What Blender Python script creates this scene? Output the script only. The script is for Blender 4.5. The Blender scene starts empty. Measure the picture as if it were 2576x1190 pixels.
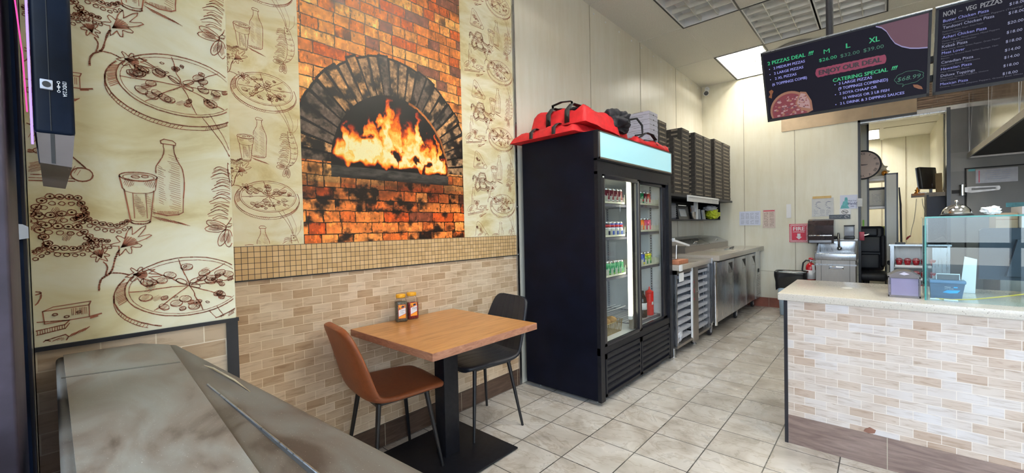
import bpy, bmesh, math, random
import numpy as np
from mathutils import Vector, Matrix, noise

random.seed(7)
SC = bpy.context.scene
COL = SC.collection
PI = math.pi

# ------------------------------------------------------------ camera
cam_data = bpy.data.cameras.new('camera')
cam_data.sensor_width = 36.0
cam_data.lens = 36.0 * 1040.588 / 2576.0
cam_data.clip_start = 0.02
cam = bpy.data.objects.new('camera', cam_data)
COL.objects.link(cam)
yaw, pitch, roll = [math.radians(a) for a in (41.86285, -1.11947, -1.27272)]
fw = Vector((-math.sin(yaw)*math.cos(pitch), math.cos(yaw)*math.cos(pitch), math.sin(pitch)))
rt = Vector((math.cos(yaw), math.sin(yaw), 0)); up = rt.cross(fw)
r2 = rt*math.cos(roll) + up*math.sin(roll); u2 = -rt*math.sin(roll) + up*math.cos(roll)
m = Matrix((r2, u2, -fw)).transposed().to_4x4()
m.translation = Vector((0, 0, 1.32))
cam.matrix_world = m
SC.camera = cam

# ------------------------------------------------------------ world, daylight, exposure
SC.view_settings.view_transform = 'Standard'
SC.view_settings.look = 'None'
SC.view_settings.gamma = 1.0
SC.view_settings.use_curve_mapping = False
SC.view_settings.exposure = 0.95
DAY = 4.6            # brightness of the overcast sky outside the storefront
TUBE = 52.0          # brightness of the lit fluorescent tubes
world = bpy.data.worlds.new('sky'); SC.world = world; world.use_nodes = True
wn = world.node_tree; wn.nodes.clear()
wo = wn.nodes.new('ShaderNodeOutputWorld'); bg = wn.nodes.new('ShaderNodeBackground')
tc = wn.nodes.new('ShaderNodeTexCoord'); sp = wn.nodes.new('ShaderNodeSeparateXYZ'); cr = wn.nodes.new('ShaderNodeValToRGB')
wn.links.new(tc.outputs['Generated'], sp.inputs[0]); 
mp = wn.nodes.new('ShaderNodeMapRange'); mp.inputs[1].default_value = -1; mp.inputs[2].default_value = 1
wn.links.new(sp.outputs[2], mp.inputs[0]); wn.links.new(mp.outputs[0], cr.inputs[0])
cr.color_ramp.elements[0].position = 0.47; cr.color_ramp.elements[0].color = (0.55, 0.55, 0.55, 1)
cr.color_ramp.elements[1].position = 0.53; cr.color_ramp.elements[1].color = (0.68, 0.83, 1.0, 1)
wn.links.new(cr.outputs[0], bg.inputs[0]); bg.inputs[1].default_value = DAY
wn.links.new(bg.outputs[0], wo.inputs[0])
def portal(loc, sx, sy, rot):
    d = bpy.data.lights.new('window_portal', 'AREA'); d.shape = 'RECTANGLE'; d.size = sx; d.size_y = sy
    d.cycles.is_portal = True
    o = bpy.data.objects.new('window_portal', d); COL.objects.link(o); o.location = loc; o.rotation_euler = rot
portal((0.75, -0.07, 1.62), 4.1, 2.9, (PI/2, 0, 0))
SC.cycles.max_bounces = 8
SC.cycles.diffuse_bounces = 5
SC.cycles.glossy_bounces = 4
SC.cycles.transparent_max_bounces = 12
SC.cycles.sample_clamp_indirect = 6.0

# ------------------------------------------------------------ materials
def new_mat(name):
    mt = bpy.data.materials.new(name); mt.use_nodes = True
    nt = mt.node_tree; b = nt.nodes['Principled BSDF']
    return mt, nt, b
def coord(nt, kind='Object'):
    return nt.nodes.new('ShaderNodeTexCoord').outputs[kind]
def noise_tex(nt, vec, scale, detail=3, rough=0.5, dist=0.0):
    n = nt.nodes.new('ShaderNodeTexNoise'); n.inputs['Scale'].default_value = scale
    n.inputs['Detail'].default_value = detail; n.inputs['Roughness'].default_value = rough
    n.inputs['Distortion'].default_value = dist
    nt.links.new(vec, n.inputs['Vector']); return n.outputs['Fac']
def ramp(nt, fac, stops):
    r = nt.nodes.new('ShaderNodeValToRGB'); nt.links.new(fac, r.inputs[0])
    e = r.color_ramp.elements
    while len(e) < len(stops): e.new(0.5)
    for i, (p, c) in enumerate(stops):
        e[i].position = p; e[i].color = (c[0], c[1], c[2], 1)
    return r.outputs[0]
def mixc(nt, a, b, fac, mode='MIX'):
    x = nt.nodes.new('ShaderNodeMix'); x.data_type = 'RGBA'; x.blend_type = mode
    for s, v in ((x.inputs[0], fac), (x.inputs[6], a), (x.inputs[7], b)):
        if isinstance(v, (int, float)): s.default_value = v
        elif isinstance(v, tuple): s.default_value = (v[0], v[1], v[2], 1)
        else: nt.links.new(v, s)
    return x.outputs[2]
def bumpn(nt, b, h, strength=0.3, dist=0.01):
    n = nt.nodes.new('ShaderNodeBump'); n.inputs['Strength'].default_value = strength
    n.inputs['Distance'].default_value = dist
    nt.links.new(h, n.inputs['Height']); nt.links.new(n.outputs[0], b.inputs['Normal'])
def mapping(nt, vec, scale=(1,1,1), rot=(0,0,0), loc=(0,0,0)):
    n = nt.nodes.new('ShaderNodeMapping'); n.inputs['Scale'].default_value = scale
    n.inputs['Rotation'].default_value = rot; n.inputs['Location'].default_value = loc
    nt.links.new(vec, n.inputs['Vector']); return n.outputs[0]
MAT = {}
def pm(name, c, rough=0.5, metal=0.0, var=0.08, scale=18.0, bump=0.0, spec=0.5, stretch=(1,1,1), coat=0.0):
    """plain procedural material with a little tone variation"""
    if name in MAT: return MAT[name]
    mt, nt, b = new_mat(name)
    v = mapping(nt, coord(nt), scale=stretch)
    f = noise_tex(nt, v, scale, 4)
    lo = tuple(max(0, x*(1-var)) for x in c); hi = tuple(min(1, x*(1+var)) for x in c)
    nt.links.new(ramp(nt, f, [(0.3, lo), (0.7, hi)]), b.inputs['Base Color'])
    b.inputs['Roughness'].default_value = rough; b.inputs['Metallic'].default_value = metal
    b.inputs['Specular IOR Level'].default_value = spec
    b.inputs['Coat Weight'].default_value = coat
    if bump: bumpn(nt, b, f, bump, 0.003)
    MAT[name] = mt; return mt
def em(name, c, strength, base=(0.02,0.02,0.02)):
    if name in MAT: return MAT[name]
    mt, nt, b = new_mat(name)
    b.inputs['Base Color'].default_value = (*base, 1)
    b.inputs['Emission Color'].default_value = (*c, 1); b.inputs['Emission Strength'].default_value = strength
    b.inputs['Roughness'].default_value = 0.35
    MAT[name] = mt; return mt
def glass(name, tint=(1,1,1), refl=1.45, rough=0.0):
    if name in MAT: return MAT[name]
    mt = bpy.data.materials.new(name); mt.use_nodes = True; nt = mt.node_tree; nt.nodes.clear()
    o = nt.nodes.new('ShaderNodeOutputMaterial'); mx = nt.nodes.new('ShaderNodeMixShader')
    t = nt.nodes.new('ShaderNodeBsdfTransparent'); g = nt.nodes.new('ShaderNodeBsdfGlossy')
    ge = nt.nodes.new('ShaderNodeNewGeometry'); dt = nt.nodes.new('ShaderNodeVectorMath'); dt.operation = 'DOT_PRODUCT'
    nt.links.new(ge.outputs['Normal'], dt.inputs[0]); nt.links.new(ge.outputs['Incoming'], dt.inputs[1])
    def mth(op, a_, b_=None, c_=None):
        n_ = nt.nodes.new('ShaderNodeMath'); n_.operation = op
        for i_, v_ in enumerate((a_, b_, c_)):
            if v_ is None: continue
            if isinstance(v_, (int, float)): n_.inputs[i_].default_value = v_
            else: nt.links.new(v_, n_.inputs[i_])
        return n_
    f0 = ((refl-1)/(refl+1))**2
    f = mth('MULTIPLY_ADD', mth('POWER', mth('SUBTRACT', 1.0, mth('ABSOLUTE', dt.outputs['Value']).outputs[0]).outputs[0], 5.0).outputs[0], 1-f0, f0)
    t.inputs[0].default_value = (*tint, 1); g.inputs['Roughness'].default_value = rough
    nt.links.new(f.outputs[0], mx.inputs[0]); nt.links.new(t.outputs[0], mx.inputs[1]); nt.links.new(g.outputs[0], mx.inputs[2])
    nt.links.new(mx.outputs[0], o.inputs[0]); MAT[name] = mt; return mt

def wall_uv(nt, axis, u0=0.0, v0=0.0):
    """vector (u, z, 0) for a wall whose horizontal runs along axis 'x' or 'y'"""
    s = nt.nodes.new('ShaderNodeSeparateXYZ'); nt.links.new(coord(nt), s.inputs[0])
    c = nt.nodes.new('ShaderNodeCombineXYZ')
    nt.links.new(s.outputs['XYZ'.index(axis.upper())], c.inputs[0]); nt.links.new(s.outputs[2], c.inputs[1])
    return mapping(nt, c.outputs[0], loc=(-u0, -v0, 0))
def brick(nt, vec, bw, rh, mortar, offset=0.5, smooth=0.1):
    n = nt.nodes.new('ShaderNodeTexBrick'); nt.links.new(vec, n.inputs['Vector'])
    n.offset = offset; n.offset_frequency = 2; n.squash = 1.0; n.squash_frequency = 2
    n.inputs['Scale'].default_value = 1.0; n.inputs['Brick Width'].default_value = bw
    n.inputs['Row Height'].default_value = rh; n.inputs['Mortar Size'].default_value = mortar
    n.inputs['Mortar Smooth'].default_value = smooth; n.inputs['Bias'].default_value = 0
    n.inputs['Color1'].default_value = (0,0,0,1); n.inputs['Color2'].default_value = (1,1,1,1)
    n.inputs['Mortar'].default_value = (0.5,0.5,0.5,1)
    return n
def tile_brick_mat(name, axis, u0, v0, tones, mort):
    mt, nt, b = new_mat(name)
    uv = wall_uv(nt, axis, u0, v0)
    n = brick(nt, uv, 0.1015, 0.0466, 0.0014)
    tone = ramp(nt, n.outputs['Color'], [(p_, c_) for p_, c_ in zip((0.0, 0.3, 0.65, 1.0), tones)])
    st = noise_tex(nt, mapping(nt, uv, scale=(9, 70, 1), rot=(0,0,0.12)), 1.0, 5, 0.6, 0.8)
    tone = mixc(nt, tone, ramp(nt, st, [(0.28,(0.62,0.54,0.46)), (0.5,(1,1,1))]), 0.8, 'MULTIPLY')
    bl = noise_tex(nt, uv, 6.0, 2)
    tone = mixc(nt, tone, ramp(nt, bl, [(0.35,(0.90,0.87,0.84)), (0.6,(1,1,1))]), 1.0, 'MULTIPLY')
    col = mixc(nt, tone, mort, n.outputs['Fac'])
    nt.links.new(col, b.inputs['Base Color']); b.inputs['Roughness'].default_value = 0.42
    inv = nt.nodes.new('ShaderNodeMath'); inv.operation = 'SUBTRACT'; inv.inputs[0].default_value = 1; nt.links.new(n.outputs['Fac'], inv.inputs[1])
    bumpn(nt, b, inv.outputs[0], 0.35, 0.002)
    MAT[name] = mt; return mt
tile_brick_mat('brick_tile_y', 'y', 0.53, -0.0024, ((0.47,0.32,0.19),(0.57,0.42,0.275),(0.66,0.51,0.355),(0.76,0.62,0.46)), (0.84,0.72,0.55))
tile_brick_mat('brick_tile_x', 'x', -0.43, 0.014, ((0.40,0.295,0.225),(0.49,0.405,0.34),(0.535,0.47,0.42),(0.55,0.52,0.515)), (0.62,0.56,0.50))  # same tile as on the wall, with the counter's daylight mixed into its tones
def mosaic_mat():
    mt, nt, b = new_mat('mosaic')
    uv = wall_uv(nt, 'y', 0.58, 1.096)
    n = brick(nt, uv, 0.0274, 0.0274, 0.0013, offset=0.0)
    c = ramp(nt, n.outputs['Color'], [(0,(0.56,0.36,0.17)), (0.5,(0.64,0.43,0.21)), (1,(0.70,0.49,0.26))])
    nt.links.new(mixc(nt, c, (0.025,0.018,0.012), n.outputs['Fac']), b.inputs['Base Color'])
    b.inputs['Roughness'].default_value = 0.45; MAT['mosaic'] = mt
mosaic_mat()
def floor_mat():
    mt, nt, b = new_mat('floor_tile')
    uv = mapping(nt, coord(nt), loc=(0.48+3.0, -1.925+3.035, 0))
    n = brick(nt, uv, 0.3, 0.3035, 0.0030, offset=0.0, smooth=0.0)
    off = nt.nodes.new('ShaderNodeVectorMath'); off.operation = 'MULTIPLY_ADD'
    nt.links.new(n.outputs['Color'], off.inputs[0]); off.inputs[1].default_value = (7.0, 11.0, 5.0); nt.links.new(coord(nt), off.inputs[2])
    tv = off.outputs[0]
    f1 = noise_tex(nt, tv, 3.2, 5, 0.55, 0.7)
    c = ramp(nt, f1, [(0.32,(0.40,0.365,0.325)), (0.44,(0.51,0.475,0.43)), (0.52,(0.58,0.55,0.51)), (0.68,(0.65,0.625,0.595))])
    f2 = noise_tex(nt, mapping(nt, tv, scale=(1,1.8,1), rot=(0,0,0.6)), 2.2, 6, 0.65, 1.4)
    c = mixc(nt, c, ramp(nt, f2, [(0.455,(1,1,1)), (0.485,(0.74,0.69,0.63)), (0.515,(1,1,1))]), 0.8, 'MULTIPLY')
    c = mixc(nt, c, ramp(nt, n.outputs['Color'], [(0,(0.92,0.91,0.90)), (1,(1.0,1.0,1.0))]), 1.0, 'MULTIPLY')
    nt.links.new(mixc(nt, c, (0.06,0.055,0.05), n.outputs['Fac']), b.inputs['Base Color'])
    nt.links.new(ramp(nt, f1, [(0.3,(0.34,)*3), (0.7,(0.24,)*3)]), b.inputs['Roughness'])
    inv = nt.nodes.new('ShaderNodeMath'); inv.operation = 'SUBTRACT'; inv.inputs[0].default_value = 1; nt.links.new(n.outputs['Fac'], inv.inputs[1])
    hh = nt.nodes.new('ShaderNodeMath'); hh.operation = 'MULTIPLY_ADD'; nt.links.new(f1, hh.inputs[0]); hh.inputs[1].default_value = 0.35; nt.links.new(inv.outputs[0], hh.inputs[2])
    bumpn(nt, b, hh.outputs[0], 0.4, 0.002)
    MAT['floor_tile'] = mt
floor_mat()
def wood_mat(name, stops, axis_scale, scale=1.0, rough=0.4, bump=0.1, coat=0.0):
    mt, nt, b = new_mat(name)
    f = noise_tex(nt, mapping(nt, coord(nt), scale=axis_scale), scale, 6, 0.6, 1.2)
    nt.links.new(ramp(nt, f, stops), b.inputs['Base Color'])
    b.inputs['Roughness'].default_value = rough; b.inputs['Coat Weight'].default_value = coat
    bumpn(nt, b, f, bump, 0.002); MAT[name] = mt; return mt
wood_mat('table_wood', [(0.3,(0.36,0.155,0.045)), (0.5,(0.50,0.235,0.075)), (0.7,(0.60,0.31,0.115))], (30, 3.0, 3), 1.0, 0.30, 0.05)
wood_mat('table_edge', [(0.3,(0.25,0.105,0.06)), (0.5,(0.36,0.165,0.10)), (0.7,(0.45,0.23,0.14))], (14, 14, 60), 1.0, 0.5, 0.05)
wood_mat('dark_base_y', [(0.3,(0.055,0.032,0.022)), (0.5,(0.09,0.055,0.038)), (0.72,(0.13,0.082,0.058))], (10, 5, 45), 1.0, 0.42, 0.1)
wood_mat('dark_base_x', [(0.3,(0.13,0.085,0.072)), (0.5,(0.20,0.14,0.118)), (0.72,(0.27,0.20,0.17))], (4, 10, 34), 1.0, 0.42, 0.1)
wood_mat('board_wood', [(0.3,(0.28,0.10,0.05)), (0.7,(0.40,0.16,0.08))], (10, 30, 10), 1.0, 0.5, 0.05)
wood_mat('rustic_wood', [(0.3,(0.10,0.06,0.035)), (0.5,(0.22,0.14,0.09)), (0.7,(0.36,0.26,0.18))], (3, 10, 30), 1.4, 0.6, 0.1)
def panel_mat(name, base, warm):
    mt, nt, b = new_mat(name)
    f = noise_tex(nt, coord(nt), 0.9, 5, 0.6)
    c = ramp(nt, f, [(0.35, warm), (0.62, base)])
    f2 = noise_tex(nt, mapping(nt, coord(nt), scale=(6,6,0.8)), 2.0, 5, 0.65)
    c = mixc(nt, c, ramp(nt, f2, [(0.35,(0.90,0.87,0.80)), (0.58,(1,1,1))]), 0.5, 'MULTIPLY')
    nt.links.new(c, b.inputs['Base Color']); b.inputs['Roughness'].default_value = 0.24
    bumpn(nt, b, noise_tex(nt, coord(nt), 55, 2), 0.05, 0.002)
    MAT[name] = mt
panel_mat('wall_panel', (0.80,0.775,0.68), (0.75,0.70,0.58))
panel_mat('back_panel', (0.80,0.785,0.68), (0.76,0.72,0.58))
def ceiling_mat():
    mt, nt, b = new_mat('ceiling_tile')
    f = noise_tex(nt, coord(nt), 90, 3)
    nt.links.new(ramp(nt, f, [(0.3,(0.70,0.68,0.61)), (0.7,(0.80,0.78,0.71))]), b.inputs['Base Color'])
    b.inputs['Roughness'].default_value = 0.85; bumpn(nt, b, f, 0.15, 0.002); MAT['ceiling_tile'] = mt
ceiling_mat()
def quartz_mat(name, base, dark):
    mt, nt, b = new_mat(name)
    v = nt.nodes.new('ShaderNodeTexVoronoi'); v.inputs['Scale'].default_value = 120; nt.links.new(coord(nt), v.inputs['Vector'])
    s = ramp(nt, v.outputs['Distance'], [(0.14, dark), (0.22, (1,1,1))])
    v2 = noise_tex(nt, coord(nt), 55, 2)
    msk = ramp(nt, v2, [(0.50,(0,0,0)), (0.56,(1,1,1))])
    c0 = ramp(nt, noise_tex(nt, coord(nt), 160, 3), [(0.35, tuple(x*0.88 for x in base)), (0.65, base)])
    c = mixc(nt, c0, s, msk, 'MULTIPLY')
    nt.links.new(c, b.inputs['Base Color']); b.inputs['Roughness'].default_value = 0.16
    MAT[name] = mt
quartz_mat('quartz', (0.54,0.50,0.44), (0.22,0.18,0.16))
quartz_mat('quartz_prep', (0.40,0.36,0.31), (0.35,0.32,0.3))
def wallpaper_mat():
    mt, nt, b = new_mat('wallpaper')
    f = noise_tex(nt, mapping(nt, coord(nt), scale=(1,1,2.2)), 3.2, 6, 0.6, 0.6)
    c = ramp(nt, f, [(0.32,(0.60,0.48,0.23)), (0.44,(0.74,0.65,0.38)), (0.56,(0.81,0.755,0.54)), (0.7,(0.85,0.82,0.65))])
    nt.links.new(c, b.inputs['Base Color']); b.inputs['Roughness'].default_value = 0.38
    MAT['wallpaper'] = mt
wallpaper_mat()
def dusty_mat(name, k):
    mt, nt, b = new_mat(name)
    f = noise_tex(nt, mapping(nt, coord(nt), scale=(3, 7, 4)), 1.4, 8, 0.62, 0.8)
    c = ramp(nt, f, [(0.36,tuple(x*k for x in (0.095,0.066,0.048))), (0.45,tuple(x*k for x in (0.19,0.15,0.115))), (0.58,tuple(x*k for x in (0.245,0.225,0.185))), (0.74,tuple(x*k for x in (0.29,0.285,0.25)))])
    f2 = noise_tex(nt, mapping(nt, coord(nt), scale=(2,30,4), rot=(0,0,0.5)), 1.0, 4, 0.6, 0.5)
    c = mixc(nt, c, ramp(nt, f2, [(0.60,(1,1,1)), (0.66,(1.25,1.23,1.2)), (0.70,(1,1,1))]), 0.6, 'MULTIPLY')
    sp_ = noise_tex(nt, coord(nt), 700, 2)
    c = mixc(nt, c, (0.5,0.48,0.44), ramp(nt, sp_, [(0.72,(0,0,0)), (0.76,(1,1,1))]))
    nt.links.new(c, b.inputs['Base Color']); b.inputs['Metallic'].default_value = 0.1
    nt.links.new(ramp(nt, f, [(0.3,(0.38,)*3), (0.7,(0.62,)*3)]), b.inputs['Roughness'])
    bumpn(nt, b, f, 0.05, 0.002); MAT[name] = mt
dusty_mat('dusty_metal', 0.70); dusty_mat('dusty_rim', 0.42)
def steel_mat(name, c, rough, stretch):
    mt, nt, b = new_mat(name)
    f = noise_tex(nt, mapping(nt, coord(nt), scale=stretch), 5.0, 4, 0.6)
    nt.links.new(ramp(nt, f, [(0.3,tuple(x*0.86 for x in c)), (0.7,c)]), b.inputs['Base Color'])
    b.inputs['Metallic'].default_value = 1.0
    nt.links.new(ramp(nt, f, [(0.3,(rough*0.8,)*3), (0.7,(rough*1.25,)*3)]), b.inputs['Roughness'])
    MAT[name] = mt
steel_mat('steel', (0.52,0.53,0.55), 0.30, (20,20,1.5))
steel_mat('steel_dull', (0.42,0.39,0.36), 0.42, (20,20,1.5))
steel_mat('chrome', (0.85,0.85,0.86), 0.08, (3,3,3))
steel_mat('hood_steel', (0.66,0.66,0.62), 0.14, (2,2,2))
pm('black_paint', (0.008,0.0085,0.012), 0.42, var=0.3, scale=40, spec=0.25)
pm('black_side', (0.004,0.005,0.012), 0.5, var=0.3, scale=6, spec=0.12)
pm('black_plastic', (0.016,0.016,0.018), 0.35, var=0.2)
pm('black_frame', (0.012,0.012,0.017), 0.3, var=0.2)
pm('purple_black', (0.034,0.026,0.040), 0.6, var=0.25, scale=30)
pm('blue_black', (0.003,0.006,0.014), 0.4, var=0.5, scale=12, spec=0.12)
pm('white_plastic', (0.78,0.79,0.80), 0.4, var=0.03)
pm('fridge_white', (0.80,0.82,0.84), 0.45, var=0.02)
pm('grey_rack', (0.42,0.44,0.50), 0.4, var=0.08)
pm('shelf_grey', (0.10,0.10,0.15), 0.45, var=0.1)
pm('brown_leather', (0.24,0.068,0.022), 0.48, var=0.10, scale=60, bump=0.08)
pm('black_leather', (0.009,0.011,0.018), 0.5, var=0.2, scale=60, bump=0.08)
pm('chair_leg', (0.010,0.010,0.012), 0.35, var=0.2)
pm('red_nylon', (0.50,0.008,0.014), 0.6, var=0.18, scale=25, bump=0.25)
pm('black_strap', (0.014,0.014,0.016), 0.7, var=0.3, scale=80)
pm('black_cloth', (0.022,0.022,0.027), 0.85, var=0.3, scale=30, bump=0.3)
pm('white_box', (0.56,0.56,0.66), 0.7, var=0.04)
pm('black_box', (0.040,0.033,0.028), 0.7, var=0.25, scale=30)
pm('box_print', (0.24,0.20,0.15), 0.7, var=0.35, scale=140)
pm('line_dark', (0.02,0.02,0.02), 0.7)
pm('paper_blue', (0.66,0.70,0.86), 0.5, var=0.02)
pm('paper_grey', (0.62,0.63,0.64), 0.5, var=0.05)
pm('paper_pink', (0.66,0.55,0.50), 0.5, var=0.1, scale=60)
pm('ink_grey', (0.22,0.25,0.36), 0.6)
pm('ink_brown', (0.20,0.10,0.07), 0.6)
pm('ink_line', (0.33,0.10,0.045), 0.5, var=0.25, scale=30)
pm('sign_red', (0.62,0.03,0.07), 0.35, var=0.05)
pm('sign_white', (0.80,0.78,0.80), 0.35, var=0.02)
pm('sign_teal', (0.10,0.40,0.45), 0.4, var=0.3, scale=20)
pm('ink_navy', (0.05,0.07,0.20), 0.5)
pm('tape', (0.62,0.42,0.16), 0.4)
pm('amber_black', (0.030,0.018,0.020), 0.18, var=0.2, coat=0.5)
pm('clear_grey', (0.35,0.38,0.44), 0.2)
pm('red_paint', (0.55,0.012,0.018), 0.25, var=0.1, coat=0.4)
pm('bin_blue', (0.42,0.55,0.66), 0.45, var=0.04)
pm('bag_black', (0.010,0.010,0.012), 0.22, var=0.2, scale=10, bump=0.5)
pm('red_baseboard', (0.26,0.085,0.055), 0.45, var=0.2, scale=8)
pm('yellow_lid', (0.85,0.42,0.02), 0.4, var=0.04)
pm('oregano', (0.15,0.135,0.09), 0.9, var=0.7, scale=260)
pm('chili', (0.20,0.022,0.018), 0.8, var=0.9, scale=200)
pm('label_white', (0.82,0.82,0.84), 0.4, var=0.01)
pm('label_red', (0.60,0.03,0.04), 0.4)
pm('label_orange', (0.90,0.38,0.03), 0.4)
pm('label_navy', (0.02,0.02,0.09), 0.4)
pm('rubber', (0.02,0.02,0.025), 0.6)
pm('yellow_bag', (0.62,0.70,0.04), 0.35, var=0.15, scale=14, bump=0.4)
pm('silver_bag', (0.55,0.57,0.62), 0.3, var=0.2, scale=14, bump=0.4)
pm('grey_green', (0.05,0.07,0.05), 0.5)
pm('cooler_grey', (0.185,0.18,0.175), 0.45, var=0.10, scale=3)
pm('cooler_grey_light', (0.23,0.225,0.215), 0.45, var=0.10, scale=3)
pm('tan_panel', (0.48,0.36,0.24), 0.6, var=0.15, scale=5)
pm('grey_cloth', (0.3,0.3,0.3), 0.8)
pm('gold', (0.65,0.28,0.05), 0.3, metal=0.8)
pm('clock_face', (0.78,0.62,0.55), 0.5, var=0.08, scale=8)
pm('card_blue', (0.02,0.40,0.80), 0.3, var=0.05)
pm('cable_yellow', (0.70,0.48,0.06), 0.5)
pm('sauce_red', (0.30,0.012,0.02), 0.25, var=0.3, scale=90)
pm('navy_dark', (0.018,0.022,0.038), 0.5)
pm('bread', (0.45,0.26,0.10), 0.7, var=0.3, scale=30)
pm('wire_gold', (0.42,0.30,0.12), 0.4, metal=0.6)
pm('squeeze_red', (0.75,0.01,0.012), 0.3, var=0.04)
pm('green_tape', (0.25,0.60,0.05), 0.5)
pm('brown_card', (0.32,0.15,0.07), 0.7, var=0.1)
pm('seam', (0.42,0.38,0.29), 0.5)
pm('asphalt', (0.16,0.16,0.165), 0.9, var=0.2)
em('sign_panel', (0.36,0.74,0.84), 0.36, (0.25,0.4,0.42))
em('tube_glow', (1.0,0.97,0.72), 3.5, (0.8,0.8,0.7))
em('lamp_glow', (1.0,0.95,0.84), TUBE, (0.8,0.8,0.8))
em('led_pink', (1.0,0.06,0.35), 0.8)
em('led_violet', (0.45,0.30,1.0), 0.8)
SCB = 0.48
em('scr_navy', (0.011,0.010,0.018), SCB, (0.004,0.004,0.005))
MAT['scr_navy'].node_tree.nodes['Principled BSDF'].inputs['Specular IOR Level'].default_value=0.08
em('scr_green', (0.02,0.42,0.17), SCB)
em('scr_green_dim', (0.035,0.16,0.10), SCB)
em('scr_blue', (0.27,0.28,0.72), SCB)
em('scr_red', (0.24,0.022,0.065), SCB)
em('scr_maroon', (0.11,0.035,0.060), SCB)
em('scr_black', (0.020,0.012,0.02), SCB)
em('scr_arc', (0.26,0.24,0.45), SCB)
em('scr_white', (0.30,0.31,0.48), SCB)
em('scr_grey', (0.20,0.20,0.22), SCB)
em('scr_dimtext', (0.085,0.082,0.115), SCB)
em('scr_crust', (0.30,0.13,0.08), SCB)
em('scr_cheese', (0.40,0.24,0.24), SCB)
em('scr_sauce', (0.20,0.025,0.04), SCB)
em('scr_orange', (0.22,0.07,0.02), SCB)
glass('clear_glass')
glass('case_glass', (0.86,0.95,0.96), 1.5)
glass('fridge_glass', (0.92,0.94,0.93), 1.3)
glass('smoke_plastic', (0.86,0.84,0.90), 1.5, 0.05)
glass('bottle_glass', (0.93,0.93,0.95), 1.35)
pm('glass_edge', (0.02,0.22,0.20), 0.1)

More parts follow.
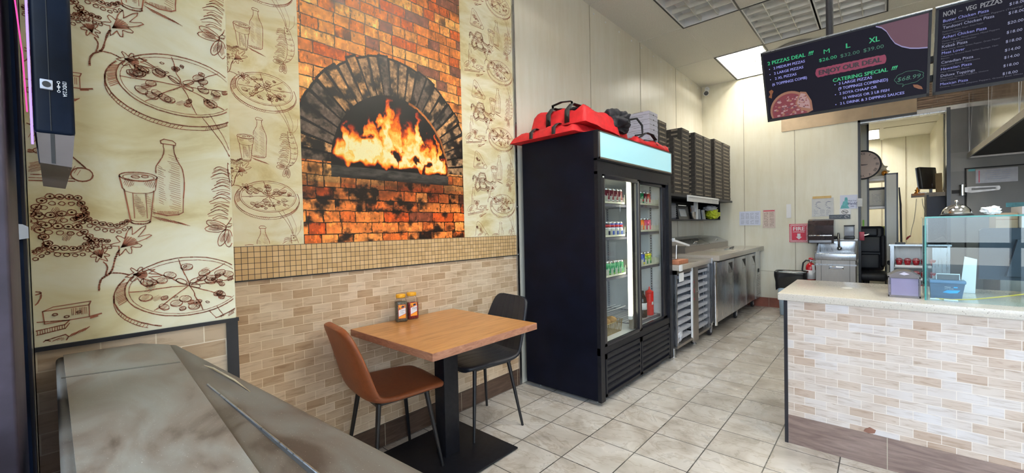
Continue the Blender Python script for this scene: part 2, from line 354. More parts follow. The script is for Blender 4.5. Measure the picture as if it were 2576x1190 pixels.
# ------------------------------------------------------------ mesh helper
class MB:
    """collects shapes, then links them as ONE mesh object"""
    def __init__(s): s.v = []; s.f = []; s.m = []; s.sm = []; s.mats = []; s.M = Matrix()
    def mi(s, mat):
        if mat not in s.mats: s.mats.append(mat)
        return s.mats.index(mat)
    def add(s, vs, fs, mat, smooth=False):
        o = len(s.v); k = s.mi(mat)
        s.v += [tuple(s.M @ Vector(p)) for p in vs]
        s.f += [tuple(i+o for i in f) for f in fs]
        s.m += [k]*len(fs); s.sm += [smooth]*len(fs)
        return s
    def box(s, a, b, mat, bev=0.0):
        x0,y0,z0 = (min(a[i],b[i]) for i in range(3)); x1,y1,z1 = (max(a[i],b[i]) for i in range(3))
        if not bev:
            vs = [(x,y,z) for z in (z0,z1) for y in (y0,y1) for x in (x0,x1)]
            return s.add(vs, [(0,2,3,1),(4,5,7,6),(0,1,5,4),(2,6,7,3),(0,4,6,2),(1,3,7,5)], mat)
        bm = bmesh.new(); bmesh.ops.create_cube(bm, size=1)
        for v in bm.verts: v.co = Vector(((x0+x1)/2+v.co.x*(x1-x0), (y0+y1)/2+v.co.y*(y1-y0), (z0+z1)/2+v.co.z*(z1-z0)))
        bev = min(bev, 0.49*min(x1-x0, y1-y0, z1-z0))
        bmesh.ops.bevel(bm, geom=list(bm.edges), offset=bev, segments=3, affect='EDGES', profile=0.5)
        return s.addbm(bm, mat, True)
    def addbm(s, bm, mat, smooth=False):
        bm.verts.index_update()
        s.add([v.co[:] for v in bm.verts], [[v.index for v in f.verts] for f in bm.faces], mat, smooth); bm.free(); return s
    def cyl(s, a, b, r0, mat, r1=None, n=20, smooth=True, caps=True):
        return s.tube([a, b], [r0, r0 if r1 is None else r1], mat, n, smooth, caps)
    def tube(s, pts, r, mat, n=10, smooth=True, caps=True):
        pts = [Vector(p) for p in pts]
        if not isinstance(r, (list, tuple)): r = [r]*len(pts)
        vs = []; fs = []; prev = None
        for i, p in enumerate(pts):
            d = (pts[min(i+1, len(pts)-1)] - pts[max(i-1, 0)]).normalized()
            if prev is None:
                a = Vector((0,0,1)) if abs(d.z) < 0.9 else Vector((1,0,0))
                u = d.cross(a).normalized()
            else:
                u = (prev - d*prev.dot(d)).normalized()
            prev = u; w = d.cross(u)
            for k in range(n):
                t = 2*PI*k/n; vs.append(tuple(p + (u*math.cos(t)+w*math.sin(t))*r[i]))
        for i in range(len(pts)-1):
            for k in range(n):
                fs.append((i*n+k, i*n+(k+1)%n, (i+1)*n+(k+1)%n, (i+1)*n+k))
        s.add(vs, fs, mat, smooth)
        if caps:
            e = (len(pts)-1)*n
            s.add(vs[:n], [tuple(range(n-1,-1,-1))], mat); s.add(vs[e:], [tuple(range(n))], mat)
        return s
    def lathe(s, prof, mat, c=(0,0,0), n=24, smooth=True):
        vs = []; fs = []
        for r, z in prof:
            for k in range(n):
                t = 2*PI*k/n; vs.append((c[0]+r*math.cos(t), c[1]+r*math.sin(t), c[2]+z))
        for i in range(len(prof)-1):
            for k in range(n):
                fs.append((i*n+k, i*n+(k+1)%n, (i+1)*n+(k+1)%n, (i+1)*n+k))
        fs.append(tuple(range(n-1,-1,-1))); fs.append(tuple(range((len(prof)-1)*n, len(prof)*n)))
        return s.add(vs, fs, mat, smooth)
    def prism(s, poly, lo, hi, mat, axis='z'):
        """poly in the two other axes (x,y | y,z | x,z), extruded along axis"""
        def P(p, t):
            return {'z': (p[0],p[1],t), 'x': (t,p[0],p[1]), 'y': (p[0],t,p[1])}[axis]
        n = len(poly); vs = [P(p, lo) for p in poly] + [P(p, hi) for p in poly]
        fs = [tuple(range(n-1,-1,-1)), tuple(range(n,2*n))] + [(i,(i+1)%n,(i+1)%n+n,i+n) for i in range(n)]
        return s.add(vs, fs, mat)
    def sph(s, c, r, mat, n=14):
        rx, ry, rz = r if isinstance(r, tuple) else (r,r,r)
        bm = bmesh.new(); bmesh.ops.create_uvsphere(bm, u_segments=n, v_segments=max(6,n//2+2), radius=1)
        for v in bm.verts: v.co = Vector((c[0]+v.co.x*rx, c[1]+v.co.y*ry, c[2]+v.co.z*rz))
        return s.addbm(bm, mat, True)
    def mesh(s, me, M, mat):
        return s.add([tuple(M @ v.co) for v in me.vertices], [tuple(p.vertices) for p in me.polygons], mat)
    def build(s, name, parent=None, origin=None, **tags):
        me = bpy.data.meshes.new(name)
        if parent is not None: off = ORG.get(parent.name, Vector((0,0,0)))
        elif origin is not None: off = Vector(origin)
        elif tags.get('keep'): off = Vector((0,0,0))
        else:
            xs = [p[0] for p in s.v]; ys = [p[1] for p in s.v]; zs = [p[2] for p in s.v]
            off = Vector(((min(xs)+max(xs))/2, (min(ys)+max(ys))/2, min(zs)))
        me.from_pydata([(p[0]-off[0], p[1]-off[1], p[2]-off[2]) for p in s.v], [], s.f)
        for mname in s.mats: me.materials.append(MAT[mname])
        me.polygons.foreach_set('material_index', s.m); me.polygons.foreach_set('use_smooth', s.sm)
        bm = bmesh.new(); bm.from_mesh(me); bmesh.ops.recalc_face_normals(bm, faces=bm.faces); bm.to_mesh(bm_me := me); bm.free()
        me.update()
        o = bpy.data.objects.new(name, me); COL.objects.link(o)
        if parent is not None:
            o.parent = parent; ORG[o.name] = Vector(off); LOC = None
        else:
            o.location = off; ORG[o.name] = Vector(off)
        for k, v in tags.items():
            if k == 'keep': continue
            o['category' if k == 'cat' else k] = v
        return o
ORG = {}
def struct(name, mb, **k):
    """a piece of the room itself: world coordinates kept, so textures line up"""
    o = mb.build(name, keep=True, kind='structure', **k); return o
def thing(name, label, cat, loc=(0,0,0), group=None):
    o = bpy.data.objects.new(name, None); COL.objects.link(o); o.location = loc
    o.empty_display_size = 0.05
    o['label'] = label; o['category'] = cat
    if group: o['group'] = group
    ORG[o.name] = Vector(loc); return o
def copy_tree(o, parent=None):
    c = o.copy(); COL.objects.link(c); c.parent = parent
    if parent is None: c.location = o.location
    for ch in o.children: copy_tree(ch, c)
    return c
_tc = {}
def text_mesh(body, size, bold=0.0, align='LEFT', shear=0.0, space=1.0):
    key = (body, size, bold, align, shear, space)
    if key in _tc: return _tc[key]
    cu = bpy.data.curves.new('t', 'FONT'); cu.body = body; cu.size = size; cu.offset = bold
    cu.align_x = align; cu.shear = shear; cu.resolution_u = 2; cu.space_character = space
    ob = bpy.data.objects.new('t', cu)
    me = bpy.data.meshes.new_from_object(ob)
    bpy.data.objects.remove(ob); bpy.data.curves.remove(cu)
    _tc[key] = me; return me
def tw(me):
    xs = [v.co.x for v in me.vertices]; return (min(xs), max(xs)) if xs else (0,0)
def fit_text(mb, body, u0, u1, v, h, mat, off, plane, bold=0.0, shear=0.0):
    """text whose left/right ends are u0,u1 and cap height h; plane(u,v,w)->point"""
    me = text_mesh(body, 1.0, 0.0, 'LEFT', shear)
    a, b = tw(me)
    cap = 0.70
    k = bold*3.4
    sx = (u1-u0)/(b-a+k); sy = h/cap
    for du, dv, dw in (((0,0,0),) if not bold else ((0,0,0),(k*0.5,0,0.00003),(k,0,0.00006),(k*0.5,k*0.35,0.00009))):
        vs = [plane(u0+(p.co.x-a+du)*sx, v+(p.co.y+dv)*sy, off+dw) for p in me.vertices]
        mb.add(vs, [tuple(p.vertices) for p in me.polygons], mat)
# ============================================================ THE ROOM
WX = -2.295; YB = 7.5; CZ = 3.65
b = MB(); b.box((-2.4,-0.12,-0.05), (3.6,11.0,0.0), 'floor_tile'); struct('floor', b)
# ceiling: a grid of 2x4 ft tiles, cells with light fixtures left open
XG = [-2.35,-1.75,-1.15,-0.55,0.05,0.65,1.25,1.85,2.45,3.05,3.65]
YG = [0.22-1.21+0.02,0.24,1.45,2.66,3.87,5.08,6.29,7.5]
FIX = {(1,4):0,(2,5):0,(1,6):1,(3,5):0,(4,3):0,(6,4):0,(2,2):1,(6,2):1}   # (x cell, y cell): lit?
b = MB()
for i in range(len(XG)-1):
    for j in range(len(YG)-1):
        if (i,j) in FIX: continue
        b.box((XG[i]+0.004,YG[j]+0.004,CZ+0.004), (XG[i+1]-0.004,YG[j+1]-0.004,CZ+0.02), 'ceiling_tile')
for x in XG: b.box((x-0.010,YG[0],CZ-0.0), (x+0.010,YG[-1],CZ+0.006), 'ceiling_tile')
for y in YG: b.box((XG[0],y-0.010,CZ-0.0), (XG[-1],y+0.010,CZ+0.006), 'ceiling_tile')
b.box((-2.4,-0.97,CZ+0.16),(3.65,7.6,CZ+0.18),'ceiling_tile')
struct('ceiling', b)
# left wall
b = MB(); b.box((WX-0.1,-0.12,0.0), (WX,2.62,CZ+0.1), 'brick_tile_y'); struct('wall_left', b)
b = MB(); b.box((WX,0.35,1.096), (WX+0.006,2.612,1.262), 'mosaic'); struct('trim_mosaic_band', b)
b = MB(); b.box((WX,0.35,1.092), (WX+0.009,2.612,1.0985), 'line_dark'); struct('trim_band_edge', b)
b = MB(); b.box((WX,0.35,0.0), (WX+0.010,2.612,0.135), 'dark_base_y')
for y in (0.72,1.34,1.96,2.58): b.box((WX+0.009,y-0.0015,0),(WX+0.0105,y+0.0015,0.135),'seam')
struct('baseboard_left', b)
b = MB(); b.box((WX-0.1,2.62,0.0), (WX,YB+0.1,CZ+0.1), 'wall_panel')
for y in (3.86,5.08,6.30): b.box((WX,y-0.006,0), (WX+0.003,y+0.006,CZ), 'seam')
struct('wall_left_panels', b)
b = MB(); b.box((WX,2.608,0.0), (WX+0.016,2.634,CZ), 'steel')
for z in (0.35,0.75,1.1,1.5,2.2,2.8): b.cyl((WX+0.016,2.621,z),(WX+0.019,2.621,z),0.005,'chrome',n=10)
struct('trim_corner_strip', b)
b = MB()
y = 3.95
while y < 7.4:
    b.cyl((WX,y,CZ-0.055),(WX+0.004,y,CZ-0.055),0.010,'white_plastic',n=10); y += 0.31 + 0.07*math.sin(y*9)
struct('trim_panel_pins', b)
# pilaster beside the storefront: tiled below, papered above
PX = -1.4
b = MB(); b.box((WX,-0.03,0.0), (PX,0.35,1.078), 'brick_tile_y'); struct('wall_pilaster', b)
b = MB(); b.box((WX,-0.03,1.078), (PX+0.004,0.352,CZ), 'wallpaper'); struct('wall_pilaster_paper', b)
b = MB(); b.box((PX,-0.03,1.070), (PX+0.010,0.358,1.080), 'black_frame')
b.box((PX-0.005,0.328,0.0), (PX+0.006,0.356,1.072), 'black_frame'); struct('trim_pilaster', b)
# back wall with the opening to the back room (x -0.25..0.60, up to z 2.68)
OX0, OX1, OZ = -0.245, 0.61, 2.69
b = MB(); b.box((-2.4,YB,0), (OX0,YB+0.12,CZ+0.1), 'back_panel')
for x in (-1.66,-0.98,): b.box((x-0.005,YB-0.003,0),(x+0.005,YB,CZ),'seam')
b.box((-2.3,YB-0.003,0.56),(OX0,YB,0.566),'seam')
struct('wall_back', b)
b = MB(); b.box((OX0,YB,OZ), (3.65,YB+0.12,CZ+0.1), 'back_panel'); struct('wall_back_upper', b)
b = MB(); b.box((OX0-0.9,YB-0.008,OZ+0.012), (0.335,YB,OZ+0.24), 'tan_panel')
b.box((-0.1,YB-0.0095,OZ+0.012), (-0.094,YB-0.008,OZ+0.24), 'seam'); struct('trim_header_panel', b)
b = MB(); random.seed(3)
zz = OZ+0.04
while zz < OZ+0.34:
    x = 0.337
    while x < 1.05:
        w = random.uniform(0.10,0.26); b.box((x,YB-0.012-random.uniform(0,0.012),zz),(min(x+w,1.05)-0.003,YB,zz+0.026),'rustic_wood'); x += w
    zz += 0.029
struct('trim_rustic_header', b)
b = MB()
b.box((OX0-0.005,YB-0.022,0),(OX0+0.022,YB+0.14,OZ+0.012),'black_frame')
b.box((OX0-0.005,YB-0.022,OZ-0.018),(0.335,YB+0.14,OZ+0.012),'black_frame')
b.box((OX0+0.022,YB-0.005,OZ-0.034),(OX1,YB+0.12,OZ-0.018),'steel')
b.box((0.335,YB-0.02,OZ-0.018),(1.6,YB+0.10,OZ+0.03),'steel_dull')
b.box((OX1-0.012,YB-0.03,0),(OX1+0.022,YB+0.14,OZ+0.012),'black_frame')
struct('door_1', b)
b = MB(); b.box((-2.29,YB-0.014,0),(OX0-0.01,YB,0.145),'red_baseboard')
for x in (-1.95,-1.64,-1.33,-1.02,-0.71,-0.4): b.box((x-0.002,YB-0.015,0),(x+0.002,YB-0.0138,0.145),'seam')
struct('baseboard_back', b)
# right wall and storefront (behind the camera)
b = MB(); b.box((3.55,-0.12,0),(3.65,11.0,CZ+0.1),'wall_panel'); struct('wall_right', b)
b = MB()
b.box((-2.4,-1.05,3.15),(3.65,-0.03,CZ+0.18),'ceiling_tile')
b.box((-2.4,-0.14,-0.05),(3.65,-0.06,0.10),'black_frame')
b.box((2.9,-0.14,0),(3.65,-0.06,3.2),'wall_panel')
b.box((-2.4,-0.14,0),(-1.45,-0.05,3.2),'wall_panel')
struct('wall_front', b)
b = MB()
for x in (-0.2,0.95,2.1,2.88): b.box((x-0.03,-0.15,0.08),(x+0.03,-0.07,3.17),'black_frame')
for z in (0.12,1.05,2.45,3.13): b.box((-1.4,-0.14,z-0.025),(2.9,-0.08,z+0.025),'black_frame')
struct('window_1', b)
b = MB(); b.box((-1.405,-0.115,0.0),(-1.30,-0.032,3.2),'black_frame')
b.box((-1.302,-0.0525,0.0),(-1.294,-0.0475,3.2),'grey_cloth')
b.box((-1.302,-0.0470,0.0),(-1.297,-0.0370,3.2),'blue_black')
struct('trim_window_jamb', b)
b = MB(); b.box((-1.12,-0.20,0.0),(-0.86,-0.036,3.2),'purple_black',0.004)
struct('trim_window_post', b)
b = MB(); b.prism([(-0.049,1.352),(-0.036,1.350),(-0.029,1.345),(-0.029,1.322),(-0.049,1.318)],-1.300,-1.288,'grey_cloth','x'); b.build('window_clip',label='small grey plastic clip on the window frame in the near left corner',cat='clip')
b = MB(); b.box((-12,-12,-0.2),(12,-0.14,-0.06),'asphalt'); struct('floor_pavement', b)

# back room
b = MB(); b.box((-1.2,10.9,0),(1.0,11.0,3.3),'back_panel')
for x in (-0.007,0.335): b.box((x-0.008,10.894,0),(x+0.008,10.9,2.9),'seam')
struct('wall_back_room', b)
b = MB(); b.box((0.66,YB+0.12,0),(0.76,10.9,3.3),'back_panel')
b.box((0.640,8.4,0),(0.66,8.46,2.9),'back_panel'); struct('wall_back_room_right', b)
b = MB(); b.box((-1.3,YB+0.1,0),(-1.2,11.0,3.3),'back_panel'); struct('wall_back_room_left', b)
b = MB()
for x0,x1 in ((-1.2,-0.78),(-0.02,0.66)):
    b.box((x0,YB+0.12,2.90),(x1,10.9,2.92),'ceiling_tile')
b.box((-0.78,YB+0.12,2.90),(-0.02,9.62,2.92),'ceiling_tile'); b.box((-0.78,10.75,2.90),(-0.02,10.9,2.92),'ceiling_tile')
for y in (8.4,9.6): b.box((-1.2,y-0.006,2.893),(0.66,y+0.006,2.90),'seam')
b.box((-0.03,YB+0.12,2.885),(0.02,10.9,2.90),'ceiling_tile')
struct('ceiling_back_room', b)
b = MB(); b.box((-1.2,8.30,0),(-0.165,8.36,2.9),'back_panel')
b.box((-0.172,8.28,0),(-0.150,8.38,2.9),'black_frame'); struct('wall_partition', b)
b = MB(); b.box((-0.4,10.87,0),(0.66,10.9,0.14),'red_baseboard'); struct('baseboard_back_room', b)

# walk-in cooler front closing the kitchen on the right
b = MB(); b.box((OX1+0.022,YB-0.03,0),(3.55,YB+0.02,OZ-0.02),'cooler_grey')
b.box((OX1+0.022,YB-0.034,1.90),(3.55,YB-0.03,2.13),'cooler_grey_light')
struct('wall_cooler', b)

# ------------------------------------------------------------ wallpaper drawings
class Sketch:
    """ink strokes as thin printed ribbons on a flat wall, clipped to a rectangle"""
    def __init__(s, x, u0, u1, v0, v1, seed=1):
        s.x=x; s.r=(u0,u1,v0,v1); s.mb=MB(); s.rnd=random.Random(seed); s.c=(0,0)
    def line(s, pts, w=0.0019, closed=False):
        cu,cv = s.c; P=[(p[0]+cu,p[1]+cv) for p in pts]
        if closed: P.append(P[0])
        u0,u1,v0,v1=s.r; j=0.0005
        P=[(p[0]+s.rnd.uniform(-j,j),p[1]+s.rnd.uniform(-j,j)) for p in P]
        if any(not(u0<q[0]<u1 and v0<q[1]<v1) for q in P) and any(u0<q[0]<u1 and v0<q[1]<v1 for q in P):
            Q=[P[0]]
            for a,b_ in zip(P,P[1:]):
                k=max(1,int(math.hypot(b_[0]-a[0],b_[1]-a[1])/0.004))
                Q+=[(a[0]+(b_[0]-a[0])*i/k,a[1]+(b_[1]-a[1])*i/k) for i in range(1,k+1)]
            P=Q
        for a,b_ in zip(P,P[1:]):
            if not all(u0+0.002<q[0]<u1-0.002 and v0+0.002<q[1]<v1-0.002 for q in (a,b_)): continue
            du,dv=b_[0]-a[0],b_[1]-a[1]; L=math.hypot(du,dv)
            if L<1e-6: continue
            h=w*s.rnd.uniform(0.38,0.62); n=(-dv/L*h,du/L*h); e=(du/L*h*0.6,dv/L*h*0.6)
            s.mb.add([(s.x,a[0]+n[0]-e[0],a[1]+n[1]-e[1]),(s.x,a[0]-n[0]-e[0],a[1]-n[1]-e[1]),
                      (s.x,b_[0]-n[0]+e[0],b_[1]-n[1]+e[1]),(s.x,b_[0]+n[0]+e[0],b_[1]+n[1]+e[1])],[(0,1,2,3)],'ink_line')
    def ell(s,cu,cv,a,b_,t0=0,t1=2*PI,n=28,w=0.0019,rot=0):
        pts=[]
        for k in range(n+1):
            t=t0+(t1-t0)*k/n; x,y=a*math.cos(t),b_*math.sin(t)
            pts.append((cu+x*math.cos(rot)-y*math.sin(rot),cv+x*math.sin(rot)+y*math.cos(rot)))
        s.line(pts,w)
    def hatch(s,cu,cv,a,b_,n,ang,w=0.0009):
        for k in range(n):
            t=(k+0.5)/n*2-1; L=math.sqrt(max(0,1-t*t))*s.rnd.uniform(0.7,1)
            ca,sa=math.cos(ang),math.sin(ang)
            p=[]
            for q in (-L,0,L):
                x,y=q*a,t*b_; p.append((cu+x*ca-y*sa,cv+x*sa+y*ca))
            s.line(p,w)
    def curve(s,ctrl,w=0.0019,n=6):
        out=[]
        C=[ctrl[0]]+list(ctrl)+[ctrl[-1]]
        for i in range(1,len(C)-2):
            for k in range(n):
                t=k/n; p=[]
                for d in (0,1):
                    a,b_,c,e=C[i-1][d],C[i][d],C[i+1][d],C[i+2][d]
                    p.append(0.5*((2*b_)+(-a+c)*t+(2*a-5*b_+4*c-e)*t*t+(-a+3*b_-3*c+e)*t**3))
                out.append(tuple(p))
        out.append(tuple(ctrl[-1])); s.line(out,w)
    def pizza(s):
        s.ell(0,0.004,0.128,0.078,n=60,w=0.0024); s.ell(0,0.003,0.121,0.071,n=50,w=0.0013)
        s.ell(-0.002,-0.010,0.146,0.090,PI*0.83,2.12*PI,n=44,w=0.0028); s.ell(-0.002,-0.019,0.147,0.091,PI*0.95,2.03*PI,n=40,w=0.0016)
        for k in range(30):
            t=PI*(1.62+0.33*k/30); s.line([(-0.002+0.146*math.cos(t),-0.010+0.09*math.sin(t)),(-0.006+0.147*math.cos(t),-0.021+0.091*math.sin(t))],0.0013)
        for k in range(14):
            t=PI*(0.9+0.2*k/14); s.line([(0.128*math.cos(t),0.004+0.078*math.sin(t)),(0.144*math.cos(t),-0.004+0.088*math.sin(t))],0.0016)
        for k in range(22):
            t=PI*(1.12+0.4*k/22); s.line([(-0.002+0.146*math.cos(t),-0.012+0.09*math.sin(t)),(-0.008+0.143*math.cos(t),-0.017+0.092*math.sin(t))],0.0012)
        for t in (0.1,0.83,1.75,2.35,3.2,4.05,4.95,5.6):
            p=[(0.12*q*math.cos(t)+s.rnd.uniform(-.0018,.0018),0.006+0.072*q*math.sin(t)+s.rnd.uniform(-.0015,.0015)) for q in (0.03,0.25,0.5,0.75,1.0)]
            s.curve(p,0.0022,3)
        for k in range(34):
            t=s.rnd.uniform(0,2*PI); q=math.sqrt(s.rnd.uniform(0.1,0.75))
            cu,cv=0.118*q*math.cos(t),0.004+0.068*q*math.sin(t); a=s.rnd.choice((0.004,0.007,0.011,0.013))
            ro=s.rnd.uniform(-0.5,0.5); s.ell(cu,cv,a,a*0.6,n=11,w=0.0015,rot=ro)
            if a>0.006: s.ell(cu,cv-0.002,a*0.98,a*0.62,PI,2*PI,n=8,w=0.0016,rot=ro); s.hatch(cu,cv,a*0.8,a*0.45,4,0.5)
        for ro,cu,cv in ((0.35,0.014,0.018),(2.6,-0.016,0.018),(-0.4,0.012,0.004)): s.ell(cu,cv,0.013,0.006,n=12,rot=ro)
        for k in range(7):
            t=s.rnd.uniform(0,2*PI); s.hatch(0.08*math.cos(t),0.004+0.045*math.sin(t),0.012,0.006,4,0.45)
    def drink(s):
        # glass
        s.ell(-0.032,0.028,0.036,0.011,n=24,w=0.0022); s.ell(-0.032,0.0265,0.030,0.008,n=20,w=0.0016)
        s.line([(-0.068,0.028),(-0.063,-0.002),(-0.060,-0.006)],0.0024); s.line([(0.004,0.028),(-0.001,-0.004),(-0.004,-0.008)],0.002)
        s.line([(-0.060,-0.006),(-0.050,-0.084)],0.0024); s.line([(-0.004,-0.008),(-0.013,-0.086)],0.0024)
        s.ell(-0.0315,-0.085,0.0185,0.006,PI,2*PI,n=12,w=0.003); s.ell(-0.0315,-0.080,0.018,0.005,PI,2*PI,n=12,w=0.0018)
        s.ell(-0.032,-0.006,0.028,0.008,PI,2*PI,n=12,w=0.0014)
        for u in (-0.044,-0.020): s.line([(u,-0.014),(u+0.002,-0.076)],0.0015)
        s.hatch(-0.032,-0.045,0.009,0.028,20,0.25); s.hatch(-0.012,-0.04,0.005,0.03,14,0.3); s.hatch(-0.050,0.012,0.011,0.010,6,1.2); s.hatch(-0.01,0.010,0.009,0.012,7,1.2)
        s.ell(-0.038,0.027,0.008,0.003,n=8); s.ell(-0.02,0.029,0.007,0.003,n=8)
        # bottle
        L=[(0.018,0.118),(0.019,0.100),(0.015,0.082),(0.003,0.058),(0.002,0.040)]; R=[(0.040,0.116),(0.040,0.098),(0.046,0.078),(0.056,0.054),(0.059,0.020),(0.054,-0.060)]
        s.curve(L,0.0022,4); s.curve(R,0.0024,4)
        s.line([(0.014,0.118),(0.013,0.125),(0.020,0.130),(0.038,0.128),(0.044,0.122),(0.043,0.117),(0.014,0.118)],0.0022)
        s.line([(-0.006,-0.062),(0.02,-0.069),(0.045,-0.067),(0.055,-0.060)],0.0028)
        s.line([(0.004,0.03),(-0.002,0.012)],0.002)
        for k in range(26): 
            v=0.09-0.145*k/26; s.line([(0.030+s.rnd.uniform(-.004,.004),v),(0.050,v-0.007)],0.0009)
        for k in range(18):
            v=0.06-0.10*k/18; s.line([(0.006,v),(0.018+s.rnd.uniform(-.004,.004),v-0.006)],0.0009)
        for k in range(15): s.line([(0.002+0.003*k,-0.058),(0.004+0.003*k,-0.066)],0.0012)
        for k in range(16): s.line([(-0.010+0.004*k,-0.070-0.0012*k),(0.008+0.004*k,-0.082-0.0010*k)],0.0011)
        # straw-like antennae above
    def shrimp(s):
        spine=[(0.018,0.095),(0.026,0.055),(0.036,0.012),(0.034,-0.035),(0.020,-0.070),(0.004,-0.085)]
        wd=[0.010,0.017,0.018,0.016,0.011,0.006]
        s.curve([(a-w_,v) for (a,v),w_ in zip(spine,wd)],0.002,5); s.curve([(a+w_,v) for (a,v),w_ in zip(spine,wd)],0.002,5)
        for k in range(9):
            t=k/8; i=min(4,int(t*5)); f=t*5-i
            cu=spine[i][0]*(1-f)+spine[i+1][0]*f; cv=spine[i][1]*(1-f)+spine[i+1][1]*f; w_=wd[i]*(1-f)+wd[i+1]*f
            s.ell(cu,cv,w_,w_*0.45,PI,2*PI,n=9,w=0.0017); s.hatch(cu+w_*0.3,cv-0.003,w_*0.5,0.005,4,1.1)
        for k in range(13):
            v=0.075-0.0115*k; u=0.010+0.006*math.sin(k*0.4)
            s.curve([(u,v),(u-0.022,v+0.007+0.003*(k%3)),(u-0.036-0.006*(k%3),v-0.001)],0.0018,4)
            s.curve([(u,v-0.003),(u-0.020,v+0.001),(u-0.036-0.005*(k%3),v-0.006)],0.0013,4)
        s.curve([(0.018,0.100),(-0.004,0.150),(-0.048,0.215)],0.0018,8); s.curve([(0.022,0.100),(0.004,0.158),(-0.030,0.225)],0.0016,8)
        s.curve([(0.030,0.100),(0.034,0.14),(0.012,0.20)],0.0013,8); s.curve([(0.034,0.09),(0.055,0.12),(0.06,0.17)],0.0013,8)
        s.curve([(0.012,0.118),(0.016,0.098),(0.030,0.080)],0.0022,4); s.ell(0.021,0.079,0.0022,0.0022,n=7,w=0.003)
        for ro in (2.75,3.15,4.3,4.75):
            s.ell(0.002+0.028*math.cos(ro),-0.092+0.028*math.sin(ro),0.025,0.010,n=14,rot=ro,w=0.0019); s.hatch(0.002+0.028*math.cos(ro),-0.092+0.028*math.sin(ro),0.018,0.006,6,ro)
    def octopus(s):
        arms=[[(-0.05,0.0),(-0.02,0.055),(0.03,0.055),(0.045,0.02),(0.02,0.0)],[(-0.03,0.01),(0.02,0.02),(0.06,-0.005),(0.095,-0.012),(0.115,0.0)],
              [(-0.02,-0.01),(0.03,-0.015),(0.055,-0.045),(0.085,-0.05)],[(-0.03,-0.02),(-0.015,-0.06),(0.03,-0.065),(0.05,-0.045)],[(-0.06,-0.01),(-0.075,-0.05),(-0.05,-0.075),(-0.02,-0.055)],
              [(-0.05,0.015),(-0.085,0.035),(-0.095,0.0)]]
        for a in arms:
            n=len(a); dd=0; last=None
            for k in range(200):
                t=k/200*(n-1); i=int(t); f=t-i
                cu=a[i][0]*(1-f)+a[i+1][0]*f; cv=a[i][1]*(1-f)+a[i+1][1]*f; r=0.0082*(1-0.45*k/200)
                if last is not None and math.hypot(cu-last[0],cv-last[1])<r*2.15: continue
                last=(cu,cv)
                s.ell(cu,cv,r,r*0.8,n=12,w=0.0020); s.ell(cu,cv,0.0016,0.0012,n=5,w=0.0022)
                s.ell(cu+0.003,cv-0.0155,r*0.75,r*0.6,n=10,w=0.0017)
            s.curve([(p[0],p[1]-0.0075) for p in a],0.0015,5)
        for k in range(5): s.hatch(s.rnd.uniform(-.05,.03),s.rnd.uniform(-.04,.03),0.014,0.007,6,1.1,0.0008)
    def parsley(s):
        s.curve([(-0.018,-0.075),(-0.014,-0.05),(0.004,-0.032),(0.012,0.0),(0.020,0.02)],0.0032,5); s.curve([(-0.006,-0.040),(-0.002,-0.02),(-0.008,-0.006)],0.0026,4)
        s.curve([(0.0,-0.035),(0.02,-0.036),(0.036,-0.042)],0.0026,4)
        for cu,cv,ro,sc_ in ((-0.014,0.012,1.85,0.75),(0.034,0.036,0.75,1.15),(0.054,-0.044,-0.25,0.9)):
            pts=[]
            for k in range(44):
                t=-2.6+5.2*k/43; r=(0.024+0.009*math.sin(9*t))*sc_*(1.25 if abs(t)<0.8 else 1)*(1-0.25*abs(t)/2.6)
                x,y=r*math.cos(t)*1.25,r*math.sin(t)*0.8; pts.append((cu+x*math.cos(ro)-y*math.sin(ro),cv+x*math.sin(ro)+y*math.cos(ro)))
            s.line(pts,0.0018,True)
            for k in range(24):
                t=-1.5+3*k/23; s.line([(cu-0.012*math.cos(ro)*sc_,cv-0.012*math.sin(ro)*sc_),(cu+0.018*sc_*math.cos(ro+t*0.6),cv+0.015*sc_*math.sin(ro+t*0.6))],0.0008)
    def slice(s):
        s.line([(-0.03,0.07),(-0.04,0.058),(-0.062,-0.05),(-0.052,-0.062),(0.05,-0.058)],0.0022); s.line([(-0.03,0.07),(0.0,0.055),(0.068,-0.025)],0.0026)
        s.ell(0.062,-0.042,0.018,0.016,n=16,w=0.0026); s.line([(-0.062,-0.05),(0.045,-0.044)],0.002); s.line([(-0.06,-0.056),(0.05,-0.052)],0.0016)
        for k in range(11):
            t=s.rnd.random(); cu=-0.03+0.07*t+s.rnd.uniform(-.02,.01); cv=0.03-0.06*t; a=s.rnd.choice((0.005,0.009))
            s.ell(cu,cv,a,a*0.65,n=10,w=0.0015); s.hatch(cu,cv,a,a*0.5,4,0.7)
        for k in range(20): s.line([(-0.02+0.0042*k,0.056-0.0046*k),(-0.026+0.0042*k,0.043-0.0046*k)],0.0011)
        s.hatch(-0.01,-0.03,0.03,0.01,9,0.4)
    def board(s):
        s.ell(-0.005,0.0,0.026,0.034,PI,2*PI,n=18,w=0.0022); s.ell(-0.005,0.0,0.026,0.005,n=16,w=0.0022); s.hatch(-0.005,-0.016,0.02,0.014,14,0.05,0.0012)
        s.line([(-0.008,-0.034),(-0.008,-0.056),(-0.018,-0.062)],0.0024); s.line([(-0.001,-0.034),(-0.001,-0.056),(0.009,-0.062)],0.0024)
        s.curve([(-0.046,0.10),(-0.047,0.06),(-0.056,0.035),(-0.056,-0.05)],0.0024,4); s.curve([(-0.030,0.10),(-0.030,0.06),(-0.024,0.035)],0.0024,4); s.line([(-0.046,0.10),(-0.030,0.10)],0.0026)
        s.hatch(-0.042,0.0,0.010,0.045,16,0.2,0.0012)
        s.line([(-0.10,-0.10),(0.055,-0.077),(0.062,-0.068),(-0.02,-0.062)],0.002); s.line([(-0.10,-0.112),(0.055,-0.086),(0.062,-0.075)],0.002)
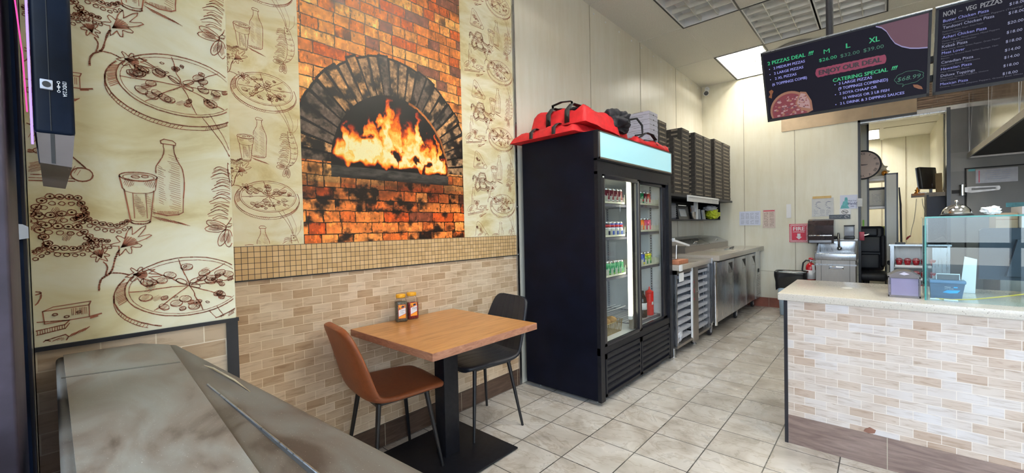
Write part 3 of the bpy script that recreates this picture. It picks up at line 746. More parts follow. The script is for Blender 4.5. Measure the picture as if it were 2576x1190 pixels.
        for k in range(42): s.line([(-0.098+0.0037*k,-0.100+0.00055*k),(-0.098+0.0037*k,-0.111+0.0006*k)],0.0011)
        s.ell(-0.072,-0.055,0.036,0.016,n=22,rot=0.7,w=0.002); s.ell(-0.055,-0.085,0.022,0.010,n=16,w=0.0018); s.hatch(-0.07,-0.06,0.026,0.010,9,0.7)
        s.line([(0.022,-0.042),(0.095,-0.038),(0.095,-0.066),(0.024,-0.070),(0.022,-0.042)],0.002); s.line([(0.022,-0.042),(0.038,-0.034),(0.098,-0.030),(0.095,-0.038)],0.0018)
        for cu,cv in ((0.04,-0.052),(0.058,-0.06),(0.078,-0.052)): s.ell(cu,cv,0.004,0.0025,n=8)
        for k in range(9): s.line([(0.066+0.003*k,-0.042),(0.066+0.003*k,-0.058)],0.001)
        s.line([(0.096,-0.066),(0.115,-0.062)],0.0034); s.line([(0.096,-0.069),(0.108,-0.066)],0.003)
        s.ell(0.026,-0.115,0.006,0.008,n=10,w=0.0024); s.line([(0.026,-0.107),(0.055,-0.100),(0.060,-0.106),(0.056,-0.113),(0.026,-0.123)],0.0022); s.hatch(0.042,-0.112,0.012,0.005,6,0.4)
        for k in range(12): s.line([(0.058+0.0025*k,-0.108+0.001*k),(0.066+0.0025*k,-0.100+0.001*k)],0.0012)
    def pattern(s, pu, pv, period=0.535):
        """pu, pv: centre of one pizza; the repeat runs up the wall"""
        k=-3
        while pv+k*period < s.r[3]+0.5:
            z=pv+k*period; k+=1
            if z < s.r[2]-0.5: continue
            for fn,du,dv in (('pizza',0,0),('drink',-0.062,-0.272),('shrimp',0.090,-0.285),('octopus',-0.232,0.180),('parsley',-0.155,0.088),('slice',-0.255,-0.205+0.535),('board',-0.285,0.020)):
                s.c=(pu+du,z+dv); getattr(s,fn)()
bw_ = MB(); bw_.box((WX,0.35,1.262),(WX+0.003,0.900,CZ),'wallpaper'); struct('wall_left_paper_front', bw_)
bw_ = MB(); bw_.box((WX,2.035,1.262),(WX+0.003,2.609,CZ),'wallpaper'); struct('wall_left_paper_rear', bw_)
for nm,args,pc in (('trim_drawings_pilaster',(PX+0.0052,-0.03,0.352,1.085,2.75),(0.247,1.180)),
                ('trim_drawings_front_strip',(WX+0.0036,0.40,0.900,1.265,3.2),(0.738,1.502)),
                ('trim_drawings_rear_strip',(WX+0.0036,2.035,2.606,1.265,3.6),(2.457,1.515))):
    s_=Sketch(*args,seed=5); s_.pattern(*pc); struct(nm, s_.mb)

# ------------------------------------------------------------ printed brick-oven mural (painted per point)
def mural():
    u0,u1,v0,v1 = 0.900,2.035,1.263,CZ
    du = 0.0027; nu = int((u1-u0)/du)+1; nv = int((v1-v0)/du)+1
    U,V = np.meshgrid(np.linspace(u0,u1,nu), np.linspace(v0,v1,nv))
    rs = np.random.RandomState(11)
    def vn(x,y,seed):
        xi=np.floor(x).astype(int); yi=np.floor(y).astype(int); fx=x-xi; fy=y-yi
        fx=fx*fx*(3-2*fx); fy=fy*fy*(3-2*fy)
        def h(a,b_):
            n=(a*374761393+b_*668265263+seed*974711)&0x7fffffff
            n=((n^(n>>13))*1274126177)&0x7fffffff
            return ((n^(n>>16))&0xffff)/65535.0
        return (h(xi,yi)*(1-fx)+h(xi+1,yi)*fx)*(1-fy)+(h(xi,yi+1)*(1-fx)+h(xi+1,yi+1)*fx)*fy
    def fbm(x,y,seed,o=4):
        t=0; a=0.5; s=0
        for k in range(o): t=t+a*vn(x*2**k,y*2**k,seed+k*17); s+=a; a*=0.55
        return t/s
    def hsh(i,j,s): 
        n=((i.astype(int)*73856093)^(j.astype(int)*19349663)^(s*83492791))&0x7fffffff
        n=((n^(n>>13))*1274126177)&0x7fffffff
        return ((n^(n>>16))&0xffff)/65535.0
    def lerp(a,b_,t): return a+(b_-a)*t[...,None]
    wob = (fbm(U*22,V*22,3)-0.5)*0.010
    rh=0.0655; v=V+wob; row=np.floor(v/rh); fv=v/rh-row
    L=0.185; off=(row%2)*0.5+hsh(row,row*0,9)*0.25
    uu=(U+wob*0.8)/L+off; cel=np.floor(uu)
    sub=hsh(cel,row,5)                     # some bricks are halved
    fu=uu-cel; split=sub>0.55; half=np.where(split&(fu>0.5),1,0)
    fu2=np.where(split,(fu*2)%1,fu); wid=np.where(split,L/2,L)
    id_=cel*2+half; r1=hsh(id_,row,21); r2=hsh(id_,row,31)
    A=np.array([0.91,0.60,0.32]); B=np.array([0.85,0.49,0.23]); Cc=np.array([0.50,0.30,0.22]); D=np.array([0.76,0.36,0.14]); E_=np.array([0.97,0.70,0.40])
    col=np.where((r1<0.32)[...,None],A,np.where((r1<0.60)[...,None],B,np.where((r1<0.66)[...,None],Cc,np.where((r1<0.86)[...,None],D,E_))))
    g=fbm(U*34,V*34,40,5); g2=fbm(U*9,V*9,60,4)
    col=col*(0.66+0.62*g)[...,None]
    col=col*(1.0-0.55*np.clip((g2-0.60)*6,0,1)*(r2>0.5))[...,None]
    # chisel marks: light edges with dark undersides
    ch=fbm(U*75,V*30,77,3); col=col*np.where(ch>0.70,1.25,1)[...,None]*np.where(ch<0.27,0.6,1)[...,None]
    ey=np.minimum(fv,1-fv)*rh; ex=np.minimum(fu2,1-fu2)*wid; ed=np.minimum(ey,ex)
    mort=ed<0.0027+0.0028*(g-0.4)
    # the print gets sootier towards the lower part
    low=np.clip((2.02-V)/0.5,0,1); br=hsh(id_,row,71); soot=np.clip((fbm(U*14,V*16,90,5)-0.50)*4.5+(br-0.62)*1.1,0,1)*low
    bandd=np.exp(-((V-1.58)/0.09)**2); soot=np.clip(soot+bandd*0.55*(fbm(U*9,V*20,95,4)*1.6),0,1)
    col=lerp(col,col*0.0+np.array([0.045,0.030,0.026]),soot*0.93)
    col=np.where((V<1.60)[...,None],col*np.array([1.06,0.90,0.78]),col)
    mc=np.where((V>1.9)[...,None],np.array([0.22,0.17,0.12]),np.array([0.030,0.020,0.016]))
    mc=np.where(((V>1.9)&(V<2.25))[...,None],np.array([0.11,0.085,0.06]),mc)
    col=np.where(mort[...,None],mc,col)
    # arch ring
    cu,cv=1.475,1.705; X=(U-cu)/0.418; Y=(V-cv)/0.462; 
    Yc=np.maximum(Y,0); R=np.sqrt(X*X+Yc*Yc)+ (wob*1.2); th=np.arctan2(Yc,X)
    nvs=27; tt=th/PI*nvs+0.15*(fbm(th*8,R*2,5)-0.5); ci=np.floor(tt); ft=tt-ci; hr=hsh(ci,ci*0+3,55)
    ro=1.50+0.05*hr
    ring=(R>1.0)&(R<ro)&(Y>=0.02)
    S1=np.array([0.62,0.48,0.35]); S2=np.array([0.36,0.30,0.26]); S3=np.array([0.76,0.56,0.37])
    rc=np.where((hr<0.4)[...,None],S1,np.where((hr<0.75)[...,None],S2,S3))
    st=fbm(R*7,tt*1.3,120,5); gg=fbm(U*60,V*60,130,3)
    rc=rc*(0.5+0.95*gg)[...,None]; rc=lerp(rc,np.array([0.05,0.038,0.032])+rc*0,np.clip((st-0.46)*5,0,0.92))
    gap=np.minimum(ft,1-ft); gp=(gap<0.085+0.11*np.clip((R-1)/0.5,0,1)*hsh(ci,ci*0+8,66))|(R>ro-0.030)
    rc=np.where(gp[...,None],np.array([0.020,0.015,0.014]),rc)
    col=np.where(ring[...,None],rc,col)
    # inside of the oven
    inn=(R<=1.0)&(V>1.695)
    dk=np.array([0.012,0.010,0.010])+0.03*fbm(U*10,V*10,140)[...,None]*np.array([1,0.7,0.5])
    col=np.where(inn[...,None],dk,col)
    rim=(R>0.972)&(R<1.006)&(X>0.25)&(V>1.66)
    col=np.where(rim[...,None],np.array([0.72,0.42,0.20])*(0.4+g[...,None]),col)
    # hearth ledge
    led=(V<1.700)&(V>1.632+0.006*(g-0.5))&(np.abs(X)<1.0)
    lc=(np.array([0.30,0.28,0.26])*(0.35+0.9*fbm(U*20,V*90,150))[...,None])*np.clip((V-1.60)/0.06,0.2,1)[...,None]
    col=np.where(led[...,None],lc,col)
    blk=(V<1.785)&(V>1.700)&(np.abs(X)<1.0)&inn
    # flames
    wx=(fbm(U*9,V*7-2,200,4)-0.5)*0.17+(fbm(U*30,V*22,210,4)-0.5)*0.07; wz=(fbm(U*13,V*10,220,3)-0.5)*0.10
    fu_=U+wx; fz=V+wz
    env=np.zeros_like(U)
    for pc,ph,pw in ((1.395,0.47,0.062),(1.47,0.36,0.10),(1.660,0.40,0.055),(1.60,0.32,0.08),(1.20,0.20,0.07),(1.30,0.30,0.06),(1.15,0.24,0.028),(1.55,0.26,0.09),(1.74,0.24,0.055),(1.80,0.30,0.022),(1.10,0.11,0.06),(1.845,0.13,0.035),(1.25,0.18,0.06)):
        env=np.maximum(env,ph*np.exp(-((fu_-pc)/pw)**2))
    base=1.745+0.0*U-0.020*np.clip((U-1.3)/0.5,0,1)
    t=(fz-base)/np.maximum(env,0.02)
    fil=fbm(U*26+wx*30,V*17+wz*20,240,5)
    inten=np.clip((1.12-t)*1.7,0,1.35)*np.clip((fz-base+0.022)/0.03,0,1)*(0.40+1.15*fil)
    hole=np.clip((0.36-fbm(fu_*11,fz*9,260,3))*7,0,0.85); inten=inten*(1-hole)
    inten=np.where(inn&(env>0.03),inten,0)*np.clip((1.0-R)/0.06,0,1)
    keys=[(0.0,(0.012,0.010,0.010)),(0.22,(0.10,0.02,0.01)),(0.36,(0.55,0.13,0.02)),(0.52,(0.90,0.36,0.05)),(0.72,(0.99,0.62,0.16)),(0.95,(1.0,0.84,0.42)),(1.25,(1.0,0.95,0.72))]
    fc=np.stack([np.interp(inten,[k[0] for k in keys],[k[1][c] for k in keys]) for c in range(3)],-1)
    col=np.where((inten>0.10)[...,None],fc,col)
    col=np.clip(col,0,1); lin=np.where(col<=0.04045,col/12.92,((col+0.055)/1.055)**2.4)
    n=nu*nv; co=np.zeros((n,3),np.float32); x=WX+0.0035; co[:,0]=x; co[:,1]=U.ravel(); co[:,2]=V.ravel()
    me=bpy.data.meshes.new('oven_mural')
    me.vertices.add(n); me.vertices.foreach_set('co',co.ravel())
    ii,jj=np.meshgrid(np.arange(nu-1),np.arange(nv-1)); a=(jj*nu+ii).ravel()
    q=np.stack([a,a+1,a+nu+1,a+nu],1).astype(np.int32); nf=len(q)
    me.loops.add(nf*4); me.loops.foreach_set('vertex_index',q.ravel())
    me.polygons.add(nf); me.polygons.foreach_set('loop_start',(np.arange(nf)*4).astype(np.int32)); me.polygons.foreach_set('loop_total',np.full(nf,4,np.int32))
    me.update(); me.validate()
    at=me.color_attributes.new('print','FLOAT_COLOR','POINT')
    at.data.foreach_set('color',np.concatenate([lin.reshape(-1,3),np.ones((n,1))],1).astype(np.float32).ravel())
    mt,nt,b_=new_mat('mural_print'); an=nt.nodes.new('ShaderNodeAttribute'); an.attribute_name='print'
    fine=noise_tex(nt,coord(nt),420,3)
    nt.links.new(mixc(nt,an.outputs['Color'],ramp(nt,fine,[(0.3,(0.88,)*3),(0.7,(1.1,)*3)]),0.7,'MULTIPLY'),b_.inputs['Base Color'])
    b_.inputs['Roughness'].default_value=0.38; me.materials.append(mt)
    o=bpy.data.objects.new('trim_oven_mural',me); COL.objects.link(o); o['kind']='structure'
mural()

# ------------------------------------------------------------ ceiling fixtures
def fixture(x0,x1,y0,y1,z,lit,label,nx=3,ny=6,group='recessed louvred ceiling lights'):
    t = thing('ceiling_light', label, 'ceiling light', ((x0+x1)/2,(y0+y1)/2,z), group)
    b = MB(); h=0.13; w=0.022
    b.box((x0+.006,y0+.006,z-0.004),(x0+w,y1-.006,z+h),'white_plastic'); b.box((x1-w,y0+.006,z-0.004),(x1-.006,y1-.006,z+h),'white_plastic')
    b.box((x0+w,y0+.006,z-0.004),(x1-w,y0+w,z+h),'white_plastic'); b.box((x0+w,y1-w,z-0.004),(x1-w,y1-.006,z+h),'white_plastic')
    b.box((x0,y0,z+h),(x1,y1,z+h+0.01),'white_plastic'); b.build('housing', t)
    b = MB()
    for k in range(1,nx):
        x=x0+w+(x1-x0-2*w)*k/nx; b.prism([(x-0.003,z),(x+0.003,z),(x+0.012,z+0.05),(x-0.012,z+0.05)],y0+w,y1-w,'louver','y')
    for k in range(1,ny):
        y=y0+w+(y1-y0-2*w)*k/ny; b.prism([(y-0.003,z),(y+0.003,z),(y+0.014,z+0.05),(y-0.014,z+0.05)],x0+w,x1-w,'louver','x')
    b.build('louver', t)
    for k in range(nx if lit else 0):
        x=x0+w+(x1-x0-2*w)*(k+0.5)/nx; on=lit==2 or (lit==1 and k<nx)
        b=MB(); b.cyl((x,y0+0.05,z+0.085),(x,y1-0.05,z+0.085),0.016,'lamp_glow' if on else 'white_plastic',n=10); b.build('tube',t)
    b = MB(); e=0.006
    b.box((x0-e,y0-e,z-0.008),(x1+e,y0+0.010,z-0.002),'fix_frame'); b.box((x0-e,y1-0.010,z-0.008),(x1+e,y1+e,z-0.002),'fix_frame')
    b.box((x0-e,y0,z-0.008),(x0+0.008,y1,z-0.002),'fix_frame'); b.box((x1-0.008,y0,z-0.008),(x1+e,y1,z-0.002),'fix_frame'); b.build('frame', t)
pm('louver',(0.66,0.65,0.60),0.35,metal=0.25,var=0.04); pm('fix_frame',(0.03,0.03,0.03),0.5)
fixture(-1.75,-1.15,3.87,5.08,CZ,0,'unlit louvred ceiling light nearest the left wall, cut off by the top edge')
fixture(-1.15,-0.55,5.08,6.29,CZ,0,'unlit louvred ceiling light left of the black screen pole',ny=6)
fixture(-1.75,-1.15,6.29,7.49,CZ,1,'lit louvred ceiling light near the back wall, glowing white')
fixture(-0.55,0.05,5.08,6.29,CZ,0,'unlit louvred ceiling light partly hidden behind the left menu screen')
fixture(0.05,0.65,2.66,3.87,CZ,1,'added louvred fill light over the serving counter, unseen above the frame')  # unseen fixture, added as warm fill for the interior
fixture(1.25,1.85,3.87,5.08,CZ,1,'added louvred fill light over the kitchen side, unseen right of the frame')  # another added lamp out of view, lifts the kitchen end
fixture(-1.15,-0.55,1.45,2.66,CZ,1,'added louvred fill light in front of the drinks fridge, unseen outside the frame')  # out-of-view lamp added to brighten the left wall and ceiling
fixture(1.25,1.85,1.45,2.66,CZ,1,'added louvred fill light over the customer side of the counter, unseen outside the frame')  # added out of view to even out the room light
fixture(-0.78,-0.02,9.62,10.75,2.90,1,'lit ceiling light in the back room seen through the opening',group='back room ceiling light')
t = thing('ceiling_vent','stained round ceiling air diffuser behind the left menu screen','vent',(-0.84,6.70,CZ))
b = MB()
for k,r in enumerate((0.24,0.18,0.12)): b.lathe([(r,-0.004-k*0.012),(r-0.03,-0.024-k*0.012),(r-0.05,-0.004-k*0.012)],'cooler_grey_light',(-0.84,6.70,CZ),n=28)
b.build('diffuser_rings',t)
b = MB(); b.lathe([(0.03,-0.05),(0.03,0.0)],'line_dark',(-0.84,6.70,CZ-0.002)); b.build('hub',t)
pm('cap_brown',(0.11,0.09,0.085),0.45,var=0.15)
pm('divider',(0.75,0.74,0.60),0.3)

# ============================================================ DINING TABLE AND CHAIRS
t = thing('dining_table','square wood-look dining table on a black pedestal, pushed against the tiled wall','table',(-1.89,1.503,0))
b = MB(); b.box((-2.262,1.127,0.7285),(-1.504,1.880,0.765),'table_edge',0.0015); b.box((-2.260,1.129,0.7645),(-1.506,1.878,0.7658),'table_wood'); b.build('tabletop',t)
b = MB(); b.box((-1.955,1.475,0.012),(-1.865,1.580,0.70),'black_paint',0.004); b.build('column',t)
b = MB(); b.box((-2.05,1.38,0.70),(-1.77,1.66,0.7285),'black_paint',0.003); b.build('top_bracket',t)
b = MB(); b.box((-2.20,1.245,0.006),(-1.625,1.825,0.016),'black_paint',0.003)
for x in (-2.16,-1.665):
    for y in (1.285,1.785): b.cyl((x,y,0),(x,y,0.008),0.018,'rubber',n=12)
b.build('base_plate',t)

def shell(u_n, prof, lo, hi, mat, thick, ribs=False, grow=None, flip=False):
    """part lo..hi of a padded chair shell; prof rows: (y, z, half width, side curl, rounding)"""
    P = prof; vs=[]; fs=[]; rows=[]
    def samp(t):
        i=min(len(P)-2,int(t)); f=t-i
        f2=f
        a=P[max(0,i-1)]; b_=P[i]; c=P[i+1]; d=P[min(len(P)-1,i+2)]
        return [0.5*((2*b_[k])+(-a[k]+c[k])*f2+(2*a[k]-5*b_[k]+4*c[k]-d[k])*f2*f2+(-a[k]+3*b_[k]-3*c[k]+d[k])*f2**3) for k in range(4)]
    nv=int((hi-lo)*8); top=[]; bot=[]
    for j in range(nv+1):
        tt=lo+(hi-lo)*j/nv; y,z,w,cu=samp(tt); e=0.02
        y2,z2,_,_=samp(min(len(P)-1.0001,tt+e)); y1,z1,_,_=samp(max(0,tt-e)); ty,tz=y2-y1,z2-z1; L=math.hypot(ty,tz) or 1
        ny,nz=(tz/L,-ty/L)        # towards the sitter
        if nz<0 and abs(ty)>abs(tz): ny,nz=-ny,-nz
        r1=[];r2=[]
        for i in range(u_n+1):
            u=-1+2*i/u_n; au=abs(u); x=w*math.sin(u*PI/2)*0.12+w*u*0.88
            c=cu*au**3
            pinch=math.sqrt(max(0,1-au**10)); h=thick*(0.25+0.75*pinch)
            g=0.0
            if ribs and au<0.86:
                for k in range(-2,3):
                    dx=abs(x-k*w*0.30)
                    if dx<0.006: g=0.0035*(1-dx/0.006)
            yy=y+ny*c; zz=z+nz*c
            r1.append((x,yy+ny*(h/2-g),zz+nz*(h/2-g))); r2.append((x,yy-ny*h/2,zz-nz*h/2))
        top.append(r1); bot.append(r2)
    N=u_n+1
    for r in top+bot: vs+=r
    T=len(top)*N
    for j in range(nv):
        for i in range(u_n):
            a=j*N+i; fs.append((a,a+1,a+N+1,a+N)); fs.append((T+a,T+a+N,T+a+N+1,T+a+1))
        fs.append((j*N,j*N+N,T+j*N+N,T+j*N)); a=j*N+u_n; fs.append((a,T+a,T+a+N,a+N))
    for i in range(u_n):
        if True: fs.append((i,T+i,T+i+1,i+1)); a=nv*N+i; fs.append((a,a+1,T+a+1,T+a))
    return vs,fs
CH = [(0.232,0.452,0.145,0.0),(0.222,0.455,0.180,0.0),(0.195,0.463,0.205,0.002),(0.10,0.466,0.222,0.006),(0.0,0.461,0.228,0.012),(-0.09,0.456,0.230,0.020),(-0.155,0.462,0.228,0.028),
      (-0.195,0.488,0.224,0.034),(-0.218,0.54,0.220,0.034),(-0.240,0.62,0.214,0.030),(-0.262,0.70,0.204,0.024),(-0.283,0.77,0.190,0.018),(-0.297,0.812,0.172,0.012),(-0.304,0.834,0.140,0.008),(-0.306,0.842,0.100,0.004)]
def chair(label, leather, loc, rot, ribs):
    t = thing('dining_chair', label, 'chair', (0,0,0), None)
    for nm,lo,hi,rb in (('seat',0,7.02,ribs),('backrest',6.98,14,ribs)):
        vs,fs = shell(44,CH,lo,hi,leather,0.036,rb); b=MB(); b.add(vs,fs,leather,True); b.build(nm,t)
    b = MB()
    b.box((-0.15,-0.15,0.425),(0.15,-0.125,0.442),'chair_leg'); b.box((-0.15,0.125,0.425),(0.15,0.15,0.442),'chair_leg')
    b.box((-0.15,-0.15,0.425),(-0.125,0.15,0.442),'chair_leg'); b.box((0.125,-0.15,0.425),(0.15,0.15,0.442),'chair_leg'); b.build('under_frame',t)
    for sx in (-1,1):
        for sy in (-1,1):
            b = MB(); b.cyl((sx*0.140,sy*0.135,0.435),(sx*0.205,sy*0.195,0.0),0.0135,'chair_leg',0.0085,n=14); b.build('leg',t)
    t.location = loc; t.rotation_euler = (0,0,rot); return t
chair('tan brown leatherette dining chair on the near side of the table','brown_leather',(-2.045,1.250,0),math.radians(-8),False)
chair('black leatherette dining chair with stitched back, on the fridge side of the table','black_leather',(-2.035,1.915,0),math.radians(180-9),True)

# spice jars
def jar(name, label, x, y, rot, fill, lines, fillz):
    t = thing(name, label, 'spice jar', (0,0,0), 'spice jars on the dining table')
    hw=0.034; hd=0.036; H=0.150
    def sq(w,d,z,n=24,e=5):
        return [(w*abs(math.cos(a))**(2/e)*math.copysign(1,math.cos(a)), d*abs(math.sin(a))**(2/e)*math.copysign(1,math.sin(a)), z) for a in [2*PI*k/n for k in range(n)]]
    def loft(rings,mat):
        vs=[];n=len(rings[0])
        for r in rings: vs+=r
        fs=[(i*n+k,i*n+(k+1)%n,(i+1)*n+(k+1)%n,(i+1)*n+k) for i in range(len(rings)-1) for k in range(n)]
        fs+= [tuple(range(n-1,-1,-1)), tuple(range((len(rings)-1)*n,len(rings)*n))]
        b.add(vs,fs,mat,True)
    b=MB(); loft([sq(hw*.9,hd*.9,0),sq(hw,hd,0.006),sq(hw,hd,H-0.035),sq(hw*.94,hd*.94,H-0.022),sq(hw*.75,hd*.75,H-0.010,e=3),sq(0.026,0.026,H-0.004,e=2)],'bottle_glass'); b.build('bottle',t)
    b=MB(); k=0.95; loft([sq(hw*.87*k,hd*.87*k,0.003),sq(hw*k,hd*k,0.008),sq(hw*k,hd*k,fillz-0.006),sq(hw*k*.97,hd*k*.97,fillz)],fill); b.build('filling',t)
    b=MB(); b.lathe([(0.0285,H-0.004),(0.0295,H-0.001),(0.0295,H+0.012),(0.028,H+0.015),(0.001,H+0.0155)],'yellow_lid',n=40); b.build('lid',t)
    b=MB(); X=hw+0.0006
    pl=lambda u,v,w: (X+w,u,v)
    b.box((hw*0.98,-0.0225,0.022),(X,0.0225,0.106),'label_red'); b.box((hw*0.99,-0.0205,0.024),(X+0.0003,0.0205,0.104),'label_white')
    b.add([pl(-0.0205,0.024,.0006),pl(0.0205,0.024,.0006),pl(0.0205,0.048,.0006),pl(-0.0205,0.032,.0006)],[(0,1,2,3)],'label_orange')
    b.add([pl(-0.0205,0.032,.0005),pl(0.0205,0.048,.0005),pl(0.0205,0.051,.0005),pl(-0.0205,0.035,.0005)],[(0,1,2,3)],'label_red')
    b.add([pl(-0.0205,0.104,.0006),pl(-0.0205,0.077,.0006),pl(0.0205,0.090,.0006),pl(0.0205,0.104,.0006)],[(0,1,2,3)],'label_orange')
    b.add([pl(-0.0205,0.074,.0005),pl(-0.0205,0.077,.0005),pl(0.0205,0.090,.0005),pl(0.0205,0.087,.0005)],[(0,1,2,3)],'label_red')
    b.add([pl(-0.006,0.089,.0009),pl(-0.001,0.086,.0009),pl(0.012,0.089,.0009),pl(0.0185,0.102,.0009),pl(0.010,0.097,.0009),pl(0.002,0.101,.0009)],[(0,1,2,3,4,5)],'label_navy')
    b.add([pl(-0.018,0.078,.0009),pl(-0.012,0.081,.0009),pl(-0.014,0.096,.0009)],[(0,1,2)],'label_navy')
    for s_,u0,u1,v,h in lines: fit_text(b,s_,u0,u1,v,h,'label_navy',0.0007,pl)
    b.build('label',t)
    t.location=(x,y,0.7660); t.rotation_euler=(0,0,rot)
jar('spice_jar','clear jar of grey-green oregano with a yellow lid, left of the two jars',-2.205,1.424,math.radians(-22),'oregano',[('oregano',-0.010,0.0185,0.068,0.0055),('leaves',-0.010,0.004,0.062,0.003),('origan',-0.010,0.013,0.055,0.004)],0.118)
jar('spice_jar','clear jar of red chili flakes with a yellow lid, right of the two jars',-2.213,1.508,math.radians(-14),'chili',[('chili',-0.011,0.0185,0.066,0.012),('crushed',-0.011,0.016,0.060,0.0035)],0.100)

# ============================================================ DUSTY COUNTER BY THE WINDOW
t = thing('window_counter','low dusty grey metal counter unit in the near left corner by the window','counter',(-0.85,0.13,0))
b = MB()
b.prism([(-1.370,0.004),(-0.14,0.004),(-0.14,0.245),(-1.29,0.180),(-1.358,0.135)],0.0,1.030,'purple_black','z'); b.build('cabinet',t)
b = MB(); bm=bmesh.new()
lo_=[bm.verts.new((x,y,1.028)) for x,y in ((-1.388,0.0),(-0.12,0.0),(-0.12,0.292),(-1.300,0.203),(-1.372,0.150))]
f_=bm.faces.new(lo_); r_=bmesh.ops.extrude_face_region(bm,geom=[f_]); bmesh.ops.translate(bm,vec=(0,0,0.0245),verts=[v for v in r_['geom'] if isinstance(v,bmesh.types.BMVert)])
bmesh.ops.recalc_face_normals(bm,faces=bm.faces); bmesh.ops.bevel(bm,geom=list(bm.edges),offset=0.009,segments=3,affect='EDGES',profile=0.5)
b.addbm(bm,'dusty_rim',True); b.build('countertop',t)
b = MB(); b.prism([(-1.374,0.012),(-1.360,0.140),(-1.285,0.184),(-1.240,0.182),(-0.16,0.128),(-0.16,0.012)],1.0515,1.0580,'dusty_metal','z')
b.build('raised_panel',t)
b = MB(); b.prism([(-1.155,0.006),(-1.148,0.006),(-1.083,0.172),(-1.092,0.172)],1.0575,1.0586,'dusty_rim','z')
b.build('panel_joint',t)
b = MB(); b.tube([(-0.90,0.180,1.0535),(-0.55,0.188,1.0535),(-0.16,0.198,1.0535)],0.0016,'steel',n=6)
b.prism([(-0.80,0.1805),(-0.80,0.1835),(-0.16,0.1965),(-0.16,0.188)],1.0520,1.0532,'line_dark','z'); b.build('groove_strip',t)
b = MB()
pts=[(-1.06,0.203,1.0505),(-0.99,0.209,1.0535),(-0.88,0.216,1.0535),(-0.78,0.220,1.0505)]
b.tube(pts,[0.001,0.0032,0.0032,0.001],'chrome',n=10); b.build('lip_highlight_bead',t)  # chrome sliver shaped to stand in for the highlight on the countertop lip

# illuminated sign hung in the window, seen from its edge
t = thing('window_sign','black illuminated window sign seen edge-on, with a power jack on its side','sign',(-1.02,0.005,1.44))
b = MB(); b.box((-1.28,-0.011,1.470),(-0.885,0.0295,2.15),'blue_black',0.005)
b.box((-0.8855,0.0050,1.474),(-0.8842,0.0058,2.15),'line_dark'); b.build('casing',t)
b = MB(); b.prism([(-0.0085,1.471),(0.0285,1.471),(0.0245,1.424),(-0.0065,1.428)],-1.28,-0.888,'cap_brown','x')
b.box((-0.8885,0.0045,1.428),(-0.8875,0.0085,1.471),'line_dark'); b.build('bottom_cap',t)
b = MB(); b.box((-0.887,-0.0035,1.532),(-0.8815,0.009,1.546),'grey_rack',0.0012); b.cyl((-0.8825,0.0028,1.539),(-0.8805,0.0028,1.539),0.0042,'line_dark',n=18); b.build('power_jack',t)
b = MB(); b.box((-0.887,-0.009,1.690),(-0.8805,0.012,1.715),'grey_rack',0.0015); b.box((-0.881,-0.006,1.693),(-0.8785,0.009,1.712),'line_dark'); b.build('power_switch',t)
b = MB(); plv=lambda u,v,w:(-0.8846+w, u, v)
fit_text(b,'OFF',0.0145,0.0225,1.6860,0.0040,'white_plastic',0.0004,plv)
plr=lambda u,v,w:(-0.8846+w, 0.0265-v, u)
# lettering runs down the side of the casing
pld=lambda u,v,w:(-0.8846+w, 0.0185+v, 1.545-u)
fit_text(b,'12VDC 2.5A',-0.002,0.0195,0.0,0.0040,'white_plastic',0.0004,pld)
for zc in (1.545,1.5385,1.532):
    for k in range(12):
        a0=2*PI*k/12; a1=2*PI*(k+1)/12; R1,R2=0.0017,0.0012
        b.add([plv(0.0145+R1*math.cos(a0),zc+R1*math.sin(a0),.0004),plv(0.0145+R1*math.cos(a1),zc+R1*math.sin(a1),.0004),plv(0.0145+R2*math.cos(a1),zc+R2*math.sin(a1),.0004),plv(0.0145+R2*math.cos(a0),zc+R2*math.sin(a0),.0004)],[(0,1,2,3)],'white_plastic')
b.box((-0.8846,0.0142,1.5337),(-0.8842,0.0148,1.5433),'white_plastic'); b.build('printed_marks',t,kind='stuff')
b = MB(); b.tube([(-0.90,-0.0128,1.455),(-0.90,-0.0135,2.15)],0.0013,'led_violet',n=6); b.build('light_edge',t)
b = MB(); b.tube([(-0.90,-0.0165,1.50),(-0.90,-0.0185,1.58),(-0.90,-0.026,1.70),(-0.90,-0.032,1.95)],0.0008,'led_pink',n=6); b.build('light_strand',t)

# ============================================================ GLASS-DOOR FRIDGE
FX=-1.526; FB=-2.235; FY0=2.645; FY1=4.030; FZ=2.018
t = thing('drinks_fridge','tall black two-door drinks fridge with a lit pale blue top panel','fridge',((FX+FB)/2,(FY0+FY1)/2,0))
b = MB()
b.box((FB,FY0,0.035),(FX-0.030,FY0+0.045,FZ),'black_side'); b.box((FB,FY1-0.045,0.035),(FX-0.030,FY1,FZ),'black_side')
b.box((FB,FY0+0.045,0.035),(FB+0.04,FY1-0.045,FZ),'black_side'); b.box((FB+0.04,FY0+0.045,FZ-0.05),(FX-0.030,FY1-0.045,FZ),'black_side')
b.box((FB+0.04,FY0+0.045,0.035),(FX-0.05,FY1-0.045,0.38),'black_side'); b.build('cabinet',t)
b = MB()
b.box((FX-0.030,FY0-0.002,1.700),(FX-0.004,FY1+0.002,1.815),'black_paint'); b.box((FX-0.030,FY0-0.002,0.375),(FX-0.006,FY1+0.002,0.430),'black_paint')
b.box((FX-0.030,FY0-0.002,0.03),(FX,FY0+0.055,1.72),'black_paint'); b.box((FX-0.030,FY1-0.070,0.03),(FX,FY1+0.002,1.72),'black_paint')
b.box((FX-0.03,FY0-0.002,1.800),(FX+0.004,FY1+0.002,FZ),'black_paint'); b.build('front_frame',t)
b = MB(); b.box((FX+0.002,FY0+0.020,1.822),(FX+0.008,FY1-0.012,FZ-0.012),'sign_panel',0.002); b.build('lit_panel',t)
b = MB()
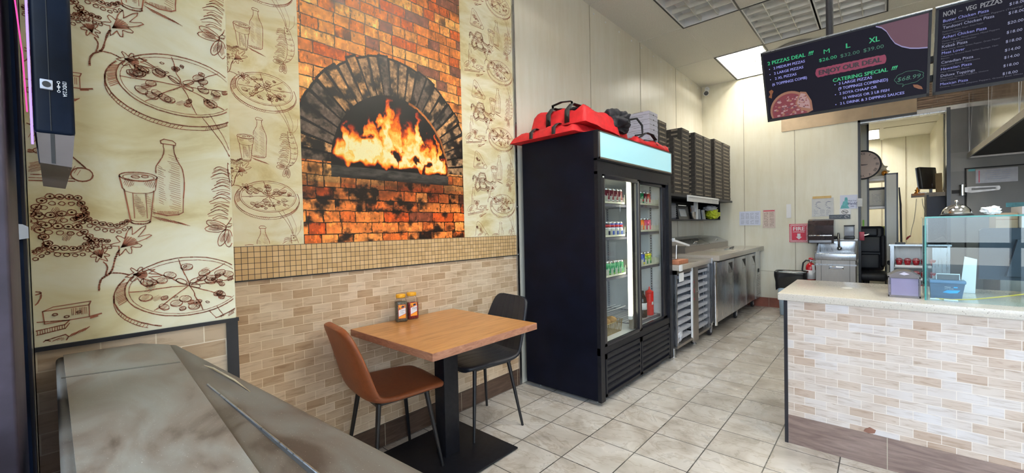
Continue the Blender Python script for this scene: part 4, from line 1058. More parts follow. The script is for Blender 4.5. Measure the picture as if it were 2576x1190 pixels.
for y0,y1,z0,z1 in ((FY0+0.01,FY1-0.004,FZ-0.014,FZ-0.006),(FY0+0.01,FY1-0.004,1.812,1.824),(FY0+0.010,FY0+0.022,1.812,FZ-0.006),(FY1-0.014,FY1-0.004,1.812,FZ-0.006)):
    b.box((FX+0.002,y0,z0),(FX+0.011,y1,z1),'steel_dull')
b.build('panel_frame',t)
b = MB(); IX=FX-0.055
b.box((FB+0.041,FY0+0.046,0.40),(FB+0.046,FY1-0.046,1.72),'fridge_white'); b.box((FB+0.04,FY0+0.0455,0.40),(IX,FY0+0.052,1.72),'fridge_white'); b.box((FB+0.04,FY1-0.052,0.40),(IX,FY1-0.0455,1.72),'fridge_white')
b.box((FB+0.04,FY0+0.046,0.40),(IX,FY1-0.046,0.43),'fridge_white'); b.box((FB+0.04,FY0+0.046,1.715),(IX,FY1-0.046,1.735),'fridge_white'); b.build('liner',t)
def door(y0,y1,xf,fr,name='door'):
    d=MB(); z0,z1=0.425,1.705; w=0.028
    d.box((xf-0.022,y0,z0),(xf,y0+fr[0],z1),'black_frame',0.002); d.box((xf-0.022,y1-fr[1],z0),(xf,y1,z1),'black_frame',0.002)
    d.box((xf-0.022,y0,z1-0.030),(xf,y1,z1),'black_frame',0.002); d.box((xf-0.022,y0,z0),(xf,y1,z0+0.026),'black_frame',0.002)
    o=d.build(name,t); g=MB(); g.box((xf-0.013,y0+fr[0],z0+0.026),(xf-0.009,y1-fr[1],z1-0.03),'fridge_glass'); g.build('pane',o); return o
door(2.705,3.345,FX-0.002,(0.040,0.055)); door(3.315,3.965,FX-0.027,(0.03,0.095))
b = MB(); b.box((FX-0.0015,3.300,0.44),(FX+0.003,3.308,1.69),'steel_dull'); b.box((FX-0.003,2.715,1.68),(FX-0.0005,2.735,1.690),'white_plastic'); b.build('door_edge_trim',t)
b = MB(); b.cyl((FX-0.062,3.250,0.56),(FX-0.062,3.250,1.690),0.017,'tube_glow',n=14); b.build('light_tube',t)
b = MB(); b.box((FX-0.095,3.285,0.44),(FX-0.052,3.370,1.70),'steel_dull',0.004); b.build('light_shroud',t)
b = MB(); b.box((FX-0.075,3.233,0.53),(FX-0.05,3.267,0.56),'white_plastic'); b.build('tube_socket',t)
for y in (3.37,3.95,3.20):
    b = MB(); b.box((FB+0.047,y,0.44),(FB+0.058,y+0.022,1.70),'grey_rack')
    z=0.46
    while z<1.69: b.box((FB+0.058,y+0.007,z),(FB+0.0585,y+0.015,z+0.012),'line_dark'); z+=0.025
    b.build('shelf_rail',t)
b=MB(); b.box((IX-0.14,FY1-0.058,0.44),(IX-0.12,FY1-0.052,1.70),'grey_rack')
z=0.46
while z<1.69: b.box((IX-0.135,FY1-0.0585,z),(IX-0.125,FY1-0.058,z+0.012),'line_dark'); z+=0.025
b.build('shelf_rail',t)
SHL=[(1.505,'L'),(1.236,'L'),(0.915,'L'),(1.510,'R'),(1.265,'R'),(0.950,'R'),(0.458,'R')]
for z,sd in SHL:
    y0,y1 = (FY0+0.055,3.275) if sd=='L' else (3.40,3.965)
    b=MB()
    for k in range(15):
        x=FB+0.07+k*(FX-0.10-FB-0.07)/14; b.box((x-0.002,y0,z-0.006),(x+0.002,y1,z-0.002),'grey_rack')
    b.box((FX-0.105,y0,z-0.028),(FX-0.098,y1,z-0.001),'shelf_grey'); b.box((FB+0.06,y0,z-0.010),(FB+0.066,y1,z-0.002),'shelf_grey')
    b.box((FB+0.06,y0,z-0.008),(FX-0.10,y0+0.006,z-0.002),'shelf_grey'); b.box((FB+0.06,y1-0.006,z-0.008),(FX-0.10,y1,z-0.002),'shelf_grey')
    o=b.build('shelf',t)
    if z>0.9:
        g=MB(); n=7 if sd=='L' else 7; ys=2.745 if sd=='L' else 3.455
        for k in range(n+1):
            y=ys+k*0.0715
            g.box((FX-0.099,y-0.0015,z-0.002),(FX-0.0965,y+0.0015,z+0.075),'divider'); g.box((FX-0.30,y-0.0008,z-0.002),(FX-0.099,y+0.0008,z+0.055),'divider')
        g.box((FX-0.0985,ys,z-0.002),(FX-0.0965,ys+n*0.0715,z+0.014),'divider'); g.build('can_divider',o)
for y0,y1 in ((2.735,3.290),(3.345,3.925)):
    b=MB(); b.box((FX-0.035,y0-0.02,0.060),(FX-0.012,y1+0.02,0.375),'black_side'); 
    b.box((FX-0.012,y0-0.02,0.055),(FX,y0,0.370),'black_paint'); b.box((FX-0.012,y1,0.055),(FX,y1+0.02,0.370),'black_paint')
    b.box((FX-0.012,y0-0.02,0.335),(FX,y1+0.02,0.370),'black_paint'); b.box((FX-0.012,y0-0.02,0.050),(FX,y1+0.02,0.075),'black_paint')
    for k in range(5):
        z=0.105+k*0.047; b.prism([(FX-0.012,z),(FX,z-0.004),(FX,z+0.016),(FX-0.012,z+0.026)],y0,y1,'black_paint','y')
    b.build('vent_grille',t)
for x in (FB+0.08,FX-0.08):
    for y in (FY0+0.08,FY1-0.08):
        b=MB(); b.cyl((x,y,0),(x,y,0.036),0.022,'steel',n=12); b.build('foot',t)

# cans and bottles in the fridge
def cyl_text(b,body,r,zc,h,ang,mat,width=None,vert=False):
    me=text_mesh(body,1.0,0.0); a,e=tw(me); s_=h/0.7
    L=(e-a)*s_
    if width: sx=width/(e-a)
    else: sx=s_
    vs=[]
    for p in me.vertices:
        u=(p.co.x-(a+e)/2)*sx; v=p.co.y*s_-h/2
        if vert: u,v=-v,u
        th=ang+u/r; vs.append(((r+0.0006)*math.cos(th),(r+0.0006)*math.sin(th),zc+v))
    b.add(vs,[tuple(p.vertices) for p in me.polygons],mat)
VIEW=math.radians(-58)
CANS={}
def can(kind):
    if kind in CANS: return CANS[kind]
    base,band,word,wm=KINDS[kind]
    t=thing('soda_can','x','can',(0,0,0),None)
    b=MB(); R=0.0325; H=0.120
    b.lathe([(0.024,0.0),(0.029,0.004),(R,0.010),(R,H-0.014)],base,n=26)
    b.build('body',t)
    b=MB(); b.lathe([(R,H-0.014),(0.0275,H-0.003),(0.0278,H),(0.0255,H),(0.025,H-0.004),(0.001,H-0.004)],'can_metal',n=26)
    b.tube([(0.004,-0.008,H-0.002),(0.004,0.008,H-0.002),(0.012,0.006,H-0.002),(0.012,-0.006,H-0.002),(0.004,-0.008,H-0.002)],0.0012,'can_metal',n=5); b.build('top',t)
    if band:
        b=MB(); n=26
        for (z0,z1,mat) in band:
            b.lathe([(R+0.0002,z0),(R+0.0003,(z0+z1)/2),(R+0.0002,z1)],mat,n=26)
        b.build('printed_band',t)
    if word:
        b=MB(); cyl_text(b,word,R+0.0003,0.058,0.017 if len(word)>2 else 0.03,VIEW,wm,0.044,False); b.build('lettering',t)
    CANS[kind]=t; t['_used']=0; return t
pm('can_metal',(0.7,0.7,0.72),0.25,metal=0.9,var=0.03)
for n_,c in (('can_maroon',(0.20,0.015,0.035)),('can_red',(0.45,0.012,0.02)),('can_blue',(0.02,0.07,0.42)),('can_navy',(0.015,0.02,0.07)),('can_green',(0.01,0.24,0.09)),('can_orange',(0.85,0.20,0.01)),('can_pink',(0.72,0.06,0.17)),('can_lime',(0.35,0.58,0.03)),('can_yellow',(0.85,0.68,0.04)),('can_white',(0.85,0.86,0.88))):
    pm(n_,c,0.3,var=0.05,metal=0.1)
KINDS={'maroon':('can_maroon',[(0.02,0.028,'can_white')],'Dr Pepper','can_white'),
 'blue':('can_blue',[(0.076,0.096,'can_red'),(0.046,0.072,'can_white')],'PEPSI','can_navy'),
 'black':('can_navy',[(0.076,0.096,'can_red'),(0.046,0.072,'can_white')],'PEPSI','can_navy'),
 'green':('can_green',[(0.018,0.024,'can_lime')],'Sprite','can_white'),
 'orange':('can_orange',[(0.010,0.016,'can_white')],'Crush','can_white'),
 'pink':('can_pink',[(0.010,0.016,'can_white')],'C','can_navy'),
 'ale':('can_green',[(0.03,0.05,'can_red')],'7','can_white'),
 'red':('can_red',[(0.02,0.026,'can_white')],'Cola','can_white'),
 'bluelem':('can_blue',[(0.01,0.035,'can_yellow')],'Brisk','can_white'),
 'lime':('can_lime',[(0.085,0.104,'can_yellow'),(0.012,0.04,'can_green')],'7UP','can_green')}
def put_can(kind,label,x,y,z,group):
    p=can(kind)
    if p['_used']==0: o=p
    else: o=copy_tree(p)
    p['_used']=p['_used']+1
    o.location=(x,y,z); o['label']=label; o['category']='can'; o['group']=group
ordn=['first','second','third','fourth','fifth']
def row(kinds,texts,y0,z,shelf,group):
    for k,(kd,tx) in enumerate(zip(kinds,texts)):
        put_can(kd,'%s soda can, %s from left on %s'%(tx,ordn[k],shelf),FX-0.135,y0+k*0.0715,z,group)
row(['maroon']*4,['dark red']*4,2.996,1.505,'the top shelf, left fridge door','cans in the fridge')
row(['black','blue','blue','blue'],['black and red','blue','blue','blue'],2.996,1.236,'the second shelf, left fridge door','cans in the fridge')
row(['green']*4,['green']*4,2.996,0.915,'the third shelf, left fridge door','cans in the fridge')
row(['ale','maroon','red','red'][:3],['green','dark red','red'],3.634,1.510,'the top shelf, right fridge door','cans in the fridge')
row(['orange','orange','pink','pink'],['orange','orange','pink','pink'],3.563+0.0,1.265,'the second shelf, right fridge door','cans in the fridge')
row(['bluelem','lime','lime'],['blue','yellow and green','yellow and green'],3.634,0.950,'the third shelf, right fridge door','cans in the fridge')
for o in list(COL.objects):
    if '_used' in o.keys(): del o['_used']
# squeeze bottle
t=thing('squeeze_bottle','red plastic ketchup squeeze bottle on the lowest shelf of the right fridge door','squeeze bottle',(FX-0.15,3.835,0.458))
b=MB(); c=(FX-0.15,3.835,0.4585); b.lathe([(0.034,0),(0.0385,0.006),(0.0385,0.20),(0.036,0.212)],'squeeze_red',c); b.build('body',t)
b=MB(); b.lathe([(0.0385,0.208),(0.0385,0.228),(0.020,0.236),(0.009,0.246),(0.004,0.272),(0.001,0.273)],'squeeze_red',c); b.build('nozzle_cap',t)
b=MB(); b.box((c[0]+0.036,c[1]-0.032,c[2]+0.105),(c[0]+0.0392,c[1]-0.002,c[2]+0.132),'label_white'); b.build('label',t)
# dark bottles
def bottle(label,x,y,z,cap='line_dark',lab='can_red',h=0.30):
    t=thing('soda_bottle',label,'bottle',(x,y,z),'dark bottles low in the fridge')
    b=MB(); b.lathe([(0.038,0),(0.042,0.01),(0.042,h*0.28),(0.038,h*0.42),(0.042,h*0.56),(0.036,h*0.72),(0.015,h*0.88),(0.013,h*0.93)],'cola',(x,y,z)); b.build('body',t)
    b=MB(); b.lathe([(0.0155,h*0.92),(0.0155,h*0.99),(0.001,h)],cap,(x,y,z),n=14); b.build('cap',t)
    b=MB(); b.lathe([(0.0425,h*0.30),(0.0395,h*0.42),(0.0425,h*0.55)],lab,(x,y,z)); b.build('label',t)
pm('cola',(0.03,0.012,0.008),0.1,coat=0.6)
SL=0.640
b_s=MB()
for k in range(12):
    x=FB+0.07+k*(FX-0.12-FB-0.07)/11; b_s.box((x-0.002,FY0+0.055,SL-0.006),(x+0.002,3.275,SL-0.002),'grey_rack')
b_s.box((FX-0.125,FY0+0.055,SL-0.012),(FX-0.12,3.275,SL-0.001),'shelf_grey'); 
fr_=[o for o in COL.objects if o.name.startswith('drinks_fridge')][0]
b_s.build('shelf',fr_)
bottle('dark cola bottle, leftmost in the fridge bottom left',FX-0.20,2.770,SL,h=0.24); bottle('dark cola bottle, middle of three in the fridge bottom left',FX-0.21,2.870,SL,h=0.24); bottle('dark cola bottle, rightmost of three in the fridge bottom left',FX-0.22,2.975,SL,h=0.24)
bottle('dark bottle with a white label left of the red squeeze bottle',FX-0.16,3.700,0.458,lab='label_white',h=0.25)
# wire basket with bread
t=thing('wire_basket','golden wire basket at the bottom of the left fridge side','basket',(FX-0.20,3.08,0.43))
b=MB(); X0,X1,Y0,Y1,Z0,Z1=FX-0.30,FX-0.120,2.950,3.225,0.432,0.530
for z,e in ((Z0+0.003,0.012),(Z1,0)):
    b.tube([(X0+e,Y0+e,z),(X1-e,Y0+e,z),(X1-e,Y1-e,z),(X0+e,Y1-e,z),(X0+e,Y0+e,z)],0.003,'wire_gold',n=6)
for k in range(17):
    y=Y0+0.012+(Y1-Y0-0.024)*k/16; b.tube([(X1,y,Z1),(X1-0.012,y,Z0+0.002),(X0+0.012,y,Z0+0.002),(X0,y,Z1)],0.0018,'wire_gold',n=5)
for k in range(9):
    x=X0+0.012+(X1-X0-0.024)*k/8; b.tube([(x,Y0,Z1),(x,Y0+0.012,Z0+0.002)],0.0018,'wire_gold',n=5); b.tube([(x,Y1,Z1),(x,Y1-0.012,Z0+0.002)],0.0018,'wire_gold',n=5)
b.build('wire_frame',t)
for k,(x,y) in enumerate(((FX-0.20,3.00),(FX-0.21,3.09),(FX-0.20,3.175))):
    b=MB(); b.sph((x,y,0.512+0.006*k),(0.045,0.040,0.030),'bread'); o=b.build('bread_roll',label=['round brown bread roll, leftmost in the wire basket','round brown bread roll, middle of the wire basket','round brown bread roll, rightmost in the wire basket'][k],cat='bread roll',group='bread rolls in the wire basket')

# ============================================================ ON TOP OF THE FRIDGE
def cushion(name,pts,thick,mat,seed,amp=0.012,zbase=0.0,zfun=None,label=None,n=26):
    """soft lumpy slab over a quad of four corners (x,y,z) with thickness and wrinkles"""
    P=[Vector(p) for p in pts]; top=[];bot=[]
    for j in range(n+1):
        for i in range(n+1):
            u=i/n;v=j/n; p=(P[0]*(1-u)+P[1]*u)*(1-v)+(P[3]*(1-u)+P[2]*u)*v
            e=min(u,1-u,v,1-v)*2; r=min(1,e/0.22)**0.5
            w=noise.noise(Vector((p.x*9+seed,p.y*9,seed)))*amp*1.6+noise.noise(Vector((p.x*24,p.y*24+seed,seed)))*amp*0.8
            jx=noise.noise(Vector((p.y*8,seed,p.x*3)))*0.012*(1-r*0.6)
            h=thick*r*(1+0.3*noise.noise(Vector((p.x*5,p.y*5,seed*2))))
            top.append((p.x+jx,p.y+jx,p.z+h+w*r)); bot.append((p.x+jx,p.y+jx,p.z+0.0))
    N=n+1; T=len(top); fs=[]
    for j in range(n):
        for i in range(n):
            a=j*N+i; fs.append((a,a+1,a+N+1,a+N)); fs.append((T+a,T+a+N,T+a+N+1,T+a+1))
    for i in range(n):
        fs.append((i,T+i,T+i+1,i+1)); a=n*N+i; fs.append((a,a+1,T+a+1,T+a)); fs.append((i*N,(i+1)*N,T+(i+1)*N,T+i*N)); a=i*N+n; fs.append((a,T+a,T+a+N,a+N))
    return top+bot,fs
def strap(b,pts,w,mat='black_strap',th=0.004,wd=(0,1,0)):
    """flat webbing following pts; wd = width direction"""
    W=Vector(wd).normalized()*w/2; pts=[Vector(p) for p in pts]; vs=[];fs=[]
    for p in pts: vs+= [tuple(p-W),tuple(p+W)]
    n=len(pts)
    up_=Vector((0,0,th)); vs+= [tuple(Vector(v)+up_) for v in vs[:2*n]]
    for i in range(n-1):
        a=2*i; fs+=[(a,a+1,a+3,a+2),(2*n+a,2*n+a+2,2*n+a+3,2*n+a+1),(a,a+2,2*n+a+2,2*n+a),(a+1,2*n+a+1,2*n+a+3,a+3)]
    fs+=[(0,2*n,2*n+1,1),(2*n-2,2*n-1,4*n-1,4*n-2)]
    b.add(vs,fs,mat,True)
Z=FZ
def bag(label,quad,thick,seed,straps,amp=0.012,n=26):
    t=thing('delivery_bag',label,'bag',tuple(Vector(quad[0])*0.5+Vector(quad[2])*0.5),'red delivery bags on the fridge')
    b=MB(); vs,fs=cushion('x',quad,thick,'red_nylon',seed,amp,n=n); b.add(vs,fs,'red_nylon',True); b.build('bag_body',t)
    P=[Vector(p)+Vector((0,0,thick*0.35)) for p in quad]
    
    for s_,w,wd in straps:
        b=MB(); strap(b,s_,w,wd=wd); b.build('handle_strap',t)
    return t
# lower bag: hangs over the side edge towards the window
bag('flat red delivery bag lying lowest, drooping over the left fridge edge',
    [(-2.285,2.555,Z-0.004),(-1.66,2.555,Z+0.006),(-1.60,3.05,Z+0.003),(-2.24,3.10,Z+0.003)],0.075,3.1,
    [([(-2.06,2.548,Z+0.004),(-2.06,2.55,Z+0.05),(-2.06,2.60,Z+0.088),(-2.06,2.80,Z+0.095)],0.035,(1,0,0)),
     ([(-1.84,2.545,Z+0.004),(-1.84,2.548,Z+0.055),(-1.84,2.60,Z+0.092),(-1.84,2.80,Z+0.098)],0.035,(1,0,0))])
bag('puffed red delivery bag with black straps piled highest, nearest the lit fridge panel',
    [(-2.13,2.64,Z+0.085),(-1.60,2.625,Z+0.075),(-1.60,3.14,Z+0.040),(-2.16,3.20,Z+0.080)],0.150,8.7,
    [([(-1.95,2.632,Z+0.09),(-1.945,2.63,Z+0.185),(-1.94,2.68,Z+0.240),(-1.93,2.90,Z+0.250)],0.045,(1,0,0)),
     ([(-1.77,2.625,Z+0.09),(-1.765,2.622,Z+0.185),(-1.76,2.68,Z+0.240),(-1.75,2.90,Z+0.245)],0.045,(1,0,0)),
     ([(-1.95,2.70,Z+0.235),(-1.95,2.695,Z+0.265),(-1.86,2.69,Z+0.275),(-1.77,2.695,Z+0.265),(-1.77,2.70,Z+0.235)],0.03,(0,1,0))],amp=0.02)
bag('thin red delivery bag trailing to the right end of the fridge top',
    [(-1.98,3.42,Z+0.002),(-1.545,3.36,Z+0.002),(-1.515,4.02,Z+0.002),(-1.93,3.99,Z+0.002)],0.070,5.3,
    [([(-1.53,3.74,Z+0.03),(-1.56,3.745,Z+0.075),(-1.66,3.74,Z+0.10),(-1.86,3.72,Z+0.10)],0.035,(0,1,0)),
     ([(-1.56,3.42,Z+0.060),(-1.545,3.52,Z+0.115),(-1.545,3.64,Z+0.115),(-1.55,3.74,Z+0.080)],0.03,(1,0,0))],amp=0.02)
bag('red delivery bag folded behind the black jacket',
    [(-2.15,3.02,Z+0.002),(-1.66,3.10,Z+0.010),(-1.66,3.42,Z+0.010),(-2.10,3.45,Z+0.002)],0.17,9.9,[],amp=0.02)
def cloth(name,label,c,r,seed,amp,cat):
    t=MB(); bm=bmesh.new(); bmesh.ops.create_icosphere(bm,subdivisions=5,radius=1)
    for v in bm.verts:
        d=v.co.normalized(); k=1+amp*noise.noise(d*1.9+Vector((seed,0,0)))+amp*0.32*noise.noise(d*4.2+Vector((0,seed,0)))-amp*0.22*max(0,1-6*abs(noise.noise(d*2.6+Vector((seed,seed,0)))))
        v.co=Vector((c[0]+d.x*r[0]*k,c[1]+d.y*r[1]*k,max(c[2]-r[2]*0.8,c[2]+d.z*r[2]*k)))
    t.addbm(bm,'black_cloth',True); return t
b=cloth('jacket','',(-1.70,3.22,Z+0.175),(0.13,0.17,0.10),2.0,0.45,'')
b.build('crumpled_jacket',label='crumpled black jacket heaped on the red bags above the lit fridge panel',cat='jacket')
b=cloth('cap','',(-1.96,3.02,Z+0.255),(0.17,0.18,0.055),5.0,0.5,'')
b.build('folded_black_bag',label='black cloth bag folded behind the puffed red delivery bag',cat='bag')
b=MB(); b.tube([(-1.60,3.30,Z+0.20),(-1.565,3.38,Z+0.22),(-1.55,3.45,Z+0.17),(-1.56,3.48,Z+0.10),(-1.60,3.42,Z+0.085)],0.009,'black_strap',n=8)
b.build('loose_strap',label='loose black strap loop beside the crumpled jacket',cat='strap')
pm('clear_dark',(0.10,0.12,0.16),0.3)

# ============================================================ WALL SHELF AND PIZZA BOXES
t = thing('wall_shelf','black open wall shelf carrying the pizza boxes beside the fridge','shelf',(-2.07,5.8,1.38))
b = MB(); b.box((WX+0.002,4.15,1.662),(-1.835,7.485,1.690),'black_paint'); b.build('top_board',t)
b = MB(); b.box((WX+0.002,4.15,1.378),(-1.95,7.22,1.392),'black_paint'); b.build('lower_board',t)
b = MB(); b.box((WX+0.002,4.16,1.392),(WX+0.012,7.21,1.662),'line_dark'); b.build('back_panel',t)
for y in (4.15,7.205):
    b = MB(); b.box((WX+0.002,y,1.378),(-1.95,y+0.015,1.662),'black_paint'); b.build('side_panel',t)
for y in (6.12,):
    b = MB(); b.box((-2.0,y,1.392),(-1.952,y+0.035,1.662),'white_plastic'); b.build('upright',t)
def order(k):
    if 10<=k%100<=20: s_='th'
    else: s_={1:'st',2:'nd',3:'rd'}.get(k%10,'th')
    return '%d%s'%(k,s_)
def ink(b,face,u0,u1,v0,v1,fx):
    """irregular printed strip standing in for the small box lettering"""
BOXR=random.Random(4)
protos={}
def pizza_box(y0,y1,x0,x1,z,h,color,label,group,jit=0.004):
    key=(round(y1-y0,2),round(x1-x0,2),color,round(h,3))
    W_=y1-y0-0.004; D_=x1-x0
    if key in protos: o=protos[key].copy(); COL.objects.link(o)
    else:
        b=MB(); body='black_box' if color=='black' else 'white_box'; lid=body
        b.box((-D_/2,-W_/2,0),(D_/2,W_/2,h*0.94),body)
        b.box((-D_/2-0.001,-W_/2-0.001,h*0.36),(D_/2+0.0015,W_/2+0.001,h*0.97),lid)
        b.box((D_/2+0.0010,-W_/2,h*0.33),(D_/2+0.0018,W_/2,h*0.37),'line_dark')
        b.box((-D_/2,-W_/2-0.0014,h*0.33),(D_/2,-W_/2-0.0009,h*0.37),'line_dark')
        if color=='black':
            rr=random.Random(2); n=13; a0=-W_*0.36; a1=W_*0.36
            for k in range(n):
                u=a0+(a1-a0)*k/n; w=(a1-a0)/n*rr.uniform(0.55,0.95); hh=h*rr.uniform(0.20,0.40)
                b.box((D_/2+0.001,u,h*0.66-hh/2),(D_/2+0.0024,u+w,h*0.66+hh/2),'box_print')
            b.box((D_/2-0.13,-W_/2-0.002,h*0.45),(D_/2-0.05,-W_/2-0.0008,h*0.85),'box_print')
        else:
            b.prism([(-0.012,h*0.5),(0.012,h*0.5),(0.0,h*0.22)],D_/2+0.0012,D_/2+0.0026,'line_dark','x')
            b.box((-D_*0.1,-W_/2-0.0018,h*0.94),(D_*0.28,-W_/2-0.0009,h*0.99),'line_dark')
        o=b.build('pizza_box',origin=(0,0,0)); protos[key]=o
    o.location=((x0+x1)/2+BOXR.uniform(-jit,jit*0.3),(y0+y1)/2+BOXR.uniform(-jit,jit)*0.5,z)
    o['label']=label; o['category']='pizza box'; o['group']=group
XF=-1.850
def stack(y0,y1,depth,n,h,color,which,group='black pizza boxes on the wall shelf',xf=XF):
    for k in range(n):
        pizza_box(y0,y1,xf-depth,xf,1.691+k*h,h,color,'%s pizza box, %s from bottom of %s'%(color,order(k+1),which),group)
stack(4.300,4.525,0.30,16,0.0535,'white','the white stack behind the fridge',group='white pizza boxes behind the fridge')
stack(4.540,4.770,0.30,15,0.0535,'black','the stack directly behind the white boxes',)
stack(4.975,5.235,0.27,13,0.0520,'black','the short stack just right of the fridge')
stack(5.250,5.515,0.43,16,0.0520,'black','the taller stack behind the short one')
stack(5.735,6.075,0.36,16,0.0532,'black','the left stack of the middle pair')
stack(6.090,6.430,0.36,16,0.0532,'black','the right stack of the middle pair')
stack(6.595,6.995,0.41,17,0.0525,'black','the stack second from the back wall')
stack(7.020,7.430,0.41,17,0.0525,'black','the stack nearest the back wall')
t = thing('ticket_rail','white metal rail clipped under the front edge of the black wall shelf','rail',(-1.83,5.95,1.60))
b = MB(); b.box((-1.832,5.36,1.612),(-1.818,6.66,1.693),'white_plastic'); b.build('rail_plate',t)
b = MB(); b.box((-1.822,5.38,1.668),(-1.800,6.64,1.680),'white_plastic',0.003); b.build('lip',t)
# things on the lower shelf
t = thing('storage_tray','dark grey ribbed plastic tray leaning at the left end of the lower shelf','tray',(-2.05,5.28,1.392))
b = MB(); b.box((-2.10,5.02,1.393),(-1.99,5.42,1.60),'clear_dark',0.01)
for k in range(6): b.box((-1.992,5.02,1.42+k*0.028),(-1.985,5.42,1.427+k*0.028),'clear_dark')
b.build('tray_body',t)

t = thing('toaster_oven','small dark countertop appliance with a glass front on the lower shelf','appliance',(-2.08,5.72,1.392))
b = MB(); b.prism([(-2.20,1.393),(-1.99,1.393),(-2.02,1.57),(-2.18,1.585)],5.52,5.93,'black_plastic','y'); b.build('body',t)
b = MB(); b.box((-2.03,5.56,1.575),(-2.015,5.86,1.583),'chrome'); b.build('handle',t)
b = MB(); b.prism([(-1.992,1.43),(-1.986,1.43),(-2.008,1.53),(-2.014,1.53)],5.57,5.80,'clear_grey','y'); b.build('front_glass',t)
t = thing('metal_cup','steel cup with utensils standing on the lower shelf','cup',(-1.99,6.03,1.392))
b = MB(); b.lathe([(0.045,0),(0.05,0.002),(0.052,0.095),(0.056,0.10),(0.05,0.101),(0.048,0.01)],'steel',(-1.99,6.02,1.393)); b.build('cup_body',t)
b = MB(); b.tube([(-1.98,6.03,1.41),(-1.96,6.06,1.55)],0.006,'label_white',n=6); b.tube([(-1.99,6.0,1.41),(-2.0,5.99,1.56)],0.005,'brown_card',n=6); b.build('utensils',t,kind='stuff')
for k,(y,h,l) in enumerate(((6.22,0.20,'tallest'),(6.42,0.15,'middle'),(6.58,0.14,'shortest'))):
    b = MB(); b.prism([(y,1.393),(y+0.12,1.393),(y+0.07,1.393+h),(y-0.05,1.393+h)],-2.06+0.015*k,-2.045+0.015*k,'clear_grey','x')
    b.build('cutting_sheet',label='grey plastic sheet leaning on the lower shelf, %s of the three'%l,cat='plastic sheet',group='grey sheets leaning on the lower shelf')
b = MB(); bm=bmesh.new(); bmesh.ops.create_icosphere(bm,subdivisions=4,radius=1)
for v in bm.verts:
    d=v.co.normalized(); k_=1+0.35*noise.noise(d*3+Vector((1,2,3)))
    v.co=Vector((-2.0+d.x*0.10*k_,7.00+d.y*0.12*k_,1.475+d.z*0.075*k_))
b.addbm(bm,'yellow_bag',True); b.build('snack_bag',label='crumpled yellow and green plastic bag at the right end of the lower shelf',cat='bag')
b = MB(); bm=bmesh.new(); bmesh.ops.create_icosphere(bm,subdivisions=4,radius=1)
for v in bm.verts:
    d=v.co.normalized(); k_=1+0.35*noise.noise(d*3+Vector((7,2,3)))
    v.co=Vector((-2.02+d.x*0.09*k_,6.93+d.y*0.11*k_,1.565+d.z*0.04*k_))
b.addbm(bm,'silver_bag',True); b.build('plastic_bag',label='pale silver plastic bag lying on top of the yellow bag',cat='bag')

# ============================================================ PREP COUNTERS
t = thing('tray_cabinet','stainless under-counter tray rack with two columns of grey slides next to the fridge','cabinet',(-1.85,4.55,0))
X0=-2.27; XR=-1.500; Y0,Y1=4.065,5.085
b = MB(); b.box((X0,Y0-0.01,0.872),(-1.465,Y1,0.925),'quartz_prep',0.003); b.build('countertop',t)
b = MB(); b.box((-1.468,Y0-0.012,0.868),(-1.458,Y0+0.05,0.928),'white_plastic'); b.build('edge_guard',t); b = MB(); b.box((-1.468,Y1-0.035,0.868),(-1.458,Y1,0.928),'grey_rack'); b.build('edge_guard',t)
b = MB()
b.box((X0,Y0,0.12),(XR,Y0+0.02,0.872),'steel'); b.box((X0,Y1-0.03,0.12),(XR+0.012,Y1-0.012,0.872),'steel'); b.box((X0,Y0,0.10),(XR,Y1-0.01,0.125),'steel_dull')
b.box((X0,Y0,0.83),(XR,Y1-0.01,0.872),'steel_dull'); b.box((X0,Y0,0.10),(X0+0.02,Y1-0.01,0.85),'steel_dull'); b.build('frame',t)
b = MB(); b.box((XR-0.01,4.505,0.075),(XR+0.012,4.665,0.872),'steel_dull',0.003)
b.cyl((XR+0.012,4.62,0.60),(XR+0.018,4.62,0.60),0.006,'chrome',n=10)
for z in (0.70,0.62,0.595,0.52):
    for k in range(2): b.box((XR+0.0122,4.520,z+k*0.014),(XR+0.0130,4.545,z+k*0.014+0.006),'sign_red')
b.build('centre_panel',t)
b = MB(); b.box((XR-0.012,4.495,0.12),(XR+0.004,4.508,0.872),'white_plastic'); b.build('bright_edge',t)
for ys,ye,n in ((4.10,4.49,9),(4.68,5.05,9)):
    for k in range(n):
        z=0.165+k*0.077; b=MB(); b.prism([(X0+0.03,z),(XR-0.015,z),(XR-0.010,z+0.032),(X0+0.03,z+0.036)],ys,ye,'grey_rack','y'); b.build('tray_slide',t)
    b=MB(); b.box((XR-0.05,ye-0.045,0.12),(XR-0.042,ye-0.035,0.86),'steel'); b.build('guide_rod',t)
for x in (-2.2,-1.56):
    for y in (4.12,4.72):
        b=MB(); b.cyl((x,y,0.012),(x,y,0.10),0.019,'steel',n=12); b.lathe([(0.03,0),(0.03,0.006),(0.02,0.014)],'steel',(x,y,0),n=12); b.build('leg',t)
b=MB(); b.box((XR+0.004,4.12,0.755),(XR+0.008,4.245,0.840),'label_white'); b.build('paper_note',t)
b=MB(); bm=bmesh.new(); bmesh.ops.create_icosphere(bm,subdivisions=4,radius=1)
for v in bm.verts:
    d=v.co.normalized(); k_=1+0.35*noise.noise(d*3+Vector((17,2,3)))
    v.co=Vector((-1.56+d.x*0.055*k_,4.20+d.y*0.085*k_,0.205+d.z*0.085*k_))
b.addbm(bm,'silver_bag',True); b.build('plastic_bag',label='crumpled clear plastic bag at the bottom left of the tray rack',cat='bag')
b=MB(); b.prism([(4.69,0.66),(4.78,0.66),(4.81,0.50),(4.72,0.49)],XR-0.03,XR-0.022,'white_plastic','x'); b.build('hanging_cloth',label='white cloth hanging on the right column of the tray rack',cat='cloth')

